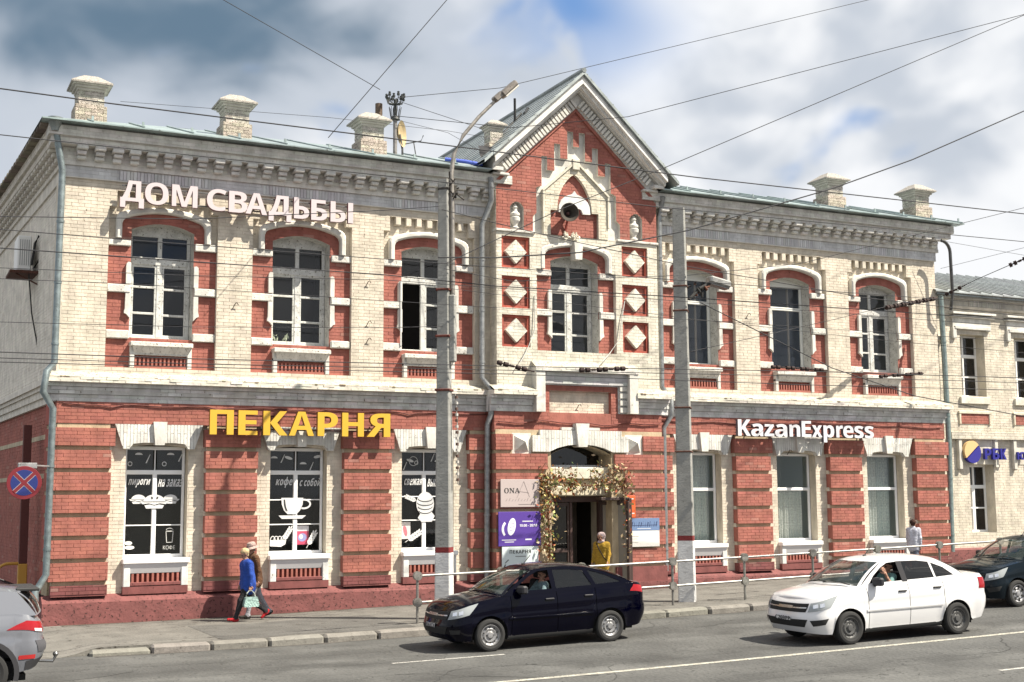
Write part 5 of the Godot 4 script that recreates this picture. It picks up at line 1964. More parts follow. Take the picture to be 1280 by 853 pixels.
func pie(c: Vector2, s: float) -> Array:
	# a dome with two slits and a wavy rim over a dish
	var out := []
	var dome := ellipse(c, 0.19 * s, 0.135 * s, 0.0, PI, 14)
	out.append(dome)
	out.append(P2([c.x - 0.25 * s, c.y + 0.012 * s, c.x - 0.20 * s, c.y - 0.035 * s, c.x - 0.10 * s, c.y - 0.02 * s, c.x, c.y - 0.045 * s, c.x + 0.10 * s, c.y - 0.02 * s, c.x + 0.20 * s, c.y - 0.035 * s, c.x + 0.25 * s, c.y + 0.012 * s]))
	out.append(P2([c.x - 0.17 * s, c.y - 0.055 * s, c.x - 0.08 * s, c.y - 0.04 * s, c.x, c.y - 0.065 * s, c.x + 0.08 * s, c.y - 0.04 * s, c.x + 0.17 * s, c.y - 0.055 * s, c.x + 0.14 * s, c.y - 0.11 * s, c.x - 0.14 * s, c.y - 0.11 * s]))
	return out


func wheat(c: Vector2, ang: float, l: float) -> Array:
	var out := []
	var d := Vector2(cos(ang), sin(ang))
	var nn := Vector2(-d.y, d.x)
	out.append(PackedVector2Array([c - nn * 0.006, c + d * l - nn * 0.004, c + d * l + nn * 0.004, c + nn * 0.006]))
	for i in 5:
		var t := 0.35 + i * 0.15
		for s in [-1.0, 1.0]:
			out.append(ellipse(c + d * l * t + nn * 0.035 * s * (l / 0.4), 0.052 * l / 0.4, 0.02 * l / 0.4, 0, TAU, 10, ang + 0.5 * s))
	out.append(ellipse(c + d * l * 1.05, 0.05 * l / 0.4, 0.018 * l / 0.4, 0, TAU, 10, ang))
	return out


func window_prints() -> void:
	var white := Color(0.62, 0.62, 0.62)
	var z := -0.352
	var wm := flat(white, 0.6)
	# flat print on the panes of the three bakery windows
	var c: float = BAYS[0]
	var t := thing("window_sticker", "white window lettering пироги на заказ with three pies under it", "sticker")
	fit_text(t, "lettering", "пироги", "sans bold slant", c - 0.60, c - 0.13, 2.98, 3.17, z, 0.002, wm)
	fit_text(t, "lettering", "на заказ", "sans bold slant", c + 0.06, c + 0.60, 2.99, 3.17, z, 0.002, wm)
	print_on(t, pie(Vector2(c - 0.36, 2.70), 0.85), z, white)
	print_on(t, pie(Vector2(c + 0.36, 2.70), 0.85), z, white)
	print_on(t, pie(Vector2(c - 0.005, 2.64), 1.30), z + 0.012, white)
	print_on(t, [ellipse(Vector2(c - 0.06, 2.74), 0.02, 0.03, 0, TAU, 10, 0.4), ellipse(Vector2(c + 0.06, 2.74), 0.02, 0.03, 0, TAU, 10, -0.4)], z + 0.018, Color(0.03, 0.03, 0.03))
	var cup := [ring_seg(Vector2(c + 0.36, 2.0), 0.085, 0.05, 0.012, 0, PI, 10)]
	cup.append(P2([c + 0.27, 1.985, c + 0.285, 1.985, c + 0.305, 1.72, c + 0.29, 1.72]))
	cup.append(P2([c + 0.45, 1.985, c + 0.435, 1.985, c + 0.415, 1.72, c + 0.43, 1.72]))
	cup.append(rect(c + 0.27, 1.965, c + 0.45, 1.985))
	cup.append(rect(c + 0.29, 1.715, c + 0.43, 1.728))
	print_on(t, cup, z, Color(0.5, 0.5, 0.48))
	fit_text(t, "lettering", "КОФЕ", "sans", c + 0.22, c + 0.49, 1.56, 1.65, z, 0.002, flat(Color(0.45, 0.45, 0.43)))
	print_on(t, [ellipse(Vector2(c - 0.56, 1.72), 0.09, 0.045, 0, TAU, 14), ellipse(Vector2(c - 0.53, 1.62), 0.11, 0.045, 0, TAU, 14)], z, Color(0.62, 0.62, 0.60))
	top_light(t, c, z, 1)
	c = BAYS[1]
	t = thing("window_sticker", "white window lettering кофе с собой with a large coffee cup under it", "sticker")
	fit_text(t, "lettering", "кофе", "sans bold slant", c - 0.50, c - 0.10, 2.96, 3.22, z, 0.002, wm)
	fit_text(t, "lettering", "с собой", "sans bold slant", c + 0.08, c + 0.60, 3.0, 3.20, z, 0.002, wm)
	var bowl := P2([c - 0.36, 2.72, c - 0.345, 2.56, c - 0.29, 2.42, c - 0.20, 2.33, c + 0.02, 2.33, c + 0.11, 2.42, c + 0.17, 2.56, c + 0.185, 2.72])
	var saucer := P2([c - 0.42, 2.30, c - 0.34, 2.22, c + 0.16, 2.22, c + 0.26, 2.30])
	print_on(t, [bowl, saucer], z + 0.012, white)
	print_on(t, [ring_seg(Vector2(c + 0.20, 2.57), 0.18, 0.125, 0.042, -PI * 0.62, PI * 0.62, 16)], z + 0.010, white)
	print_on(t, [P2([c - 0.30, 2.68, c - 0.27, 2.68, c - 0.24, 2.50, c - 0.20, 2.40, c - 0.25, 2.42, c - 0.29, 2.54])], z + 0.018, Color(0.03, 0.03, 0.03))
	for k in 4:
		print_on(t, [ring_seg(Vector2(c - 0.55 + k * 0.085, 1.70), 0.07, 0.12, 0.018, 0, PI, 10)], z + 0.002 * k, white)
	print_on(t, [P2([c - 0.62, 1.72, c - 0.62, 1.58, c - 0.35, 1.56, c - 0.24, 1.62, c - 0.22, 1.72])], z - 0.002, white)
	print_on(t, wheat(Vector2(c - 0.33, 1.66), 1.0, 0.40), z + 0.01, white)
	print_on(t, wheat(Vector2(c + 0.28, 1.52), 1.05, 0.42), z + 0.01, white)
	var poster := mb(Color(0.55, 0.07, 0.14))
	poster.box(Vector3(c + 0.04, 1.60, z - 0.09), Vector3(c + 0.36, 2.05, z - 0.085))
	poster.col = Color(0.72, 0.70, 0.72)
	poster.box(Vector3(c + 0.04, 1.92, z - 0.085), Vector3(c + 0.36, 2.05, z - 0.083))
	poster.col = Color(0.30, 0.30, 0.55)
	poster.prism(ellipse(Vector2(c + 0.2, 1.77), 0.11, 0.10, 0, TAU, 12, 0.3), z - 0.085, z - 0.082)
	poster.col = Color(0.75, 0.7, 0.72)
	poster.prism(ellipse(Vector2(c + 0.17, 1.79), 0.05, 0.06, 0, TAU, 10, 0.3), z - 0.083, z - 0.080)
	single("poster", poster, M.paint, "small red and white poster behind the coffee window glass", "poster")
	top_light(t, c, z, 2)
	c = BAYS[2]
	t = thing("window_sticker", "white window lettering свежая выпечка with a striped loaf, half hidden by the lamp post", "sticker")
	fit_text(t, "lettering", "свежая", "sans bold slant", c - 0.56, c - 0.09, 3.02, 3.18, z, 0.002, wm)
	fit_text(t, "lettering", "выпечка", "sans bold slant", c + 0.07, c + 0.60, 2.98, 3.18, z, 0.002, wm)
	print_on(t, [ellipse(Vector2(c + 0.02, 2.55), 0.24, 0.30, 0, TAU, 22)], z + 0.012, white)
	for k in 4:
		print_on(t, [ring_seg(Vector2(c + 0.02, 2.68 - k * 0.10), 0.22 - absf(k - 1.0) * 0.02, 0.08, 0.018, PI, TAU, 12)], z + 0.018, Color(0.04, 0.04, 0.04))
	print_on(t, [P2([c - 0.18, 2.20, c - 0.08, 2.10, c + 0.2, 2.10, c + 0.28, 2.24, c + 0.2, 2.34, c - 0.1, 2.32])], z + 0.010, white)
	print_on(t, wheat(Vector2(c - 0.16, 2.60), 2.75, 0.36), z + 0.01, white)
	print_on(t, wheat(Vector2(c - 0.52, 1.60), 0.55, 0.48), z + 0.01, white)
	var p2 := mb(Color(0.70, 0.66, 0.66))
	p2.box(Vector3(c - 0.62, 1.68, z - 0.09), Vector3(c - 0.34, 2.10, z - 0.085))
	p2.col = Color(0.55, 0.18, 0.22)
	p2.prism(ellipse(Vector2(c - 0.48, 1.88), 0.05, 0.14, 0, TAU, 12, 0.2), z - 0.085, z - 0.082)
	single("poster", p2, M.paint, "small pale poster behind the bakery window beside the lamp post", "poster")
	top_light(t, c, z, 3)


func top_light(t: Node3D, c: float, z: float, sd: int) -> void:
	# scattered vegetables, seeds and loaves printed on the top panes
	var r := RandomNumberGenerator.new()
	r.seed = sd * 17
	var out := []
	for i in 7:
		var x := c - 0.55 + i * 0.185
		var p := Vector2(x + r.randf_range(-0.04, 0.04), r.randf_range(3.46, 3.76))
		if absf(p.x - c) < 0.07:
			continue
		match (i + sd) % 4:
			0:
				out.append(ellipse(p, 0.10, 0.035, 0, TAU, 14, r.randf_range(-0.6, 0.6)))
			1:
				out.append(ring_seg(p, 0.055, 0.055, 0.018, 0, TAU * 0.96, 14))
			2:
				out.append(ellipse(p, 0.085, 0.05, 0, PI, 12))
			3:
				out.append(P2([p.x - 0.05, p.y - 0.10, p.x - 0.02, p.y - 0.10, p.x + 0.06, p.y + 0.10, p.x + 0.045, p.y + 0.10]))
	if sd == 3:
		out.append(ring_seg(Vector2(c - 0.30, 3.62), 0.12, 0.12, 0.012, 0, TAU * 0.98, 20))
	for o in out:
		print_on(t, [o], z, Color(0.58, 0.58, 0.57))


func board(called: String, label: String, x0: float, y0: float, x1: float, y1: float, z: float, col: Color) -> Node3D:
	var t := thing(called, label, "sign")
	var b := mb(col)
	b.cbox(Vector3(x0, y0, z - 0.03), Vector3(x1, y1, z), 0.006)
	part(t, "board", b, M.paint)
	return t


func door_boards() -> void:
	var z := 0.575
	var t := board("salon_board", "pale pink notice board with black letters ONA left of the entrance", 10.60, 2.45, 11.70, 3.15, z, Color(0.42, 0.36, 0.35))
	var k := flat(Color(0.03, 0.03, 0.03))
	var grey := flat(Color(0.16, 0.14, 0.14))
	fit_text(t, "lettering", "ONA", "serif bold", 10.70, 11.14, 2.80, 2.93, z, 0.003, k)
	var squig := []
	for i in 9:
		var x := 10.74 + i * 0.085
		squig.append(P2([x, 2.60, x + 0.012, 2.60, x + 0.05, 2.66 + 0.02 * sin(i * 2.0), x + 0.038, 2.66 + 0.02 * sin(i * 2.0)]))
	squig.append(P2([11.05, 2.68, 11.06, 2.68, 11.26, 3.10, 11.25, 3.10]))
	squig.append(P2([11.25, 3.09, 11.26, 3.10, 11.42, 2.70, 11.41, 2.70]))
	squig.append(P2([11.05, 2.86, 11.05, 2.85, 11.40, 2.80, 11.40, 2.81]))
	squig.append(rect(11.1, 2.51, 11.6, 2.525))
	print_on(t, squig, z + 0.002, Color(0.2, 0.17, 0.17))
	t = board("purple_board", "deep violet opening hours board with a white emblem left of the entrance", 10.53, 1.475, 11.72, 2.335, z + 0.01, Color(0.075, 0.035, 0.26))
	var w := flat(Color(0.72, 0.72, 0.76))
	z += 0.01
	print_on(t, [ellipse(Vector2(10.90, 1.96), 0.11, 0.22, 0, TAU, 20, -0.2)], z + 0.002, Color(0.72, 0.72, 0.76))
	print_on(t, [ring_seg(Vector2(10.84, 1.90), 0.22, 0.24, 0.06, PI * 0.72, PI * 1.25, 12)], z + 0.002, Color(0.72, 0.72, 0.76))
	for i in 3:
		print_on(t, [P2([10.84, 1.86 + i * 0.08, 10.84, 1.87 + i * 0.08, 10.97, 1.89 + i * 0.08, 10.97, 1.88 + i * 0.08])], z + 0.004, Color(0.12, 0.06, 0.3))
	fit_text(t, "lettering", "10:00 - 20:00", "bold", 11.12, 11.62, 1.955, 2.02, z, 0.003, w)
	print_on(t, [rect(11.2, 2.08, 11.5, 2.105), rect(10.62, 1.62, 11.02, 1.64), rect(10.7, 1.57, 10.96, 1.59), rect(11.28, 1.62, 11.46, 1.655)], z + 0.002, Color(0.6, 0.6, 0.66))
	t = board("bakery_board", "white board with the black word ПЕКАРНЯ below the violet board", 10.63, 0.80, 11.66, 1.465, z - 0.008, Color(0.58, 0.65, 0.66))
	fit_text(t, "lettering", "ПЕКАРНЯ", "bold", 10.84, 11.44, 1.29, 1.38, z - 0.008, 0.003, k)
	print_on(t, [rect(11.0, 1.21, 11.3, 1.225), P2([10.70, 1.06, 10.72, 1.05, 10.82, 1.13, 10.80, 1.15]), P2([10.66, 0.95, 10.70, 0.93, 10.74, 1.02, 10.71, 1.03])], z - 0.006, Color(0.1, 0.1, 0.1))
	z = 0.575
	t = board("orange_board", "narrow orange notice with white lines right of the entrance", 14.25, 2.14, 14.56, 2.72, z, Color(0.62, 0.11, 0.03))
	print_on(t, [rect(14.28, 2.62, 14.50, 2.65), rect(14.28, 2.54, 14.44, 2.56), rect(14.28, 2.40, 14.33, 2.42), rect(14.28, 2.24, 14.52, 2.27)], z + 0.002, Color(0.75, 0.7, 0.66))
	t = board("wedding_board", "board with a blue field over a white one right of the entrance", 14.30, 1.375, 15.29, 2.125, z, Color(0.66, 0.65, 0.62))
	print_on(t, [rect(14.30, 1.80, 15.29, 2.125)], z + 0.002, Color(0.13, 0.20, 0.36))
	var s := []
	for i in 13:
		var x := 14.36 + i * 0.068
		s.append(P2([x, 1.90, x + 0.012, 1.89, x + 0.035 + 0.02 * sin(i * 1.7), 2.02 + 0.03 * sin(i * 2.3), x + 0.022, 2.03]))
	s.append(P2([14.36, 1.925, 14.36, 1.94, 15.22, 1.95, 15.22, 1.935]))
	print_on(t, s, z + 0.004, Color(0.03, 0.05, 0.12))
	print_on(t, [rect(14.60, 1.845, 15.02, 1.86)], z + 0.004, Color(0.6, 0.62, 0.66))
	print_on(t, [rect(14.40, 1.64, 14.64, 1.66), rect(14.40, 1.58, 14.60, 1.595), rect(14.44, 1.49, 14.62, 1.505)], z + 0.002, Color(0.45, 0.43, 0.4))


# ---------- street furniture ----------
func street_furniture() -> void:
	facade_cables()
	lamp_post()
	second_post()
	railing()
	no_stopping_sign()
	garland()
	# air conditioner on the side wall
	var t := thing("air_conditioner", "grey outdoor air conditioner on a rusty shelf high on the side wall by the corner", "air conditioner", Vector3(-0.50, 8.30, -4.0))
	var b := mb(Color(0.72, 0.72, 0.70))
	b.cbox(Vector3(-0.18, 0.06, -0.45), Vector3(0.16, 0.95, 0.45), 0.03)
	part(t, "case", b, M.paint)
	b = mb(Color(0.30, 0.30, 0.30))
	for i in 5:
		b.box(Vector3(-0.12 + 0.05 * i, 0.2, 0.45), Vector3(-0.10 + 0.05 * i, 0.85, 0.458))
	part(t, "grille", b, M.paint)
	b = mb(Color(0.16, 0.06, 0.04))
	b.cbox(Vector3(-0.35, -0.02, -0.55), Vector3(0.5, 0.055, 0.6), 0.01)
	b.tube([Vector3(-0.2, -0.02, 0.5), Vector3(0.48, -0.35, 0.5)], 0.02, 5)
	part(t, "shelf", b, M.rust)
	b = mb(Color(0.02, 0.02, 0.02))
	b.tube([Vector3(0.16, 0.2, 0.5), Vector3(0.22, 0.75, 0.55), Vector3(0.30, 0.95, 0.5), Vector3(0.40, 0.85, 0.5), Vector3(0.36, 0.4, 0.52), Vector3(0.2, 0.1, 0.5)], 0.035, 6)
	b.tube([Vector3(0.1, 0.0, 0.52), Vector3(0.2, -1.0, 0.55), Vector3(0.42, -2.3, 0.9), Vector3(0.5, -2.9, 1.2)], 0.018, 5)
	part(t, "hose", b, M.rubber)
	# the curved conduit mast at the right end of the facade
	b = mb(Color(0.12, 0.12, 0.12))
	var p := [Vector3(25.9, 10.55, 0.5)]
	for i in 6:
		var a := i * PI / 2 / 5
		p.append(Vector3(25.9 + 0.34 * sin(a), 10.2 + 0.35 * cos(a), 0.5))
	p.append(Vector3(26.26, 8.9, 0.5))
	p.append(Vector3(26.30, 8.4, 0.35))
	b.tube(p, 0.05, 8)
	single("cable_mast", b, M.metal, "dark curved cable mast rising above the downpipe at the right end of the facade", "cable mast")


func post_shape(t: Node3D, h: float, w0: float, w1: float, yaw: float, foot: float) -> void:
	# tapered square concrete post, whitewashed to breast height with a red band
	var bas := Basis(Vector3(0, 1, 0), yaw)
	var sect := func(y): return lerpf(w0, w1, y / h) / 2.0
	for k in [[-0.4, foot, Color(0.70, 0.70, 0.70), "whitewash"], [foot, foot + 0.12, Color(0.22, 0.03, 0.03), "red_band"], [foot + 0.12, h, CONCRETE, "shaft"]]:
		var b := mb(k[2])
		b.xf = Transform3D(bas, Vector3.ZERO)
		var r0: float = sect.call(maxf(0.0, k[0]))
		var r1: float = sect.call(k[1])
		var ch := 0.025
		var loop := func(r): return [Vector2(r - ch, r), Vector2(-r + ch, r), Vector2(-r, r - ch), Vector2(-r, -r + ch), Vector2(-r + ch, -r), Vector2(r - ch, -r), Vector2(r, -r + ch), Vector2(r, r - ch)]
		var lo = loop.call(r0)
		var hi = loop.call(r1)
		for i in 8:
			var j := (i + 1) % 8
			b.quad(Vector3(lo[i].x, k[0], lo[i].y), Vector3(lo[j].x, k[0], lo[j].y), Vector3(hi[j].x, k[1], hi[j].y), Vector3(hi[i].x, k[1], hi[i].y), Vector3(lo[i].x + lo[j].x, 0, lo[i].y + lo[j].y))
			if i > 0 and i < 7:
				b.tri(Vector3(hi[0].x, k[1], hi[0].y), Vector3(hi[i].x, k[1], hi[i].y), Vector3(hi[j].x, k[1], hi[j].y), Vector3(0, 1, 0))
		part(t, k[3], b, M.concrete)


func band(b: MB, y: float, r: float, yaw: float, hh := 0.05) -> void:
	var o := b.xf
	b.xf = Transform3D(Basis(Vector3(0, 1, 0), yaw), Vector3.ZERO)
	b.cbox(Vector3(-r, y, -r), Vector3(r, y + hh, r), 0.01)
	b.xf = o


func lamp_post() -> void:
	var yaw := -deg_to_rad(38.0)
	var g := ground(7.62)
	var t := thing("lamp_post", "tall square concrete lamp post with a curved arm before the bakery windows", "lamp post", Vector3(7.69, g, 3.80))
	post_shape(t, 9.75, 0.36, 0.22, yaw, 1.42)
	# painted steel arm strapped to the post, curving up over the street
	var b := mb(Color(0.40, 0.37, 0.33))
	var a := [Vector3(0.17, 6.2, 0.10), Vector3(0.16, 9.3, 0.09), Vector3(0.14, 9.9, 0.09), Vector3(0.20, 10.35, 0.10), Vector3(0.42, 10.80, 0.12), Vector3(0.80, 11.28, 0.16), Vector3(1.22, 11.72, 0.20)]
	b.tube(a, 0.055, 10, 0.04)
	part(t, "arm", b, M.metal)
	b = mb(Color(0.30, 0.27, 0.24))
	var d := Vector3(0.72, 0.69, 0.05).normalized()
	var bas := Basis(d, d.cross(Vector3(0, 0, 1)).normalized() * -1.0, Vector3(0, 0, 1)).orthonormalized()
	b.xf = Transform3D(bas, Vector3(1.18, 11.68, 0.2))
	b.cbox(Vector3(0.0, -0.05, -0.10), Vector3(0.28, 0.10, 0.10), 0.03)
	b.cbox(Vector3(0.22, -0.07, -0.14), Vector3(0.72, 0.08, 0.14), 0.04)
	part(t, "lamp_head", b, M.metal)
	b = mb(Color(0.62, 0.60, 0.55))
	b.xf = Transform3D(bas, Vector3(1.18, 11.68, 0.2))
	b.cbox(Vector3(0.26, -0.10, -0.12), Vector3(0.70, -0.065, 0.12), 0.02)
	part(t, "lamp_glass", b, M.lens)
	# straps, clutter and the string of insulators hanging down the side
	for y in [[6.15, 0.165], [4.95, 0.175], [7.2, 0.155]]:
		b = mb(Color(0.25, 0.07, 0.05))
		band(b, y[0], y[1], yaw)
		part(t, "strap", b, M.rust)
	b = mb(Color(0.10, 0.09, 0.08))
	for i in 14:
		var p := Vector3(rng.randf_range(0.05, 0.28), 9.55 + rng.randf_range(-0.25, 0.2), 0.12 + rng.randf_range(-0.05, 0.1))
		b.tube([p, p + Vector3(rng.randf_range(-0.12, 0.15), rng.randf_range(-0.15, 0.15), rng.randf_range(-0.05, 0.1))], 0.018, 5)
	band(b, 9.5, 0.12, yaw, 0.06)
	part(t, "cable_clamp", b, M.rust)
	b = mb(Color(0.30, 0.29, 0.27))
	b.tube([Vector3(0.21, 4.9, 0.13), Vector3(0.25, 4.3, 0.15), Vector3(0.26, 2.9, 0.15)], 0.012, 5)
	for i in 15:
		b.col = Color(0.10, 0.06, 0.05) if i % 2 == 0 else Color(0.45, 0.43, 0.40)
		b.tube([Vector3(0.235 + 0.002 * i, 4.85 - i * 0.13, 0.14), Vector3(0.235 + 0.002 * i, 4.79 - i * 0.13, 0.14)], 0.035, 6)
	part(t, "insulator_string", b, M.matte)
	b = mb(Color(0.36, 0.36, 0.34))
	b.xf = Transform3D(Basis(Vector3(0, 1, 0), yaw), Vector3.ZERO)
	b.cbox(Vector3(0.13, 5.6, -0.08), Vector3(0.27, 7.1, 0.10), 0.02)
	part(t, "cable_box", b, M.concrete)


func second_post() -> void:
	var yaw := -deg_to_rad(38.0)
	var g := ground(13.78)
	var t := thing("lamp_post", "square concrete post with a red band right of the entrance carrying a short floodlight", "lamp post", Vector3(13.80, g, 4.08))
	post_shape(t, 9.45, 0.40, 0.29, yaw, 1.42)
	var b: MB
	for y in [[4.55, 0.195], [6.9, 0.18], [7.5, 0.175], [3.5, 0.2]]:
		b = mb(Color(0.20, 0.09, 0.06))
		band(b, y[0], y[1], yaw, 0.04)
		part(t, "strap", b, M.rust)
	b = mb(Color(0.06, 0.06, 0.06))
	b.tube([Vector3(0.18, 7.2, 0.1), Vector3(0.5, 7.5, 0.1), Vector3(0.75, 7.62, 0.1), Vector3(1.0, 7.66, 0.1)], 0.04, 7)
	for i in 16:
		var p := Vector3(rng.randf_range(0.3, 0.75), 7.5 + rng.randf_range(-0.28, 0.18), 0.1 + rng.randf_range(-0.1, 0.1))
		b.col = Color(0.25, 0.10, 0.06) if i % 3 == 0 else Color(0.05, 0.05, 0.05)
		b.tube([p, p + Vector3(rng.randf_range(-0.15, 0.15), rng.randf_range(-0.12, 0.1), rng.randf_range(-0.1, 0.1))], 0.028, 5)
	part(t, "bracket", b, M.rust)
	b = mb(Color(0.42, 0.42, 0.40))
	b.xf = Transform3D(Basis(Vector3(0, 0, 1), -0.18), Vector3(0.85, 7.72, 0.1))
	b.cbox(Vector3(-0.1, -0.09, -0.14), Vector3(0.52, 0.09, 0.14), 0.05)
	part(t, "lamp_head", b, M.metal)
	b = mb(Color(0.12, 0.12, 0.12))
	b.xf = Transform3D(Basis(Vector3(0, 0, 1), -0.18), Vector3(0.85, 7.72, 0.1))
	b.cbox(Vector3(-0.06, -0.125, -0.11), Vector3(0.48, -0.088, 0.11), 0.02)
	part(t, "lamp_glass", b, M.lens)


func railing() -> void:
	var xs := [6.83, 8.75, 10.7, 13.03, 14.99, 16.95, 18.9, 20.87, 22.9, 24.9, 26.9, 28.9, 30.9]
	var zz := func(x): return 4.38 + 0.043 * (x - 6.83)
	var t := thing("railing", "grey tubular railing with round joint discs along the kerb", "railing")
	var grey := Color(0.36, 0.35, 0.32)
	for i in xs.size():
		var x: float = xs[i]
		var g := ground(x)
		var b := mb(jit(grey, 0.08))
		b.tube([Vector3(x, g - 0.1, zz.call(x)), Vector3(x, g + 1.0, zz.call(x))], 0.03, 8)
		for y in [0.44, 0.99]:
			b.tube([Vector3(x, g + y, zz.call(x) - 0.045), Vector3(x, g + y, zz.call(x) + 0.055)], 0.095, 12)
		part(t, "post", b, M.metal)
		if i + 1 < xs.size():
			var x2: float = xs[i + 1]
			for y in [0.44, 0.99]:
				var r := mb(jit(Color(0.45, 0.44, 0.42), 0.06))
				r.tube([Vector3(x + 0.06, g + y, zz.call(x)), Vector3(x2 - 0.06, ground(x2) + y, zz.call(x2))], 0.026, 8)
				part(t, "rail", r, M.metal)


func no_stopping_sign() -> void:
	var t := thing("road_sign", "round blue no stopping sign with red rim and cross at the left corner", "road sign", Vector3(-0.73, 3.07, 1.0))
	var b := mb(Color(0.17, 0.012, 0.02))  # red and blue of the sign darkened, its shade painted into them
	var face_to := Basis(Vector3(0, 1, 0), -0.10) * Basis(Vector3(1, 0, 0), PI / 2)
	b.lathe([Vector2(0.0, 0.0), Vector2(0.345, 0.0), Vector2(0.35, 0.012), Vector2(0.345, 0.02), Vector2(0.0, 0.02)], Vector3.ZERO, 32, face_to)
	part(t, "disc", b, M.paint)
	b = mb(Color(0.014, 0.024, 0.15))
	b.lathe([Vector2(0.0, 0.023), Vector2(0.27, 0.023), Vector2(0.272, 0.02)], Vector3.ZERO, 32, face_to)
	part(t, "blue_field", b, M.paint)
	b = mb(Color(0.17, 0.012, 0.02))
	for s in [-1.0, 1.0]:
		b.xf = Transform3D(Basis(Vector3(0, 1, 0), -0.10) * Basis(Vector3(0, 0, 1), s * PI / 4), Vector3.ZERO)
		b.box(Vector3(-0.275, -0.035, 0.0235 if s > 0 else 0.0245), Vector3(0.275, 0.035, 0.027 if s > 0 else 0.028))
	part(t, "cross", b, M.paint)
	b = mb(Color(0.34, 0.34, 0.36))
	for s in [-1.0, 1.0]:
		for o in [-0.041, 0.041]:
			b.xf = Transform3D(Basis(Vector3(0, 1, 0), -0.10) * Basis(Vector3(0, 0, 1), s * PI / 4), Vector3.ZERO)
			b.box(Vector3(-0.27, o - 0.005, 0.02), Vector3(0.27, o + 0.005, 0.025))
	part(t, "cross_edge", b, M.paint)
	b = mb(Color(0.45, 0.45, 0.45))
	b.cbox(Vector3(-0.13, 0.30, -0.12), Vector3(0.25, 0.42, -0.03), 0.01)
	b.tube([Vector3(0.2, 0.36, -0.06), Vector3(0.6, 0.36, -0.8)], 0.025, 6)
	part(t, "bracket", b, M.metal)
	# brown gate pillar with yellow foot, and the yellow bar beside it
	b = mb(Color(0.10, 0.035, 0.03))
	t = thing("gate_pillar", "dark brown steel pillar with a yellow foot round the corner by the downpipe", "pillar", Vector3(-0.42, 0, -2.0))
	b.cbox(Vector3(-0.09, 1.25, -0.09), Vector3(0.09, 4.45, 0.09), 0.01)
	part(t, "shaft", b, M.matte)
	b = mb(Color(0.50, 0.27, 0.04))
	b.cbox(Vector3(-0.10, -0.3, -0.10), Vector3(0.10, 1.25, 0.10), 0.015)
	part(t, "foot", b, M.paint)
	b = mb(Color(0.50, 0.27, 0.04))
	b.tube([Vector3(-0.95, -0.3, -1.9), Vector3(-0.95, 1.1, -1.9), Vector3(-0.88, 1.22, -1.9), Vector3(-0.78, 1.26, -1.9), Vector3(-0.52, 1.26, -1.95)], 0.035, 8)
	single("guard_bar", b, M.paint, "bent yellow guard bar beside the brown pillar on the side street", "guard bar")


# leaves and blossoms wound round the entrance
func garland() -> void:
	var t := thing("leaf_garland", "autumn garland of orange, green and cream leaves wound round the entrance", "garland")
	var st := mb(Color(0.16, 0.09, 0.05))
	var spine := [Vector3(11.97, 0.9, 0.62), Vector3(11.93, 1.6, 0.64), Vector3(11.9, 2.3, 0.66), Vector3(11.93, 2.9, 0.66), Vector3(12.3, 3.1, 0.64), Vector3(12.9, 2.98, 0.58), Vector3(13.5, 3.0, 0.62), Vector3(14.1, 3.12, 0.66)]
	st.tube(spine, 0.025, 6)
	st.tube([Vector3(14.12, 3.0, 0.66), Vector3(14.22, 2.2, 0.68), Vector3(14.26, 1.2, 0.7), Vector3(14.25, 0.6, 0.7)], 0.02, 6)
	for i in 60:
		var p := Vector3(rng.randf_range(11.7, 14.3), rng.randf_range(2.75, 3.4), 0.62)
		st.tube([p, p + Vector3(rng.randf_range(-0.2, 0.2), rng.randf_range(0.0, 0.25), rng.randf_range(-0.02, 0.12))], 0.007, 4)
	part(t, "stem", st, M.matte)
	var cols := [Color(0.30, 0.09, 0.03), Color(0.36, 0.19, 0.06), Color(0.20, 0.22, 0.06), Color(0.12, 0.17, 0.05), Color(0.36, 0.28, 0.16), Color(0.38, 0.31, 0.22), Color(0.34, 0.08, 0.04), Color(0.40, 0.34, 0.12)]
	var b := mb()
	for i in 1400:
		var p: Vector3
		var u := rng.randf()
		var pale := 0.0
		if u < 0.36:
			p = Vector3(11.90 + rng.randfn(0.0, 0.13), rng.randf_range(1.35, 3.3), 0.62 + rng.randfn(0.0, 0.08))
		elif u < 0.42:
			p = Vector3(11.97 + rng.randfn(0.0, 0.05), rng.randf_range(0.8, 1.4), 0.62 + rng.randfn(0.0, 0.05))
		elif u < 0.66:
			p = Vector3(rng.randf_range(11.7, 12.75), 3.1 + rng.randfn(0.0, 0.17), 0.60 + rng.randfn(0.0, 0.09))
		elif u < 0.90:
			p = Vector3(rng.randf_range(13.2, 14.45), 3.15 + rng.randfn(0.0, 0.19), 0.62 + rng.randfn(0.0, 0.10))
			pale = 0.45
		elif u < 0.94:
			p = Vector3(rng.randf_range(12.6, 13.4), 2.95 + rng.randfn(0.0, 0.08), 0.58 + rng.randfn(0.0, 0.05))
		else:
			p = Vector3(14.22 + rng.randfn(0.0, 0.07), rng.randf_range(0.9, 2.8), 0.70 + rng.randfn(0.0, 0.05))
			pale = 0.3
		var c: Color = cols[rng.randi() % cols.size()]
		if rng.randf() < pale:
			c = cols[4 + rng.randi() % 2]
		b.col = jit(c, 0.25)
		var d := Vector3(rng.randfn(), rng.randfn(), rng.randfn()).normalized()
		var e := d.cross(Vector3(rng.randfn(), rng.randfn(), rng.randfn())).normalized()
		var s := rng.randf_range(0.03, 0.075)
		b.quad(p - d * s, p + e * s * 0.5, p + d * s, p - e * s * 0.5, Vector3(0, 0.3, 1))
	part(t, "leaves", b, M.leaf, "stuff")


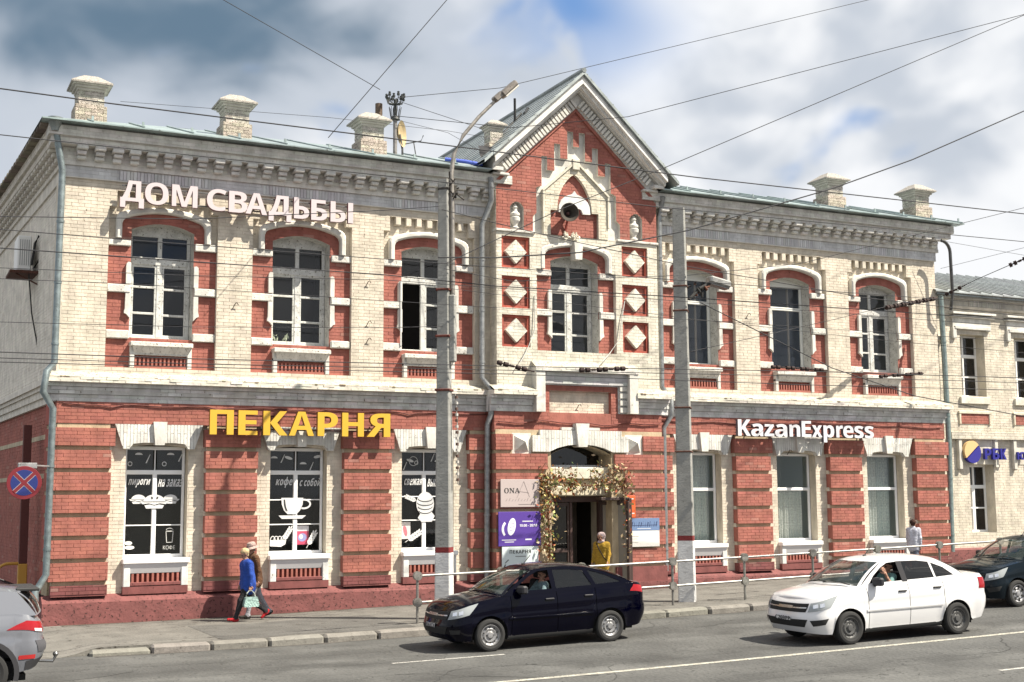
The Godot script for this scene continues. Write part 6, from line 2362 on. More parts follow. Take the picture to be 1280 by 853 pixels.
# ---------- things on the roof ----------
func roof_things() -> void:
	# pole with a cluster of insulators
	var t := thing("roof_pole", "grey service pole with a crown of dark insulators on the roof left of the gable", "pole", Vector3(8.70, 11.75, -2.0))
	var b := mb(Color(0.36, 0.34, 0.32))
	b.tube([Vector3(0, 0, 0), Vector3(0, 1.2, 0)], 0.055, 10)
	part(t, "shaft", b, M.metal)
	b = mb(Color(0.03, 0.032, 0.035))
	b.lathe([Vector2(0.0, 1.2), Vector2(0.14, 1.2), Vector2(0.10, 1.28), Vector2(0.05, 1.32), Vector2(0.07, 1.5), Vector2(0.04, 1.6), Vector2(0.05, 1.75), Vector2(0.0, 1.8)], Vector3.ZERO, 10)
	for k in 12:
		var a := TAU * k / 12.0
		var o := Vector3(cos(a), 0, sin(a))
		b.tube([Vector3(0, 1.62, 0), o * 0.2 + Vector3(0, 1.66, 0), o * 0.24 + Vector3(0, 1.80, 0)], 0.014, 5)
		b.lathe([Vector2(0.0, 0.0), Vector2(0.04, 0.0), Vector2(0.045, 0.05), Vector2(0.025, 0.07), Vector2(0.04, 0.10), Vector2(0.0, 0.13)], o * 0.24 + Vector3(0, 1.76 + 0.06 * (k % 2), 0), 8)
		b.tube([o * 0.12 + Vector3(0, 1.25, 0), o * 0.17 + Vector3(0, 1.55, 0)], 0.008, 4)
	part(t, "insulator_crown", b, M.paint)
	t = thing("satellite_dish", "stained yellowish dish aerial fixed behind the service pole on the roof", "dish aerial", Vector3(8.95, 12.65, -2.25))
	b = mb(Color(0.55, 0.42, 0.24))
	var bas := Basis(Vector3(0, 1, 0), 0.9) * Basis(Vector3(1, 0, 0), PI / 2)
	b.lathe([Vector2(0.0, -0.08), Vector2(0.15, -0.06), Vector2(0.28, -0.01), Vector2(0.36, 0.05), Vector2(0.37, 0.06), Vector2(0.28, 0.0), Vector2(0.15, -0.05), Vector2(0.0, -0.07)], Vector3.ZERO, 24, bas)
	part(t, "reflector", b, M.wall)
	b = mb(Color(0.2, 0.2, 0.2))
	b.tube([Vector3(0.1, -0.3, 0.1), Vector3(0.45, -0.25, 0.4), Vector3(0.50, -0.1, 0.45)], 0.015, 6)
	b.tube([Vector3(0.0, 0.0, -0.05), Vector3(0.1, -0.4, -0.1), Vector3(0.1, -0.95, -0.1)], 0.03, 6)
	b.tube([Vector3(0.35, -0.2, 0.1), Vector3(0.42, -0.6, 0.1), Vector3(0.44, -0.95, 0.0)], 0.015, 6)
	part(t, "arm", b, M.metal)
	b = mb(Color(0.24, 0.17, 0.12))
	b.tube([Vector3(8.30, 11.8, -2.2), Vector3(8.30, 13.4, -2.2)], 0.10, 12)
	single("flue_pipe", b, M.rust, "rusty brown flue pipe standing behind the third chimney", "flue")
	# antenna stub on the gable roof
	b = mb(Color(0.04, 0.04, 0.04))
	b.tube([Vector3(11.95, 13.05, -1.2), Vector3(11.95, 13.75, -1.2)], 0.035, 6)
	b.tube([Vector3(11.3, 12.48, -0.8), Vector3(12.3, 13.45, -1.5)], 0.03, 6)
	b.tube([Vector3(12.1, 13.24, -0.9), Vector3(12.45, 13.58, -1.4)], 0.05, 6)
	single("aerial_bracket", b, M.metal, "small black aerial bracket lying on the left slope of the gable roof", "aerial")
	# cables lying on the gable roof and tarpaulin by its foot
	b = mb(Color(0.02, 0.022, 0.025))
	var g := []
	for i in 7:
		var row := []
		for j in 6:
			row.append(Vector3(10.25 + i * 0.115, 11.35 + j * 0.11 + 0.02 * sin(i * 2.0 + j), 0.30 + 0.05 * sin(i * 1.3 + j * 1.9) - j * 0.05))
		g.append(row)
	b.grid(g, func(_p): return Vector3(0, 0.3, 1))
	single("black_tarpaulin", b, M.rubber, "crumpled black plastic sheet stuffed behind the gutter beside the gable", "tarpaulin")
	b = mb(Color(0.06, 0.10, 0.40))
	b.tube([Vector3(9.2, 11.34, 0.3), Vector3(9.7, 11.30, 0.45), Vector3(10.2, 11.28, 0.4)], 0.05, 6)
	single("blue_hose", b, M.rubber, "blue plastic hose lying on the roof edge left of the gable", "hose")
	# horn loudspeaker in the pointed arch
	t = thing("horn_loudspeaker", "dark round horn loudspeaker on a red bracket in the pointed arch of the gable", "loudspeaker", Vector3(12.70, 10.18, 0.32))
	b = mb(Color(0.05, 0.04, 0.035))
	var hb := Basis(Vector3(0, 1, 0), -0.25) * Basis(Vector3(1, 0, 0), PI / 2)
	b.lathe([Vector2(0.0, 0.0), Vector2(0.06, 0.0), Vector2(0.07, 0.12), Vector2(0.12, 0.26), Vector2(0.19, 0.36), Vector2(0.25, 0.41), Vector2(0.255, 0.42), Vector2(0.24, 0.42), Vector2(0.18, 0.37), Vector2(0.10, 0.27), Vector2(0.04, 0.12), Vector2(0.0, 0.12)], Vector3.ZERO, 24, hb)
	part(t, "horn", b, M.matte)
	b = mb(Color(0.10, 0.05, 0.045))
	b.lathe([Vector2(0.0, 0.14), Vector2(0.05, 0.15), Vector2(0.06, 0.22), Vector2(0.03, 0.28), Vector2(0.0, 0.29)], Vector3.ZERO, 12, hb)
	part(t, "driver", b, M.matte)
	b = mb(Color(0.30, 0.06, 0.045))
	b.tube([Vector3(0.0, -0.1, 0.12), Vector3(-0.04, -0.45, 0.02), Vector3(-0.12, -0.52, 0.1)], 0.03, 6)
	part(t, "bracket", b, M.metal)
	# porcelain fittings below the horn
	b = mb(Color(0.62, 0.58, 0.48))
	for i in 12:
		var p := Vector3(12.78 + rng.randf_range(-0.22, 0.22), 9.56 + rng.randf_range(-0.10, 0.12), 0.48)
		b.lathe([Vector2(0.0, 0.0), Vector2(0.035, 0.0), Vector2(0.04, 0.04), Vector2(0.02, 0.06), Vector2(0.03, 0.09), Vector2(0.0, 0.11)], p, 8)
	b.tube([Vector3(12.5, 9.55, 0.47), Vector3(13.05, 9.58, 0.47)], 0.02, 5)
	single("insulator_cluster", b, M.lens, "cluster of pale porcelain insulators fixed below the horn loudspeaker", "insulators")


# ---------- overhead wires ----------
func wire(pts: Array, r: float, col: Color, label: String, sag := 0.0) -> MeshInstance3D:
	var b := mb(col)
	var path := []
	for k in pts.size() - 1:
		var a: Vector3 = pts[k]
		var e: Vector3 = pts[k + 1]
		var n := 8
		for i in n + (1 if k == pts.size() - 2 else 0):
			var t := float(i) / n
			path.append(a.lerp(e, t) - Vector3(0, sag * 4.0 * t * (1.0 - t), 0))
	b.tube(path, r, 5)
	return single("overhead_wire", b, M.rubber, label, "wire")


func insulators(pts: Array, r: float, label: String) -> void:
	var b := mb(Color(0.06, 0.035, 0.03))
	var a: Vector3 = pts[0]
	var e: Vector3 = pts[1]
	var d := (e - a).normalized()
	var n := int((e - a).length() / 0.14)
	b.tube([a, e], r * 0.3, 6)
	for i in n:
		var p := a + d * (0.14 * i)
		b.tube([p, p + d * 0.04, p + d * 0.09], r * (1.0 if i % 3 != 2 else 0.5), 7)
	single("insulator_chain", b, M.rust, label, "insulator")


func facade_cables() -> void:
	# loose cables along the red frieze, and small iron hooks left in the pilasters
	var b := mb(Color(0.10, 0.035, 0.03))
	var p := []
	for i in 40:
		var x := 0.1 + i * 0.265
		p.append(Vector3(x, 4.84 - 0.035 * absf(sin(i * 0.55)) - (0.05 if i % 9 == 4 else 0.0), 0.085))
	b.tube(p, 0.014, 5)
	part(bld, "facade_cable", b, M.rubber)
	b = mb(Color(0.16, 0.05, 0.04))
	p = []
	for i in 20:
		p.append(Vector3(10.6 + i * 0.255, 4.62 - 0.05 * sin(i * 0.9) * sin(i * 0.37), 0.47))
	b.tube(p, 0.018, 5)
	part(bld, "facade_cable", b, M.rubber)
	b = mb(Color(0.10, 0.035, 0.03))
	p = []
	for i in 40:
		p.append(Vector3(15.7 + i * 0.262, 4.80 - 0.05 * absf(sin(i * 0.47)) - 0.03 * sin(i * 0.21), 0.085))
	b.tube(p, 0.014, 5)
	part(bld, "facade_cable", b, M.rubber)
	for h in [[7.22, 8.05], [7.24, 7.05], [7.24, 6.62], [18.78, 7.9], [13.0, 5.1], [20.0, 3.98], [3.9, 7.3]]:
		b = mb(Color(0.10, 0.06, 0.04))
		var z := 0.01 if h[1] > 5.5 else 0.30 if h[0] < 14.0 else 0.13
		b.tube([Vector3(h[0] - 0.05, h[1] - 0.13, z), Vector3(h[0], h[1], z + 0.06), Vector3(h[0] + 0.04, h[1] + 0.02, z + 0.07), Vector3(h[0] + 0.08, h[1] - 0.03, z + 0.05)], 0.010, 5)
		part(bld, "wall_hook", b, M.rust)
	# white cables drooping over the lozenge panels
	for q in [[Vector3(11.70, 7.95, 0.43), Vector3(11.66, 7.0, 0.45), Vector3(11.45, 6.5, 0.46), Vector3(11.2, 6.15, 0.55)], [Vector3(14.42, 7.95, 0.43), Vector3(14.30, 7.4, 0.45), Vector3(14.22, 6.9, 0.46), Vector3(13.9, 6.5, 0.48), Vector3(13.6, 6.25, 0.6)]]:
		b = mb(Color(0.5, 0.5, 0.48))
		b.tube(q, 0.014, 5)
		part(bld, "facade_cable", b, M.rubber)


func wires() -> void:
	var k := Color(0.03, 0.03, 0.033)
	wire([Vector3(-24.25, 10.30, 6.00), Vector3(-2.25, 10.02, 6.00), Vector3(0.08, 9.99, 6.00), Vector3(6.85, 9.98, 6.00), Vector3(13.02, 9.95, 6.00), Vector3(24.57, 10.06, 6.00), Vector3(46.57, 10.27, 6.00)], 0.014, k, "thick cable from the left edge passing over the chimneys to the right edge")
	wire([Vector3(-24.22, 9.20, 6.00), Vector3(-2.22, 9.17, 6.00), Vector3(-0.87, 9.17, 6.00), Vector3(6.58, 9.19, 6.00), Vector3(11.80, 9.16, 6.00), Vector3(24.51, 9.31, 6.00), Vector3(46.51, 9.58, 6.00)], 0.010, k, "cable below the roof edge from the left margin past the gable to the right")
	wire([Vector3(-23.99, 6.44, 3.98), Vector3(-2.05, 8.08, 3.98), Vector3(2.03, 8.39, 3.98), Vector3(6.19, 8.96, 3.98), Vector3(7.48, 9.17, 3.98)], 0.009, k, "cable sagging across the wedding sign into the lamp post")
	wire([Vector3(7.55, 9.10, 4.00), Vector3(10.12, 8.74, 4.00), Vector3(14.02, 8.29, 4.00), Vector3(19.60, 7.86, 4.00), Vector3(26.66, 7.65, 4.00), Vector3(48.65, 7.00, 4.00)], 0.010, k, "cable running from the lamp post top down to the far right post")
	wire([Vector3(-24.07, 7.84, 4.60), Vector3(-2.07, 7.74, 4.60), Vector3(0.52, 7.73, 4.60), Vector3(5.96, 7.75, 4.60), Vector3(13.68, 7.81, 4.60), Vector3(25.99, 7.88, 4.60), Vector3(47.99, 8.00, 4.60)], 0.009, k, "cable across the left windows below the sign passing behind the lamp post")
	wire([Vector3(-24.05, 7.35, 4.40), Vector3(-2.05, 7.42, 4.40), Vector3(1.96, 7.43, 4.40), Vector3(6.04, 7.45, 4.40), Vector3(8.69, 7.38, 4.40), Vector3(13.80, 7.44, 4.40), Vector3(26.19, 7.49, 4.40), Vector3(48.19, 7.56, 4.40)], 0.012, k, "dark twin cable across the upper panes of the left windows")
	wire([Vector3(-24.05, 6.30, 5.00), Vector3(-2.06, 6.93, 5.00), Vector3(1.84, 7.04, 5.00), Vector3(5.82, 7.23, 5.00), Vector3(14.30, 7.23, 5.00), Vector3(25.48, 7.19, 5.00), Vector3(47.48, 7.12, 5.00)], 0.007, k, "thin wire across the middle panes of the left windows")
	wire([Vector3(-24.05, 6.20, 5.00), Vector3(-2.06, 6.73, 5.00), Vector3(0.69, 6.80, 5.00), Vector3(5.82, 6.79, 5.00), Vector3(14.29, 6.81, 5.00), Vector3(25.45, 6.79, 5.00), Vector3(47.45, 6.76, 5.00)], 0.006, k, "thinner wire just under the middle pane wire")
	wire([Vector3(-24.02, 5.36, 5.00), Vector3(-2.02, 5.93, 5.00), Vector3(1.86, 6.03, 5.00), Vector3(5.82, 6.22, 5.00), Vector3(7.61, 6.48, 3.90)], 0.006, k, "wire across the lowest panes of the left windows")
	wire([Vector3(-24.11, 5.09, 7.00), Vector3(-2.11, 5.17, 7.00), Vector3(1.45, 5.19, 7.00), Vector3(7.81, 5.30, 7.00), Vector3(15.01, 5.47, 7.00), Vector3(23.06, 5.57, 7.00), Vector3(45.06, 5.83, 7.00)], 0.009, k, "upper trolley wire running along the street above the middle ledge")
	wire([Vector3(-24.11, 4.86, 7.00), Vector3(-2.11, 5.07, 7.00), Vector3(1.46, 5.10, 7.00), Vector3(7.81, 5.22, 7.00), Vector3(15.00, 5.36, 7.00), Vector3(23.05, 5.45, 7.00), Vector3(45.05, 5.67, 7.00)], 0.008, k, "middle trolley wire running along the street above the middle ledge")
	wire([Vector3(-24.12, 4.70, 7.30), Vector3(-2.12, 4.97, 7.30), Vector3(1.39, 5.01, 7.30), Vector3(7.66, 5.11, 7.30), Vector3(14.75, 5.13, 7.30), Vector3(22.69, 5.23, 7.30), Vector3(44.69, 5.50, 7.30)], 0.008, k, "lower trolley wire running along the street above the middle ledge")
	wire([Vector3(-16.70, 24.22, -2.00), Vector3(3.59, 15.70, -2.00), Vector3(8.26, 13.74, -2.00)], 0.010, k, "wire climbing from the roof pole across the sky to the top left")
	wire([Vector3(22.25, 32.45, 2.00), Vector3(8.71, 15.11, 2.00), Vector3(5.53, 11.03, 2.00)], 0.010, k, "wire from the roof edge rising steeply out of the top of the picture")
	wire([Vector3(8.58, 13.41, -1.50), Vector3(11.64, 14.10, -1.50), Vector3(26.02, 19.27, -1.50), Vector3(46.72, 26.71, -1.50)], 0.009, k, "wire from the roof pole rising over the gable to the top right")
	wire([Vector3(8.68, 13.06, -2.00), Vector3(10.63, 12.08, 1.30), Vector3(13.06, 12.21, 3.00), Vector3(25.05, 16.04, 6.00), Vector3(45.44, 22.54, 11.10)], 0.009, k, "upper of two wires converging towards the right edge of the sky")
	wire([Vector3(7.62, 7.87, 4.00), Vector3(10.55, 9.38, 4.00), Vector3(13.45, 10.69, 4.00), Vector3(27.44, 17.30, 4.00), Vector3(47.33, 26.70, 4.00)], 0.010, k, "lower of two wires converging towards the right edge of the sky")
	wire([Vector3(7.05, 7.80, 5.00), Vector3(8.41, 7.90, 5.00), Vector3(10.51, 8.18, 5.00), Vector3(13.44, 8.94, 5.00), Vector3(17.82, 10.39, 5.00), Vector3(20.53, 11.44, 5.00), Vector3(26.35, 14.02, 5.00), Vector3(46.46, 22.95, 5.00)], 0.016, k, "thick black cable swinging up from the gable to the right edge")
	wire([Vector3(1.29, 12.20, -1.00), Vector3(6.48, 12.46, -1.00), Vector3(9.84, 12.51, -1.00), Vector3(11.76, 12.44, -1.00)], 0.006, k, "faint wire behind the chimneys from the roof pole")
	wire([Vector3(8.47, 13.22, -1.20), Vector3(10.88, 12.77, -1.20), Vector3(11.85, 12.44, -1.20)], 0.008, k, "wire from the roof pole to the gable foot")
	wire([Vector3(8.39, 12.63, -1.00), Vector3(9.84, 12.46, -1.00), Vector3(11.27, 11.87, -1.00)], 0.006, k, "second wire from the roof pole to the gable foot")
	wire([Vector3(14.35, 7.40, 4.10), Vector3(18.36, 5.94, 4.10), Vector3(21.10, 5.30, 4.10), Vector3(26.30, 4.70, 4.10), Vector3(48.16, 2.19, 4.10)], 0.013, k, "slanting wire from the right post down to the right corner")
	wire([Vector3(25.62, 8.73, 0.60), Vector3(23.60, 8.37, 1.20), Vector3(19.94, 7.50, 2.30), Vector3(14.08, 6.18, 4.00)], 0.008, k, "span wire from the cable mast down to the left across the right windows")
	wire([Vector3(25.62, 8.73, 0.60), Vector3(26.23, 9.18, 1.50), Vector3(27.76, 10.12, 3.50), Vector3(40.29, 17.86, 19.84)], 0.011, k, "span wire rising from the cable mast to the right edge")
	wire([Vector3(25.67, 10.56, 0.50), Vector3(29.12, 9.90, 2.00), Vector3(49.00, 6.16, 10.64)], 0.006, k, "thin wire fanning right from the cable mast above the cream roof")
	wire([Vector3(25.81, 9.66, 0.50), Vector3(28.01, 10.29, 3.00), Vector3(42.30, 14.37, 19.23)], 0.006, k, "upper thin wire fanning right from the cable mast")
	wire([Vector3(7.62, 7.76, 4.00), Vector3(9.29, 7.59, 4.00), Vector3(14.08, 8.07, 4.00), Vector3(17.53, 8.61, 4.00), Vector3(26.94, 11.20, 4.00), Vector3(48.16, 17.04, 4.00)], 0.008, k, "wire from the lamp post across the lozenge panels")
	wire([Vector3(7.62, 7.33, 4.00), Vector3(14.05, 7.00, 4.00), Vector3(20.08, 6.76, 4.00), Vector3(26.57, 6.61, 4.00), Vector3(48.57, 6.10, 4.00)], 0.006, k, "lower wire from the lamp post across the lozenge panels")
	insulators([Vector3(7.49, 5.37, 7.00), Vector3(8.31, 5.21, 7.00)], 0.050, "dark chain of insulators hanging on the wire left of the portal")
	insulators([Vector3(9.36, 5.28, 7.00), Vector3(10.51, 5.36, 7.00)], 0.050, "dark chain of insulators on the wire above the portal")
	insulators([Vector3(15.00, 5.66, 6.00), Vector3(16.64, 5.64, 6.00)], 0.045, "chain of insulators before the middle right window")
	insulators([Vector3(18.23, 5.55, 6.00), Vector3(19.64, 5.68, 6.00)], 0.045, "chain of insulators before the rightmost upper window")
	insulators([Vector3(22.64, 8.11, 1.50), Vector3(25.42, 8.68, 0.70)], 0.070, "thick rusty chain of insulators left of the cable mast")
	insulators([Vector3(25.71, 8.80, 0.75), Vector3(26.04, 9.04, 1.25)], 0.060, "rusty chain of insulators right of the cable mast")
	insulators([Vector3(26.79, 9.53, 2.30), Vector3(27.31, 9.86, 3.00)], 0.070, "rusty insulator rod at the right edge above the cream roof")


# ---------- cars ----------
func curve_at(pts: Array, x: float) -> float:
	if x <= pts[0][0]:
		return pts[0][1]
	for k in pts.size() - 1:
		var a: Array = pts[k]
		var b: Array = pts[k + 1]
		if x <= b[0]:
			var t: float = (x - a[0]) / (b[0] - a[0])
			var m0: float = 0.0
			var m1: float = 0.0
			var dx: float = b[0] - a[0]
			if k > 0:
				m0 = (b[1] - pts[k - 1][1]) / (b[0] - pts[k - 1][0]) * dx
			else:
				m0 = b[1] - a[1]
			if k + 2 < pts.size():
				m1 = (pts[k + 2][1] - a[1]) / (pts[k + 2][0] - a[0]) * dx
			else:
				m1 = b[1] - a[1]
			var t2 := t * t
			var t3 := t2 * t
			return a[1] * (2 * t3 - 3 * t2 + 1) + m0 * (t3 - 2 * t2 + t) + b[1] * (-2 * t3 + 3 * t2) + m1 * (t3 - t2)
	return pts[-1][1]


class Shell:
	var o: Dictionary
	var host

	func half(x: float, h: float) -> float:
		# half width at a station and a height share
		var w: float = o.W * (1.0 - 0.035 * pow((x - o.L * 0.5) / (o.L * 0.5), 2.0))
		var k: float = host.curve_at([[0.0, 0.93], [0.22, 0.975], [0.45, 1.0], [0.62, 0.992], [0.74, 0.997], [0.86, 0.972], [1.0, 0.925]], h)
		for c in [o.wf, o.wr]:
			var d := absf(x - c)
			if d < 0.48 and h < 0.75:
				k += 0.016 * smoothstep(0.48, 0.34, d) * smoothstep(0.75, 0.4, h)
		return w * k

	func ybase(x: float) -> float:
		return host.curve_at(o.base, x)

	func ybot(x: float) -> float:
		var y := ybase(x)
		for c in [o.wf, o.wr]:
			var d: float = absf(x - c)
			if d < o.R:
				y = maxf(y, o.wy + sqrt(o.R * o.R - d * d))
		return y

	func ytop(x: float) -> float:
		return host.curve_at(o.top, x)

	# nose: angle 0 at the middle of the front, 90 degrees where the side begins
	func nose(th: float, h: float, s: float) -> Vector3:
		var xf: float = host.curve_at(o.front, h)
		var a: float = o.na - xf
		var w := half(o.na, h)
		var p := 2.0 / 2.7
		var x: float
		var z: float
		if th <= PI / 2:
			z = w * pow(sin(th), p)
			x = xf + a * (1.0 - pow(maxf(cos(th), 0.0), p))
		else:
			x = o.na + (th - PI / 2)
			z = half(x, h)
		return Vector3(x, lerpf(ybase(x), ytop(x), h), z * s)

	func tail(th: float, h: float, s: float) -> Vector3:
		var xr: float = host.curve_at(o.rear, h)
		var xe: float = o.L - o.ta
		var a: float = o.ta - xr
		var w := half(xe, h)
		var p := 2.0 / 3.0
		var x: float
		var z: float
		if th <= PI / 2:
			z = w * pow(sin(th), p)
			x = o.L - xr - a * (1.0 - pow(maxf(cos(th), 0.0), p))
		else:
			x = xe - (th - PI / 2)
			z = half(x, h)
		return Vector3(x, lerpf(ybase(x), ytop(x), h), z * s)

	func side(x: float, y: float, s: float) -> Vector3:
		var h := clampf((y - ybase(x)) / (ytop(x) - ybase(x)), 0.0, 1.0)
		return Vector3(x, y, half(x, h) * s)

	func zc(y: float) -> float:
		# half width of the glasshouse
		return lerpf(o.zb, o.zr, clampf((y - o.yb) / (o.yr - o.yb), -0.2, 1.1))


func patch(b: MB, f: Callable, c: Array, nu: int, nv: int, lift: float) -> void:
	# c: four parameter pairs; the patch follows the body, lifted off it
	var g := []
	for i in nu + 1:
		var row := []
		for j in nv + 1:
			var u := float(i) / nu
			var v := float(j) / nv
			var p: Vector2 = c[0].lerp(c[1], u).lerp(c[3].lerp(c[2], u), v)
			row.append(f.call(p.x, p.y))
		g.append(row)
	var mid := Vector3.ZERO
	for r in g:
		for q in r:
			mid += q
	mid /= (nu + 1) * (nv + 1)
	var centre := Vector3(mid.x + (1.2 if mid.x < 2.0 else -1.2), mid.y, mid.z * 0.3)
	for r in g:
		for j in r.size():
			r[j] += (r[j] - centre).normalized() * lift
	b.grid(g, func(q): return q - centre)


func make_car(o: Dictionary, called: String, label: String, at: Vector3, tilt: float) -> Node3D:
	var t := thing(called, label, "car", at)
	t.rotation = Vector3(0, o.get("yaw", 0.0), tilt)
	var s := Shell.new()
	s.o = o
	s.host = self
	var paint: Material = M.carpaint if o.col.r > 0.05 else M.carpaint_dark
	var col: Color = o.col
	var body := mb(col)
	var doors := [mb(col), mb(col), mb(col), mb(col)]
	# stations along the side, denser round the arches and split at the door gaps
	var xs := []
	var x: float = o.na
	while x < o.L - o.ta - 0.01:
		xs.append(x)
		x += 0.09
	xs.append(o.L - o.ta)
	for c in [o.wf, o.wr]:
		for i in 15:
			xs.append(c - cos(PI * i / 14.0) * o.R * 0.9999)
	for d in o.door:
		xs.append(d - 0.006)
		xs.append(d + 0.006)
	xs.sort()
	var hs := [0.0, 0.1, 0.22, 0.34, 0.45, 0.56, 0.66, 0.74, 0.81, 0.88, 0.94, 1.0]
	for sg in [-1.0, 1.0]:
		var pt := func(px: float, k: int):
			var yb := s.ybot(px)
			var y := lerpf(yb, s.ytop(px), hs[k])
			return s.side(px, y, sg)
		for i in xs.size() - 1:
			if xs[i + 1] - xs[i] < 0.0005:
				continue
			var m: float = (xs[i] + xs[i + 1]) / 2
			var target: MB = body
			var gap := false
			for d in o.door:
				if absf(m - d) < 0.0055:
					gap = true
			if gap:
				continue
			if m > o.door[0] and m < o.door[1]:
				target = doors[0 if sg < 0 else 1]
			elif m > o.door[1] and m < o.door[2]:
				target = doors[2 if sg < 0 else 3]
			var e: float = xs[i]
			var f: float = xs[i + 1]
			for k in hs.size() - 1:
				var q := [pt.call(e, k), pt.call(f, k), pt.call(f, k + 1), pt.call(e, k + 1)]
				var nn := []
				for r in 4:
					var px: float = e if r == 0 or r == 3 else f
					var kk: int = k if r < 2 else k + 1
					var dx: Vector3 = pt.call(px + 0.02, kk) - pt.call(px - 0.02, kk)
					var base: Vector3 = pt.call(px, kk)
					var up: Vector3 = s.side(px, base.y + 0.015, sg) - s.side(px, base.y - 0.015, sg)
					dx.y = 0.0
					var n3 := dx.cross(up).normalized()
					if n3.z * sg < 0:
						n3 = -n3
					nn.append(n3)
				target.smooth4([q[0], nn[0]], [q[1], nn[1]], [q[2], nn[2]], [q[3], nn[3]])
	# nose and tail
	for f in [s.nose, s.tail]:
		var g := []
		for i in 33:
			var a := (i - 16) / 16.0 * PI / 2
			var row := []
			for k in hs.size():
				row.append(f.call(absf(a), hs[k], -1.0 if a < 0 else 1.0))
			g.append(row)
		body.grid(g, func(p): return p - Vector3(o.L / 2, 0.5, 0))
	# bonnet and boot
	for part_deck in [[0, o.cowl], [o.back, o.L]]:
		var g := []
		var front: bool = part_deck[0] == 0
		var rows := []
		for i in 12:
			var th := i / 11.0 * PI / 2
			rows.append(s.nose(th, 1.0, 1.0) if front else s.tail(th, 1.0, 1.0))
		var px: float = o.na + 0.06 if front else o.L - o.ta - 0.06
		while (px < part_deck[1]) if front else (px > part_deck[0]):
			rows.append(s.side(px, s.ytop(px), 1.0))
			px += 0.07 if front else -0.07
		px = part_deck[1] if front else part_deck[0]
		rows.append(s.side(px, s.ytop(px), 1.0))
		for r in rows:
			var row := []
			for j in 13:
				var q := (j - 6) / 6.0
				var e: Vector3 = r
				var cr: float = (o.crown if front else 0.03) * clampf(absf(e.z) / o.W, 0, 1)
				row.append(Vector3(e.x, e.y + cr * (1.0 - pow(absf(q), 2.4)), e.z * q))
			g.append(row)
		body.grid(g, func(_p): return Vector3(0, 1, 0))
	# side frames of the cabin
	var outline := P2(o.outline)
	var wins := []
	for w in o.windows:
		wins.append(P2(w))
	var wb := []
	for w in wins:
		wb.append(bounds(w))
	var ob := bounds(outline)
	var xx := ob.position.x
	while xx < ob.end.x:
		for k in clip(rect(xx, ob.position.y, xx + 0.05, ob.end.y), outline, false, ob, wins, wb):
			var idx := Geometry2D.triangulate_polygon(k)
			for i in range(0, idx.size(), 3):
				for sg in [-1.0, 1.0]:
					var p := []
					for r in 3:
						var q: Vector2 = k[idx[i + r]]
						p.append(Vector3(q.x, q.y, s.zc(q.y) * sg))
					body.col = col
					body.tri(p[0], p[1], p[2], Vector3(0, 0.35, sg))
		xx += 0.05
	body.col = col
	# roof
	var fx: Array = o.roof_front
	var rx: Array = o.roof_rear
	var g2 := []
	for i in 19:
		var row := []
		var u := i / 18.0
		for j in 13:
			var q := (j - 6) / 6.0
			var cr := 1.0 - q * q
			var a: float = fx[0] - fx[2] * cr
			var e: float = rx[0] + rx[2] * cr
			var px := lerpf(a, e, u)
			var yr := curve_at(o.rail, clampf(px, fx[0], rx[0]))
			var drop := 0.0
			if px < fx[0]:
				drop = (fx[0] - px) * 0.40
			if px > rx[0]:
				drop = (px - rx[0]) * 0.22
			row.append(Vector3(px, yr + o.roof_crown * (1.0 - pow(absf(q), 2.6)) - drop, s.zc(yr) * q))
		g2.append(row)
	body.grid(g2, func(_p): return Vector3(0, 1, 0))
	# screens front and rear with a painted border
	var scr := func(top: Array, bot: Array, q: float, u: float):
		var cr := 1.0 - q * q
		var sgn := signf(top[0] - bot[0])
		var yt: float = curve_at(o.rail, top[0]) + o.roof_crown * (1.0 - pow(absf(q), 2.6)) - top[2] * cr * (0.40 if sgn > 0 else 0.22)
		var a := Vector3(top[0] - sgn * top[2] * cr, yt, s.zc(curve_at(o.rail, top[0])) * q)
		var b := Vector3(bot[0] - sgn * bot[2] * cr, bot[1] + bot[3] * cr, s.zc(bot[1]) * q)
		return a.lerp(b, u) + Vector3(-sgn * 0.03 * sin(u * PI), 0.03 * sin(u * PI), 0)
	for k in [[fx, o.screen_front, M.windscreen, "windscreen"], [rx, o.screen_rear, M.tint, "rear_window"]]:
		var g := []
		for i in 11:
			var row := []
			for j in 13:
				row.append(scr.call(k[0], k[1], (j - 6) / 6.0, i / 10.0))
			g.append(row)
		var gl := []
		for i in range(0, 11):
			gl.append([])
			for j in range(0, 13):
				gl[i].append(scr.call(k[0], k[1], (j - 6) / 6.0 * 0.93, lerpf(0.05, 0.95, i / 10.0)))
		# border: strips around the glass
		var border := mb(col)
		for i in 10:
			for e in [[0, 0], [12, 12]]:
				border.quad(g[i][e[0]], g[i + 1][e[0]], gl[i + 1][e[1]], gl[i][e[1]], Vector3(signf(k[1][0] - 2.0), 1, 0))
		for j in 12:
			for e in [0, 10]:
				border.quad(g[e][j], g[e][j + 1], gl[e][j + 1], gl[e][j], Vector3(signf(k[1][0] - 2.0), 1, 0))
		body.v.append_array(border.v)
		body.n.append_array(border.n)
		body.c.append_array(border.c)
		var gm := mb()
		gm.grid(gl, func(_p): return Vector3(-1 if k[3] == "windscreen" else 1, 1, 0))
		part(t, k[3], gm, k[2])
	part(t, "body", body, paint)
	var dn := 0
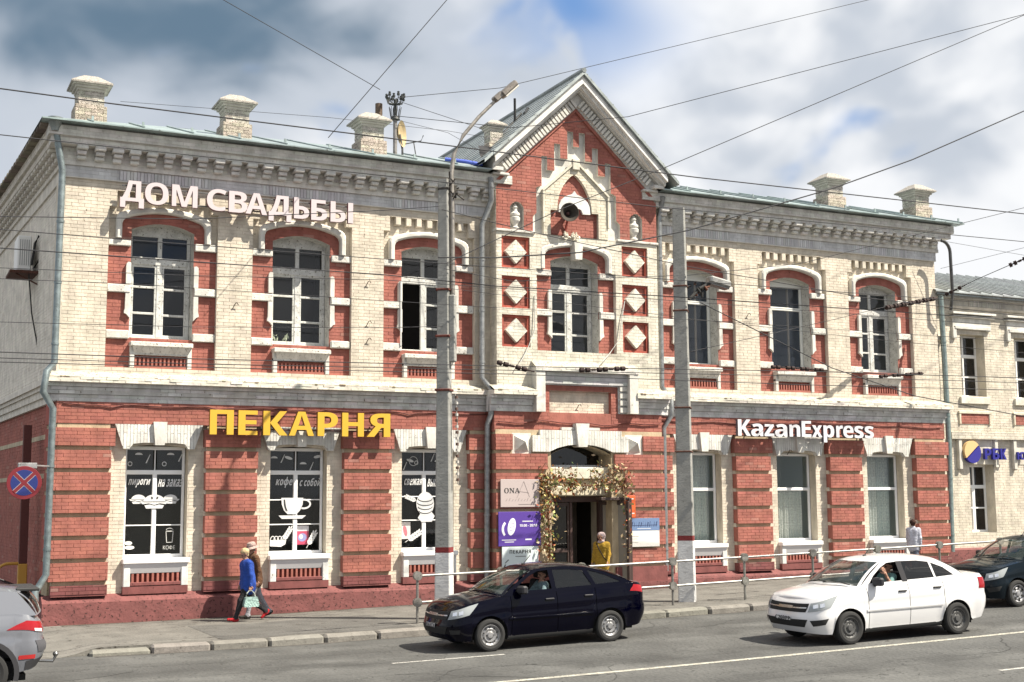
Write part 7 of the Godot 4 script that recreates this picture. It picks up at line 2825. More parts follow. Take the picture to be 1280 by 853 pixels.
	for d in doors:
		var dd := part(t, "door", d, paint)
		# handle
		var hx: float = (o.door[1] if dn < 2 else o.door[2]) - 0.16
		var sg: float = -1.0 if dn % 2 == 0 else 1.0
		var hy: float = o.handle_y + (0.02 if dn >= 2 else 0.0)
		var hp := s.side(hx, hy, sg)
		var hb := mb(o.handle)
		hb.cbox(hp + Vector3(-0.09, -0.016, sg * -0.005), hp + Vector3(0.09, 0.016, sg * 0.030), 0.012)
		part(dd, "handle", hb, M.paint)
		dn += 1
	# door windows
	for w in o.windows.size():
		for sg in [-1.0, 1.0]:
			if sg > 0 and w == 0 and o.get("open_window", false):
				continue
			var gb := mb()
			var wp: PackedVector2Array = wins[w]
			var idx := Geometry2D.triangulate_polygon(wp)
			for i in range(0, idx.size(), 3):
				var p := []
				for r in 3:
					var q := wp[idx[i + r]]
					p.append(Vector3(q.x, q.y, (s.zc(q.y) - 0.012) * sg))
				gb.tri(p[0], p[1], p[2], Vector3(0, 0.3, sg))
			part(t, "side_window", gb, M.tint if w > 0 else o.get("front_glass", M.tint))
	if o.get("black_pillar", false):
		for sg in [-1.0, 1.0]:
			var bp := mb(Color(0.015, 0.015, 0.016))
			var q := []
			for k in [[2.115, 1.03], [2.235, 1.03], [2.235, 1.39], [2.11, 1.39]]:
				q.append(Vector3(k[0], k[1], (s.zc(k[1]) + 0.006) * sg))
			bp.quad(q[0], q[1], q[2], q[3], Vector3(0, 0.3, sg))
			part(t, "pillar_trim", bp, M.rubber)
	# cabin lining, seats, dashboard, wheel wells, underside
	var inn := mb(Color(0.018, 0.018, 0.019))
	inn.box(Vector3(o.cowl - 0.1, 0.25, -o.W * 0.86), Vector3(o.back, 0.55, o.W * 0.86))
	for sg in [-1.0, 1.0]:
		inn.box(Vector3(o.cowl - 0.1, 0.5, sg * o.W * 0.86), Vector3(o.back, o.yb - 0.03, sg * o.W * 0.80))
	inn.box(Vector3(o.cowl - 0.05, 0.5, -o.W * 0.84), Vector3(o.cowl + 0.32, o.yb + 0.01, o.W * 0.84))
	inn.box(Vector3(o.back - 0.5, 0.5, -o.W * 0.8), Vector3(o.back, o.yb - 0.02, o.W * 0.8))
	part(t, "lining", inn, M.matte)
	var seat := mb(Color(0.03, 0.03, 0.032))
	for sg in [-1.0, 1.0]:
		seat.cbox(Vector3(1.75, 0.5, sg * 0.36 - 0.24), Vector3(2.25, 0.66, sg * 0.36 + 0.24), 0.05)
		var ox := seat.xf
		seat.xf = Transform3D(Basis(Vector3(0, 0, 1), -0.22), Vector3(2.2, 0.6, sg * 0.36))
		seat.cbox(Vector3(0, 0, -0.24), Vector3(0.13, 0.58, 0.24), 0.05)
		seat.cbox(Vector3(0.0, 0.60, -0.13), Vector3(0.10, 0.78, 0.13), 0.04)
		seat.xf = ox
	seat.cbox(Vector3(2.75, 0.5, -0.6), Vector3(3.2, 0.66, 0.6), 0.05)
	seat.cbox(Vector3(3.15, 0.6, -0.6), Vector3(3.3, 1.05, 0.6), 0.05)
	part(t, "seat", seat, M.cloth)
	var sw := mb(Color(0.02, 0.02, 0.02))
	var ring := []
	for i in 19:
		var a := TAU * i / 18.0
		ring.append(Vector3(1.50, 0.98, 0.36) + Basis(Vector3(0, 0, 1), -0.45) * Vector3(0, 0.18 * cos(a), 0.18 * sin(a)))
	sw.tube(ring, 0.014, 6)
	part(t, "steering_wheel", sw, M.rubber)
	var well := mb(Color(0.012, 0.012, 0.012))
	for c in [o.wf, o.wr]:
		for sg in [-1.0, 1.0]:
			for i in 14:
				var a0 := PI * i / 14.0 * 1.2 - 0.3
				var a1 := PI * (i + 1) / 14.0 * 1.2 - 0.3
				var p0 := Vector3(c + cos(a0) * (o.R + 0.004), o.wy + sin(a0) * (o.R + 0.004), 0)
				var p1 := Vector3(c + cos(a1) * (o.R + 0.004), o.wy + sin(a1) * (o.R + 0.004), 0)
				var zo := Vector3(0, 0, sg * o.W * 0.95)
				var zi := Vector3(0, 0, sg * o.W * 0.6)
				well.quad(p0 + zo, p1 + zo, p1 + zi, p0 + zi, Vector3(0, -1, 0))
				well.tri(p0 + zi, p1 + zi, Vector3(c, o.wy, 0) + zi, Vector3(0, 0, sg))
	well.box(Vector3(0.35, 0.19, -o.W * 0.6), Vector3(o.L - 0.3, 0.28, o.W * 0.6))
	part(t, "underside", well, M.rubber)
	car_lights(t, s, o)
	# rubbing strip and dark sill along each side
	for sg in [-1.0, 1.0]:
		var rs := mb(o.get("strip_col", o.col * 0.75))
		var g := []
		for i in 30:
			var px: float = lerpf(1.20, 2.94, i / 29.0)
			var a := s.side(px, 0.545, sg)
			var c := s.side(px, 0.585, sg)
			var ou := Vector3(0, 0, 0.012 * sg)
			g.append([a, a + ou, c + ou, c])
		rs.grid(g, func(_p): return Vector3(0, 0, sg))
		part(t, "rubbing_strip", rs, paint)
		var sl := mb(Color(0.02, 0.02, 0.02))
		g = []
		for i in 30:
			var px: float = lerpf(1.19, 2.94, i / 29.0)
			var a := s.side(px, s.ybase(px) + 0.005, sg)
			g.append([a + Vector3(0, -0.05, -0.04 * sg), a + Vector3(0, -0.02, 0.004 * sg), a + Vector3(0, 0.045, 0.008 * sg)])
		sl.grid(g, func(_p): return Vector3(0, 0, sg))
		part(t, "sill", sl, M.rubber)
	for c in [o.wf, o.wr]:
		for sg in [-1.0, 1.0]:
			wheel(t, Vector3(c, o.wy, sg * (o.W - 0.10)), sg, o)
	# mirrors
	for sg in [-1.0, 1.0]:
		var mp := s.side(o.mirror, o.yb + 0.02, sg)
		var m := mb(o.mirror_col)
		m.xf = Transform3D(Basis(Vector3(0, 1, 0), sg * 0.2), mp + Vector3(0.02, 0.05, sg * 0.10))
		m.cbox(Vector3(-0.06, -0.075, -0.105), Vector3(0.06, 0.07, 0.105), 0.045)
		m.xf = Transform3D()
		m.tube([mp + Vector3(0.02, -0.02, 0), mp + Vector3(0.02, 0.0, sg * 0.06)], 0.03, 6)
		var mo := part(t, "mirror", m, M.paint)
		var mg := mb(Color(0.5, 0.55, 0.6))
		mg.xf = Transform3D(Basis(Vector3(0, 1, 0), sg * 0.2), mp + Vector3(0.02, 0.05, sg * 0.10))
		mg.box(Vector3(0.06, -0.055, -0.085), Vector3(0.064, 0.05, 0.085))
		part(mo, "mirror_glass", mg, M.chrome)
	# wipers and aerial
	var wp2 := mb(Color(0.015, 0.015, 0.015))
	for q in [-0.55, 0.1]:
		wp2.tube([scr.call(fx, o.screen_front, q, 1.0) + Vector3(-0.03, 0.03, 0), scr.call(fx, o.screen_front, q + 0.45, 0.94) + Vector3(-0.02, 0.03, 0), scr.call(fx, o.screen_front, q + 0.7, 0.96) + Vector3(-0.02, 0.02, 0)], 0.010, 5)
	part(t, "wiper", wp2, M.rubber)
	if o.get("aerial", true):
		var ae := mb(Color(0.02, 0.02, 0.02))
		var ap := Vector3(fx[0] + 0.10, curve_at(o.rail, fx[0] + 0.1) + o.roof_crown, 0.0)
		ae.tube([ap, ap + Vector3(0.16, 0.16, 0)], 0.008, 5)
		ae.cbox(ap - Vector3(0.03, 0.02, 0.02), ap + Vector3(0.04, 0.02, 0.02), 0.01)
		part(t, "aerial", ae, M.rubber)
	return t


func car_lights(t: Node3D, s: Shell, o: Dictionary) -> void:
	for sg in [-1.0, 1.0]:
		var nf := func(th, h): return s.nose(th, h, sg)
		var tf := func(th, h): return s.tail(th, h, sg)
		if o.has("headlight"):
			var b := mb(Color(0.26, 0.28, 0.29))
			patch(b, nf, o.headlight, 12, 6, 0.008)
			var h := part(t, "headlight", b, M.lens)
			var c: Array = o.headlight
			var mid: Vector2 = (c[0] + c[1] + c[2] + c[3]) / 4.0
			for off in [-0.22, 0.06]:
				var b2 := mb(Color(0.75, 0.76, 0.78))
				patch(b2, nf, [mid + Vector2(off - 0.10, -0.05), mid + Vector2(off + 0.10, -0.04), mid + Vector2(off + 0.10, 0.06), mid + Vector2(off - 0.10, 0.05)], 4, 4, 0.012)
				part(h, "reflector", b2, M.chrome)
		if o.has("foglamp"):
			var b := mb(Color(0.02, 0.02, 0.02))
			patch(b, nf, o.foglamp, 6, 4, 0.006)
			part(t, "fog_recess", b, M.rubber)
		var r := mb(Color(0.26, 0.010, 0.012))
		patch(r, tf, o.taillight, 10, 6, 0.010)
		var tl := part(t, "taillight", r, M.lens)
		if o.has("taillight_white"):
			var w := mb(Color(0.66, 0.6, 0.6))
			patch(w, tf, o.taillight_white, 5, 3, 0.014)
			part(tl, "lens", w, M.lens)
		if o.has("reflector"):
			var w := mb(Color(0.40, 0.03, 0.03))
			patch(w, tf, o.reflector, 5, 3, 0.012)
			part(t, "reflector", w, M.lens)
	var both := func(q, h): return s.nose(absf(q), h, -1.0 if q < 0 else 1.0)
	var bt := func(q, h): return s.tail(absf(q), h, -1.0 if q < 0 else 1.0)
	for g in o.get("grille", []):
		var b := mb(g[1])
		patch(b, both, g[0], 16, 4, g[2])
		part(t, g[3], b, M.chrome if g[3] == "grille_bar" else M.rubber)
	for g in o.get("rear_trim", []):
		var b := mb(g[1])
		patch(b, bt, g[0], 16, 4, g[2])
		part(t, "bumper_trim", b, M.rubber)
	if o.has("plate"):
		var b := mb(Color(0.60, 0.60, 0.60))
		patch(b, both, [Vector2(-0.155, o.plate - 0.065), Vector2(0.155, o.plate - 0.065), Vector2(0.155, o.plate + 0.065), Vector2(-0.155, o.plate + 0.065)], 6, 2, 0.02)
		var pl := part(t, "number_plate", b, M.paint)
		var p: Vector3 = s.nose(0.0, o.plate, 1.0)
		var tx := fit_text(pl, "plate_characters", o.plate_text, "bold", -0.22, 0.22, -0.035, 0.035, 0.0, 0.002, flat(Color(0.03, 0.03, 0.04)))
		tx.transform = Transform3D(Basis(Vector3(0, 1, 0), -PI / 2), Vector3(p.x - 0.024, p.y, 0)) * tx.transform


func wheel(t: Node3D, c: Vector3, sg: float, o: Dictionary) -> void:
	var r: float = o.wy
	var ax := Basis(Vector3(1, 0, 0), sg * PI / 2)
	var b := mb(Color(0.022, 0.021, 0.020))
	b.lathe([Vector2(r * 0.62, -0.10), Vector2(r * 0.90, -0.10), Vector2(r * 0.985, -0.075), Vector2(r, -0.05), Vector2(r, 0.05), Vector2(r * 0.985, 0.075), Vector2(r * 0.93, 0.097), Vector2(r * 0.80, 0.105), Vector2(r * 0.66, 0.09), Vector2(r * 0.64, 0.07)], c, 28, ax)
	var w := part(t, "wheel", b, M.rubber)
	var rim := mb(o.rim)
	rim.lathe([Vector2(r * 0.66, 0.085), Vector2(r * 0.63, 0.088), Vector2(r * 0.60, 0.06), Vector2(r * 0.52, 0.045), Vector2(r * 0.40, 0.065), Vector2(r * 0.26, 0.055), Vector2(r * 0.20, 0.065), Vector2(r * 0.17, 0.085), Vector2(0.0, 0.087)], c, 28, ax)
	part(w, "rim", rim, M.metal if o.rim.r > 0.2 else M.paint)
	var holes := mb(Color(0.012, 0.012, 0.012))
	var n: int = o.holes
	for i in n:
		var a := TAU * (i + 0.5) / n
		var d := Vector3(cos(a), sin(a), 0)
		var e := Vector3(-sin(a), cos(a), 0)
		var k := c + d * r * 0.47 + Vector3(0, 0, sg * 0.066)
		var hw: float = r * (0.055 if n > 7 else 0.10)
		var hl: float = r * (0.06 if n > 7 else 0.17)
		var pts := []
		for j in 8:
			var q := TAU * j / 8.0
			pts.append(k + d * cos(q) * hl + e * sin(q) * hw)
		for j in range(1, 7):
			holes.tri(pts[0], pts[j], pts[j + 1], Vector3(0, 0, sg))
	for i in 4:
		var a := TAU * i / 4.0
		holes.tube([c + Vector3(cos(a), sin(a), 0) * r * 0.24 + Vector3(0, 0, sg * 0.05), c + Vector3(cos(a), sin(a), 0) * r * 0.24 + Vector3(0, 0, sg * 0.068)], 0.011, 6)
	part(w, "rim_openings", holes, M.rubber)


func sedan(col: Color) -> Dictionary:
	return {
		"L": 4.26, "W": 0.85, "col": col, "R": 0.345, "wy": 0.292, "wf": 0.83, "wr": 3.306, "na": 0.46, "ta": 0.46,
		"base": [[0.0, 0.24], [0.4, 0.20], [1.3, 0.22], [3.0, 0.23], [3.8, 0.26], [4.26, 0.34]],
		"top": [[0.0, 0.755], [0.15, 0.79], [0.45, 0.865], [0.8, 0.925], [1.15, 0.975], [1.6, 0.99], [2.3, 1.005], [3.0, 1.025], [3.5, 1.055], [3.9, 1.075], [4.12, 1.065], [4.26, 0.99]],
		"front": [[0.0, 0.10], [0.2, 0.03], [0.45, 0.0], [0.6, 0.03], [0.8, 0.07], [0.92, 0.11], [1.0, 0.18]],
		"rear": [[0.0, 0.12], [0.2, 0.02], [0.42, 0.0], [0.55, 0.03], [0.8, 0.03], [0.92, 0.05], [1.0, 0.12]],
		"cowl": 1.16, "back": 3.50, "crown": 0.075, "door": [1.26, 2.20, 3.02],
		"zb": 0.775, "zr": 0.575, "yb": 1.0, "yr": 1.43,
		"rail": [[1.80, 1.405], [2.05, 1.43], [2.4, 1.44], [2.75, 1.425], [3.05, 1.385]],
		"outline": [1.10, 0.965, 1.26, 0.96, 3.3, 1.02, 3.62, 1.05, 3.36, 1.24, 3.05, 1.385, 2.75, 1.425, 2.4, 1.44, 2.05, 1.43, 1.80, 1.405, 1.45, 1.20],
		"windows": [[1.36, 1.035, 2.13, 1.05, 2.12, 1.385, 1.90, 1.372, 1.72, 1.295, 1.50, 1.16], [2.22, 1.052, 2.88, 1.065, 2.86, 1.345, 2.6, 1.38, 2.22, 1.388], [2.925, 1.067, 3.36, 1.085, 3.16, 1.235, 2.91, 1.33]],
		"roof_front": [1.80, 0, 0.14], "roof_rear": [3.05, 0, 0.10], "roof_crown": 0.062,
		"screen_front": [1.10, 0.965, 0.22, 0.06], "screen_rear": [3.62, 1.05, 0.12, 0.035],
		"handle_y": 0.87, "handle": Color(0.02, 0.02, 0.02), "mirror": 1.44, "mirror_col": Color(0.015, 0.015, 0.016), "rim": Color(0.07, 0.07, 0.07), "holes": 10,
		"headlight": [Vector2(0.66, 0.66), Vector2(1.54, 0.72), Vector2(1.74, 0.96), Vector2(0.74, 0.91)],
		"foglamp": [Vector2(0.86, 0.22), Vector2(1.34, 0.28), Vector2(1.46, 0.44), Vector2(0.76, 0.40)],
		"taillight": [Vector2(0.95, 0.64), Vector2(1.52, 0.68), Vector2(1.50, 0.93), Vector2(0.95, 0.90)],
		"grille": [
			[[Vector2(-0.58, 0.66), Vector2(0.58, 0.66), Vector2(0.68, 0.91), Vector2(-0.68, 0.91)], Color(0.012, 0.012, 0.013), 0.006, "grille"],
			[[Vector2(-0.60, 0.775), Vector2(0.60, 0.775), Vector2(0.60, 0.81), Vector2(-0.60, 0.81)], Color(0.5, 0.5, 0.5), 0.014, "grille_bar"],
			[[Vector2(-0.16, 0.77), Vector2(0.16, 0.77), Vector2(0.16, 0.85), Vector2(-0.16, 0.85)], Color(0.45, 0.45, 0.46), 0.02, "grille_bar"],
			[[Vector2(-0.55, 0.18), Vector2(0.55, 0.18), Vector2(0.68, 0.43), Vector2(-0.68, 0.43)], Color(0.012, 0.012, 0.013), 0.006, "lower_grille"]],
		"plate": 0.45, "plate_text": "С269РР", "open_window": true, "front_glass": M.windscreen,
	}


func cars() -> void:
	var slope := func(x): return atan((ground(x + 2.2) - ground(x - 2.2)) / 4.4)
	var road := func(x): return ground(x) - 0.14
	var white := sedan(Color(0.62, 0.62, 0.635))
	white.yaw = -0.035
	white.black_pillar = true
	make_car(white, "white_sedan", "white four door saloon driving left with its front window open", Vector3(11.42, road.call(13.6) - 2.13 * sin(slope.call(13.6)), 10.80), slope.call(13.6))
	var black := sedan(Color(0.003, 0.0035, 0.006))
	black.merge({
		"top": [[0.0, 0.755], [0.15, 0.79], [0.45, 0.865], [0.8, 0.925], [1.15, 0.975], [1.6, 0.99], [2.3, 1.005], [3.0, 1.03], [3.5, 1.055], [3.9, 1.07], [4.1, 1.05], [4.26, 0.96]],
		"back": 3.72,
		"rail": [[1.80, 1.405], [2.05, 1.43], [2.4, 1.44], [2.75, 1.42], [3.0, 1.39]],
		"outline": [1.10, 0.965, 1.26, 0.96, 3.3, 1.02, 3.92, 1.055, 3.6, 1.19, 3.3, 1.30, 3.0, 1.39, 2.75, 1.42, 2.4, 1.44, 2.05, 1.43, 1.80, 1.405, 1.45, 1.20],
		"windows": [[1.36, 1.035, 2.13, 1.05, 2.12, 1.385, 1.90, 1.372, 1.72, 1.295, 1.50, 1.16], [2.22, 1.052, 2.98, 1.07, 2.84, 1.345, 2.6, 1.375, 2.22, 1.388], [3.07, 1.08, 3.62, 1.10, 3.30, 1.245, 2.95, 1.35]],
		"roof_rear": [3.0, 0, 0.10], "screen_rear": [3.92, 1.055, 0.10, 0.03],
		"taillight": [Vector2(1.12, 0.76), Vector2(1.62, 0.82), Vector2(1.52, 0.96), Vector2(1.08, 0.93)],
		"rim": Color(0.42, 0.42, 0.43), "handle": Color(0.01, 0.01, 0.012), "plate_text": "В163СК",
		"foglamp": [Vector2(0.80, 0.20), Vector2(1.2, 0.22), Vector2(1.22, 0.34), Vector2(0.76, 0.34)], "yaw": -0.02,
	}, true)
	make_car(black, "black_hatchback", "glossy black five door car with silver wheels driving left in front of the lamp post", Vector3(5.80, road.call(7.9) - 2.13 * sin(slope.call(7.9)), 7.66), slope.call(7.9))
	var third := sedan(Color(0.007, 0.008, 0.014))
	third.merge({"rim": Color(0.5, 0.5, 0.52), "holes": 7, "open_window": false, "plate_text": "Е417ТМ", "yaw": -0.03}, true)
	make_car(third, "dark_sedan", "dark blue black car with spoked silver wheels at the right edge behind the white one", Vector3(18.32, road.call(20.4) - 2.13 * sin(slope.call(20.4)), 8.25), slope.call(20.4))
	var suv := sedan(Color(0.145, 0.15, 0.175))
	suv.merge({
		"L": 4.48, "W": 0.92, "R": 0.42, "wy": 0.345, "wf": 0.90, "wr": 3.57, "ta": 0.40,
		"base": [[0.0, 0.30], [0.4, 0.26], [1.3, 0.28], [3.0, 0.30], [4.0, 0.34], [4.48, 0.42]],
		"top": [[0.0, 0.85], [0.2, 0.93], [0.6, 1.0], [1.15, 1.07], [2.3, 1.10], [3.0, 1.13], [3.6, 1.17], [4.1, 1.17], [4.48, 1.06]],
		"rear": [[0.0, 0.14], [0.2, 0.04], [0.42, 0.0], [0.55, 0.04], [0.8, 0.05], [0.92, 0.08], [1.0, 0.14]],
		"cowl": 1.16, "back": 4.0, "door": [1.30, 2.28, 3.12], "zb": 0.84, "zr": 0.66, "yb": 1.10, "yr": 1.56,
		"rail": [[1.80, 1.50], [2.2, 1.56], [2.8, 1.57], [3.4, 1.55], [4.0, 1.49]],
		"outline": [1.10, 1.05, 1.30, 1.05, 3.3, 1.12, 4.28, 1.15, 4.15, 1.32, 4.0, 1.49, 3.4, 1.55, 2.8, 1.57, 2.2, 1.56, 1.80, 1.50, 1.45, 1.28],
		"windows": [[1.40, 1.12, 2.2, 1.14, 2.2, 1.50, 1.90, 1.47, 1.70, 1.38], [2.30, 1.14, 3.05, 1.18, 3.0, 1.48, 2.3, 1.51], [3.12, 1.19, 3.62, 1.27, 3.66, 1.42, 3.1, 1.475]],
		"roof_rear": [4.0, 0, 0.16], "screen_rear": [4.28, 1.15, 0.13, 0.04], "handle_y": 0.98,
		"taillight": [Vector2(0.72, 0.72), Vector2(1.80, 0.74), Vector2(1.52, 0.90), Vector2(0.72, 0.93)],
		"taillight_white": [Vector2(0.80, 0.725), Vector2(1.25, 0.73), Vector2(1.27, 0.78), Vector2(0.82, 0.79)],
		"reflector": [Vector2(1.20, 0.20), Vector2(1.62, 0.22), Vector2(1.62, 0.29), Vector2(1.22, 0.28)],
		"rear_trim": [[[Vector2(-1.50, 0.02), Vector2(1.50, 0.02), Vector2(1.50, 0.18), Vector2(-1.50, 0.18)], Color(0.03, 0.03, 0.032), 0.008], [[Vector2(-1.1, 0.32), Vector2(1.1, 0.32), Vector2(1.2, 0.55), Vector2(-1.2, 0.55)], Color(0.06, 0.062, 0.068), 0.008]],
		"rim": Color(0.32, 0.33, 0.34), "holes": 6, "open_window": false, "yaw": 0.0, "aerial": false, "front_glass": M.tint,
	}, true)
	var sv := make_car(suv, "grey_crossover", "silver grey crossover with red tail lamps cut by the left edge of the picture", Vector3(-5.55, -0.14, 8.70), 0.0)
	var tb := mb(Color(0.3, 0.3, 0.3))
	tb.tube([Vector3(4.4, 0.40, 0.0), Vector3(4.62, 0.38, 0.0), Vector3(4.66, 0.46, 0.0)], 0.025, 6)
	tb.lathe([Vector2(0.0, 0.44), Vector2(0.035, 0.46), Vector2(0.045, 0.49), Vector2(0.03, 0.52), Vector2(0.0, 0.53)], Vector3(4.66, 0.0, 0.0), 10)
	part(sv, "tow_bar", tb, M.chrome)
	for sg in [-1.0, 1.0]:
		var cl := mb(Color(0.03, 0.03, 0.032))
		for i in 20:
			var a0 := PI * i / 20.0 * 1.15 - 0.25
			var a1 := PI * (i + 1) / 20.0 * 1.15 - 0.25
			var q := []
			for k in [[a0, 0.415], [a1, 0.415], [a1, 0.485], [a0, 0.485]]:
				q.append(Vector3(3.57 + cos(k[0]) * k[1], 0.345 + sin(k[0]) * k[1], sg * 0.945))
			cl.quad(q[0], q[1], q[2], q[3], Vector3(0, 0, sg))
			var dz := Vector3(0, 0, -0.05 * sg)
			cl.quad(q[3], q[2], q[2] + dz, q[3] + dz, Vector3(0, 1, 0))
		part(sv, "arch_cladding", cl, M.rubber)
	var sp := mb(Color(0.02, 0.02, 0.022))
	sp.cbox(Vector3(4.0, 1.49, -0.58), Vector3(4.33, 1.535, 0.58), 0.02)
	part(sv, "rear_spoiler", sp, M.paint)


# ---------- people ----------
class Field:
	# a smooth union of tapered capsules, meshed as surface nets
	var lo: Vector3
	var cell: float
	var n: Vector3i
	var d := PackedFloat32Array()
	var raw := PackedFloat32Array()
	var who := PackedByteArray()
	var cols := []

	func _init(bones: Array, cs: float, k: float) -> void:
		cell = cs
		var a := Vector3(1e9, 1e9, 1e9)
		var b := -a
		for q in bones:
			var r: float = maxf(q[2], q[3]) + cs * 2.5
			for e in [q[0], q[1]]:
				a = a.min(e - Vector3(r, r, r))
				b = b.max(e + Vector3(r, r, r))
		lo = a
		n = Vector3i(((b - a) / cs).ceil()) + Vector3i.ONE
		d.resize(n.x * n.y * n.z)
		d.fill(1.0)
		raw.resize(d.size())
		raw.fill(1.0)
		who.resize(d.size())
		for i in bones.size():
			var q: Array = bones[i]
			cols.append(q[4])
			var p: Vector3 = q[0]
			var e: Vector3 = q[1] - q[0]
			var l2 := maxf(e.length_squared(), 1e-9)
			var r0: float = q[2]
			var r1: float = q[3]
			var m := maxf(r0, r1) + k + cs * 1.8
			var i0 := Vector3i(((p.min(q[1]) - Vector3(m, m, m) - lo) / cs).floor()).clamp(Vector3i.ZERO, n - Vector3i.ONE)
			var i1 := Vector3i(((p.max(q[1]) + Vector3(m, m, m) - lo) / cs).ceil()).clamp(Vector3i.ZERO, n - Vector3i.ONE)
			for z in range(i0.z, i1.z + 1):
				for y in range(i0.y, i1.y + 1):
					var at := (z * n.y + y) * n.x
					for x in range(i0.x, i1.x + 1):
						var c := lo + Vector3(x, y, z) * cs - p
						var t := clampf(c.dot(e) / l2, 0.0, 1.0)
						var v := (c - e * t).length() - lerpf(r0, r1, t)
						var o := d[at + x]
						if v < raw[at + x]:
							raw[at + x] = v
							who[at + x] = i
						var h := maxf(k - absf(o - v), 0.0) / k
						d[at + x] = minf(o, v) - h * h * k * 0.25

	func at(x: int, y: int, z: int) -> float:
		return d[(z * n.y + y) * n.x + x]

	func into(b: MB) -> void:
		var vid := PackedInt32Array()
		vid.resize(d.size())
		vid.fill(-1)
		var pos := []
		var nor := []
		var col := []
		var sx := 1
		var sy := n.x
		var sz := n.x * n.y
		var off := [0, sx, sy, sx + sy, sz, sz + sx, sz + sy, sz + sx + sy]
		for z in n.z - 1:
			for y in n.y - 1:
				for x in n.x - 1:
					var i := z * sz + y * sy + x
					var d0 := d[i]
					if d0 > cell * 2.0 or d0 < -cell * 2.0:
						continue
					var mask := 0
					for c in 8:
						if d[i + off[c]] < 0.0:
							mask |= 1 << c
					if mask == 0 or mask == 255:
						continue
					var sum := Vector3.ZERO
					var cnt := 0
					for ed in [[0, 1], [2, 3], [4, 5], [6, 7], [0, 2], [1, 3], [4, 6], [5, 7], [0, 4], [1, 5], [2, 6], [3, 7]]:
						var u := d[i + off[ed[0]]]
						var v := d[i + off[ed[1]]]
						if (u < 0.0) != (v < 0.0):
							var t := u / (u - v)
							var a := Vector3(ed[0] & 1, (ed[0] >> 1) & 1, ed[0] >> 2)
							var e := Vector3(ed[1] & 1, (ed[1] >> 1) & 1, ed[1] >> 2)
							sum += a.lerp(e, t)
							cnt += 1
					sum /= cnt
					vid[i] = pos.size()
					pos.append(lo + (Vector3(x, y, z) + sum) * cell)
					var g := Vector3(d[i + 1] + d[i + sx + sy] + d[i + sx + sz] + d[i + sx + sy + sz] - d[i] - d[i + sy] - d[i + sz] - d[i + sy + sz], d[i + sy] + d[i + sx + sy] + d[i + sy + sz] + d[i + sx + sy + sz] - d[i] - d[i + sx] - d[i + sz] - d[i + sx + sz], d[i + sz] + d[i + sx + sz] + d[i + sy + sz] + d[i + sx + sy + sz] - d[i] - d[i + sx] - d[i + sy] - d[i + sx + sy])
					nor.append(g.normalized())
					var best := 0
					for c in 8:
						if raw[i + off[c]] < raw[i + off[best]]:
							best = c
					col.append(cols[who[i + off[best]]])
		for z in range(1, n.z - 1):
			for y in range(1, n.y - 1):
				for x in range(1, n.x - 1):
					var i := z * sz + y * sy + x
					var u := d[i]
					if absf(u) > cell * 2.0:
						continue
					for ax in [[sx, sy, sz], [sy, sz, sx], [sz, sx, sy]]:
						if (u < 0.0) == (d[i + ax[0]] < 0.0):
							continue
						var q := [vid[i], vid[i - ax[1]], vid[i - ax[1] - ax[2]], vid[i - ax[2]]]
						if q.min() < 0:
							continue
						b.col = col[q[0]]
						b.smooth4([pos[q[0]], nor[q[0]]], [pos[q[1]], nor[q[1]]], [pos[q[2]], nor[q[2]]], [pos[q[3]], nor[q[3]]])


func rz(v: Vector3, a: float) -> Vector3:
	# turn in the walking plane: forward is +x
	return v.rotated(Vector3(0, 0, 1), a)


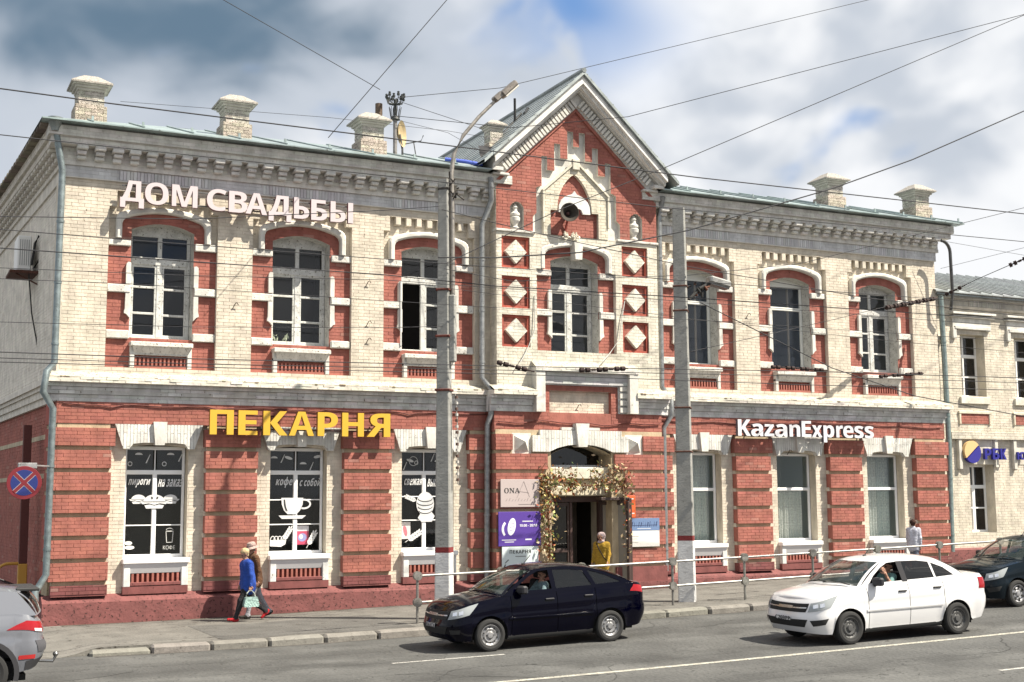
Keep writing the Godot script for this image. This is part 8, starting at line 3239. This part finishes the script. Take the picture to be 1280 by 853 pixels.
# p: height s, lean, thigh/knee angles, arm angles and colours. Forward is +x, right side +z.
func build_person(t: Node3D, p: Dictionary) -> Dictionary:
	var s: float = p.s
	var wide: float = p.get("wide", 1.0)
	var skin: Color = p.get("skin", Color(0.48, 0.27, 0.19))
	var top: Color = p.top
	var leg: Color = p.leg
	var shoe: Color = p.shoe
	var bones := []
	var fine := []
	var pel := Vector3(0, 0, 0)
	var lean: float = -p.get("lean", 0.05)
	var chest := pel + rz(Vector3(0, 0.40 * s, 0), lean)
	var neck := chest + rz(Vector3(0.0, 0.135 * s, 0), lean * 1.3)
	var feet_y := 0.0
	var low := 1e9
	for k in 2:
		var sg := -1.0 if k == 0 else 1.0
		var la: Array = p.legs[k]
		var hip := pel + Vector3(0, -0.02 * s, sg * 0.085 * s)
		var knee: Vector3 = hip + rz(Vector3(0, -0.43 * s, 0), la[0])
		var ank: Vector3 = knee + rz(Vector3(0, -0.41 * s, 0), la[0] - la[1])
		var toe: Vector3 = ank + rz(Vector3(0.17 * s, -0.035 * s, 0), la[2])
		var heel: Vector3 = ank + rz(Vector3(-0.045 * s, -0.045 * s, 0), la[2])
		bones.append([hip, knee, 0.088 * s * wide, 0.060 * s * wide, leg])
		bones.append([knee, ank, 0.062 * s * wide, 0.045 * s, leg])
		bones.append([heel, toe, 0.040 * s, 0.034 * s, shoe])
		bones.append([ank + Vector3(0, 0.0, 0), heel.lerp(toe, 0.3), 0.040 * s, 0.04 * s, shoe])
		low = minf(low, minf(heel.y - 0.040 * s, toe.y - 0.034 * s))
	for sg in [-1.0, 1.0]:
		var o := Vector3(0, 0, sg)
		bones.append([pel + o * 0.065 * s, pel + rz(Vector3(0, 0.16 * s, 0), lean) + o * 0.055 * s, 0.118 * s * wide, 0.108 * s * wide, top if p.get("long", true) else leg])
		bones.append([pel + rz(Vector3(0, 0.16 * s, 0), lean) + o * 0.055 * s, chest + o * 0.085 * s, 0.108 * s * wide, 0.112 * s * wide, top])
		bones.append([chest + o * 0.05 * s + Vector3(0, 0.06 * s, 0), chest + o * 0.155 * s + Vector3(0, 0.075 * s, 0), 0.075 * s, 0.062 * s, top])
		if p.get("long", true):
			bones.append([pel + rz(Vector3(0, 0.1 * s, 0), lean) + o * 0.05 * s, pel + Vector3(0.0, -p.get("hem", 0.10) * s, 0) + o * 0.06 * s, 0.115 * s * wide, 0.125 * s * wide, top])
	bones.append([chest + Vector3(0, 0.06 * s, 0), neck + Vector3(0.01, 0.03 * s, 0), 0.062 * s, 0.052 * s, skin if not p.get("collar", false) else top])
	var hands := []
	for k in 2:
		var sg := -1.0 if k == 0 else 1.0
		var aa: Array = p.arms[k]
		var sh := chest + Vector3(0, 0.07 * s, sg * 0.175 * s * lerpf(1.0, wide, 0.6))
		var dir := Vector3(0, -1, 0).rotated(Vector3(1, 0, 0), -sg * aa[1])
		dir = rz(dir, aa[0])
		var el := sh + dir * 0.285 * s
		var d2 := rz(Vector3(0, -1, 0).rotated(Vector3(1, 0, 0), -sg * aa[1] * aa[3]), aa[0] + aa[2])
		var wr := el + d2 * 0.245 * s
		bones.append([sh, el, 0.060 * s, 0.048 * s, top])
		var sleeve: float = p.get("sleeve", 1.0)
		if sleeve >= 1.0:
			bones.append([el, wr, 0.047 * s, 0.036 * s, top])
		else:
			bones.append([el, wr, 0.042 * s, 0.028 * s, skin])
		# palm, four bent fingers and a thumb at its side
		var side := Vector3(0, 0, sg)
		var fw := d2.cross(side).normalized() * sg
		var palm := wr + d2 * 0.085 * s
		fine.append([wr - d2 * 0.03, wr + d2 * 0.01, 0.027 * s, 0.027 * s, skin])
		for f in 4:
			var w := (f - 1.5) * 0.019 * s
			var kn := palm + fw * w + d2 * (0.004 - absf(f - 1.2) * 0.005) * s
			var ln: float = [0.040, 0.046, 0.043, 0.034][f] * s
			var m1 := kn + (d2 * 0.9 - side * 0.35).normalized() * ln
			var curl: float = p.get("curl", 0.9)
			var m2: Vector3 = m1 + (d2 * (1.0 - curl) - side * (0.4 + curl)).normalized() * ln * 0.75
			fine.append([wr + fw * w * 0.7 + d2 * 0.01, kn, 0.014 * s, 0.012 * s, skin])
			fine.append([kn, m1, 0.0105 * s, 0.0095 * s, skin])
			fine.append([m1, m2, 0.0095 * s, 0.008 * s, skin])
		var tb := wr + d2 * 0.03 * s + fw * 0.03 * s
		var t1 := tb + (d2 * 0.6 + fw * 0.7 - side * 0.3).normalized() * 0.04 * s
		fine.append([wr + d2 * 0.012, tb, 0.015 * s, 0.014 * s, skin])
		fine.append([tb, t1, 0.0125 * s, 0.011 * s, skin])
		fine.append([t1, t1 + (d2 * 0.85 + fw * 0.25 - side * 0.4).normalized() * 0.028 * s, 0.0105 * s, 0.009 * s, skin])
		hands.append(palm - side * 0.01 + d2 * 0.02)
	# head: skull, jaw, nose, brow, eyes, mouth, ears
	var hb := Basis(Vector3(0, 0, 1), -p.get("nod", 0.1)) * Basis(Vector3(0, 1, 0), p.get("turn", 0.0))
	var hc := neck + rz(Vector3(0.025 * s, 0.125 * s, 0), lean)
	var H := func(x, y, z): return hc + hb * (Vector3(x, y, z) * s)
	var face := []
	face.append([H.call(-0.02, 0.035, -0.018), H.call(-0.02, 0.035, 0.018), 0.080 * s, 0.080 * s, skin])
	face.append([H.call(0.012, 0.025, 0), H.call(0.022, -0.055, 0), 0.066 * s, 0.048 * s, skin])
	face.append([H.call(0.045, -0.075, -0.012), H.call(0.045, -0.075, 0.012), 0.026 * s, 0.026 * s, skin])
	face.append([H.call(0.074, 0.012, 0), H.call(0.094, -0.022, 0), 0.009 * s, 0.013 * s, skin])
	face.append([H.call(0.066, 0.028, -0.034), H.call(0.066, 0.028, 0.034), 0.012 * s, 0.012 * s, skin])
	face.append([H.call(0.070, -0.052, -0.018), H.call(0.070, -0.052, 0.018), 0.0075 * s, 0.0075 * s, Color(0.36, 0.12, 0.11)])
	for sg in [-1.0, 1.0]:
		face.append([H.call(0.066, 0.008, sg * 0.031), H.call(0.069, 0.008, sg * 0.031), 0.012 * s, 0.010 * s, Color(0.05, 0.035, 0.03) if not p.get("glasses", false) else Color(0.01, 0.01, 0.01)])
		face.append([H.call(-0.008, 0.018, sg * 0.083), H.call(-0.014, -0.02, sg * 0.080), 0.013 * s, 0.010 * s, skin])
		if p.get("glasses", false):
			face.append([H.call(0.079, 0.010, sg * 0.014), H.call(0.076, 0.008, sg * 0.046), 0.014 * s, 0.015 * s, Color(0.01, 0.01, 0.01)])
	face.append([H.call(0.0, -0.05, 0), neck, 0.048 * s, 0.05 * s, skin])
	var b := mb()
	var lift := Vector3(0, -low, 0)
	if p.has("seat_y"):
		lift = Vector3(0, p.seat_y, 0)
	b.xf = Transform3D(Basis(), lift)
	Field.new(bones, 0.017, 0.05 * s).into(b)
	Field.new(face, 0.007, 0.022 * s).into(b)
	var hL := []
	var hR := []
	for q in fine:
		(hL if q[0].z < 0.0 else hR).append(q)
	for h in [hL, hR]:
		Field.new(h, 0.006, 0.009).into(b)
	part(t, "body", b, M.cloth)
	# hair as a cap of strands over the skull
	if p.has("hair"):
		var hair := []
		var hcx: Color = p.hair
		hair.append([H.call(-0.03, 0.055, -0.02), H.call(-0.03, 0.055, 0.02), 0.086 * s, 0.086 * s, hcx])
		hair.append([H.call(-0.05, 0.02, -0.025), H.call(-0.05, -0.03 - p.get("hair_long", 0.0), -0.03), 0.062 * s, 0.035 * s, hcx])
		hair.append([H.call(-0.05, 0.02, 0.025), H.call(-0.05, -0.03 - p.get("hair_long", 0.0), 0.03), 0.062 * s, 0.035 * s, hcx])
		for i in 44:
			var a := TAU * i / 44.0 * 7.0
			var el := 0.15 + 1.25 * float(i) / 44.0
			var o := Vector3(cos(a) * cos(el) * 0.085 - 0.025, 0.05 + sin(el) * 0.085, sin(a) * cos(el) * 0.085)
			if o.x > 0.035 and o.y < 0.09:
				continue
			hair.append([H.call(o.x, o.y, o.z), H.call(o.x * 1.15 - 0.012, o.y - 0.03, o.z * 1.2), 0.017 * s, 0.008 * s, jit(hcx, 0.3)])
		hair.append([H.call(0.045, 0.085, -0.03), H.call(0.055, 0.075, 0.04), 0.024 * s, 0.02 * s, hcx])
		var hm := mb()
		hm.xf = b.xf
		Field.new(hair, 0.008, 0.02).into(hm)
		part(t, "hair", hm, M.cloth)
	for i in 2:
		hands[i] += lift
	return {"hands": hands, "head": hc + lift, "chest": chest + lift, "pelvis": pel + lift}


func people() -> void:
	# woman in blue
	var at := Vector3(3.98, ground(3.98), 1.42)
	var t := thing("person", "person in a bright blue jacket and red shoes walking left along the pavement", "person", at)
	t.rotation.y = PI
	var r := build_person(t, {"s": 0.94, "wide": 1.34, "lean": 0.10, "legs": [[0.42, 0.10, 0.06], [-0.30, 0.62, -0.85]], "arms": [[-0.12, 0.10, 0.12, 0.4], [0.05, 0.08, 0.22, 0.4]], "nod": 0.38, "top": Color(0.02, 0.075, 0.40), "leg": Color(0.022, 0.02, 0.026), "shoe": Color(0.46, 0.015, 0.02), "hair": Color(0.62, 0.48, 0.27), "hem": 0.12, "curl": 1.0})
	var hand: Vector3 = at + Vector3(-r.hands[0].x, r.hands[0].y, -r.hands[0].z)
	var bag := thing("handbag", "pale mint handbag hanging from the hand of the person in blue", "handbag", hand)
	var b := mb(Color(0.40, 0.58, 0.54))
	b.xf = Transform3D(Basis(Vector3(0, 1, 0), 0.15), Vector3(0.02, -0.36, 0.0))
	var q := P2([-0.165, 0.0, 0.165, 0.0, 0.175, 0.05, 0.14, 0.20, 0.12, 0.215, -0.12, 0.215, -0.14, 0.20, -0.175, 0.05])
	b.prism(q, -0.05, 0.05, true)
	b.prism(shift(q, Vector2(0, 0)), -0.06, 0.0, true)
	part(bag, "pouch", b, M.cloth)
	for z in [-0.035, 0.035]:
		var hd := mb(Color(0.55, 0.62, 0.58))
		hd.tube([Vector3(-0.09, -0.15, z), Vector3(-0.075, -0.06, z * 0.6), Vector3(-0.02, 0.0, z * 0.2), Vector3(0.03, -0.01, z * 0.2), Vector3(0.09, -0.07, z * 0.6), Vector3(0.11, -0.15, z)], 0.009, 6)
		part(bag, "handle", hd, M.cloth)
	# man half hidden behind her
	at = Vector3(4.29, ground(4.3), 0.90)
	t = thing("person", "person in a brown jacket and pale sun hat half hidden behind the blue jacket", "person", at)
	t.rotation.y = PI
	r = build_person(t, {"s": 0.98, "wide": 1.12, "lean": 0.14, "legs": [[0.30, 0.12, 0.0], [-0.26, 0.35, -0.5]], "arms": [[-0.22, 0.12, 0.35, 0.4], [0.10, 0.10, 0.35, 0.4]], "nod": 0.30, "top": Color(0.13, 0.062, 0.028), "leg": Color(0.34, 0.34, 0.37), "shoe": Color(0.03, 0.025, 0.02), "hair": Color(0.30, 0.27, 0.24), "collar": true})
	var hat := mb(Color(0.50, 0.38, 0.34))
	var hbas := Basis(Vector3(0, 0, 1), -0.24)
	var hp: Vector3 = r.head
	hat.lathe([Vector2(0.0, 0.155), Vector2(0.06, 0.15), Vector2(0.095, 0.125), Vector2(0.108, 0.06), Vector2(0.112, 0.045), Vector2(0.15, 0.02), Vector2(0.165, 0.0), Vector2(0.16, -0.004), Vector2(0.11, 0.03), Vector2(0.0, 0.04)], hp + Vector3(-0.02, 0.02, 0), 20, hbas)
	hat.col = Color(0.33, 0.22, 0.2)
	hat.lathe([Vector2(0.113, 0.045), Vector2(0.112, 0.075), Vector2(0.106, 0.08)], hp + Vector3(-0.02, 0.02, 0), 20, hbas)
	part(t, "hat", hat, M.cloth)
	# woman in yellow at the entrance
	at = Vector3(13.10, ground(13.1), 1.30)
	t = thing("person", "person in a yellow jacket and pale pink headscarf standing before the entrance", "person", at)
	t.rotation.y = PI * 1.2
	r = build_person(t, {"s": 0.91, "wide": 1.18, "lean": 0.06, "legs": [[0.10, 0.06, 0.0], [-0.06, 0.08, 0.0]], "arms": [[0.10, 0.16, 0.55, 0.5], [0.02, 0.14, 0.35, 0.5]], "nod": 0.15, "turn": 0.25, "top": Color(0.42, 0.255, 0.025), "leg": Color(0.05, 0.045, 0.05), "shoe": Color(0.04, 0.03, 0.03), "hem": 0.12})
	var sc := []
	var scol := Color(0.55, 0.43, 0.43)
	var hc: Vector3 = r.head
	sc.append([hc + Vector3(-0.03, 0.05, -0.02), hc + Vector3(-0.03, 0.05, 0.02), 0.088, 0.088, scol])
	sc.append([hc + Vector3(-0.045, 0.0, -0.02), hc + Vector3(-0.04, -0.09, 0.0), 0.078, 0.065, scol])
	sc.append([hc + Vector3(-0.09, -0.02, 0.0), hc + Vector3(-0.14, -0.05, 0.03), 0.035, 0.015, scol])
	sc.append([hc + Vector3(0.0, -0.10, -0.05), hc + Vector3(0.0, -0.12, 0.05), 0.045, 0.045, scol])
	var sm := mb()
	Field.new(sc, 0.009, 0.03).into(sm)
	part(t, "headscarf", sm, M.cloth)
	var ch: Vector3 = r.chest
	var st := mb(Color(0.03, 0.02, 0.018))
	st.tube([ch + Vector3(0.0, 0.13, 0.12), ch + Vector3(0.11, 0.08, 0.09), ch + Vector3(0.14, -0.08, 0.0), ch + Vector3(0.12, -0.25, -0.10), ch + Vector3(0.05, -0.36, -0.17)], 0.014, 6)
	st.tube([ch + Vector3(0.0, 0.13, 0.12), ch + Vector3(-0.11, 0.06, 0.07), ch + Vector3(-0.14, -0.1, 0.0), ch + Vector3(-0.11, -0.26, -0.12), ch + Vector3(0.0, -0.38, -0.18)], 0.014, 6)
	part(t, "shoulder_strap", st, M.cloth)
	# man in white on the right
	at = Vector3(23.25, ground(23.25), 1.55)
	t = thing("person", "person with short brown hair in a white shirt walking away to the right", "person", at)
	t.rotation.y = 0.55
	build_person(t, {"s": 0.86, "wide": 1.12, "lean": 0.03, "legs": [[0.25, 0.08, 0.0], [-0.22, 0.25, -0.3]], "arms": [[0.12, 0.12, 0.25, 0.5], [-0.15, 0.14, 0.15, 0.5]], "nod": 0.0, "turn": -0.15, "top": Color(0.62, 0.64, 0.74), "leg": Color(0.16, 0.18, 0.24), "shoe": Color(0.05, 0.04, 0.04), "hair": Color(0.055, 0.02, 0.015), "glasses": true, "collar": true, "hem": 0.13})
	# the two drivers whose arms rest in the open windows
	var c1: Node3D = get_node("white_sedan")
	t = thing("person", "driver of the white car raising a bare forearm in the open window", "person")
	t.transform = c1.transform * Transform3D(Basis(Vector3(0, 1, 0), PI), Vector3(2.05, 0, 0.36))
	build_person(t, {"s": 0.95, "lean": -0.16, "legs": [[1.45, 1.2, 0.3], [1.45, 1.2, 0.3]], "arms": [[1.05, 0.55, 1.55, 0.2], [0.8, 0.1, 0.7, 0.5]], "nod": 0.0, "top": Color(0.16, 0.30, 0.29), "leg": Color(0.05, 0.05, 0.06), "shoe": Color(0.03, 0.03, 0.03), "hair": Color(0.04, 0.03, 0.025), "sleeve": 0.5, "long": false, "seat_y": 0.66})
	var c2: Node3D = get_node("black_hatchback")
	t = thing("person", "driver of the black car resting a forearm on the window sill", "person")
	t.transform = c2.transform * Transform3D(Basis(Vector3(0, 1, 0), PI), Vector3(2.05, 0, 0.36))
	build_person(t, {"s": 0.95, "lean": -0.16, "legs": [[1.45, 1.2, 0.3], [1.45, 1.2, 0.3]], "arms": [[0.80, 0.75, 0.75, 0.25], [0.8, 0.1, 0.7, 0.5]], "nod": 0.0, "top": Color(0.15, 0.22, 0.24), "leg": Color(0.05, 0.05, 0.06), "shoe": Color(0.03, 0.03, 0.03), "hair": Color(0.04, 0.03, 0.025), "sleeve": 0.5, "long": false, "seat_y": 0.66})
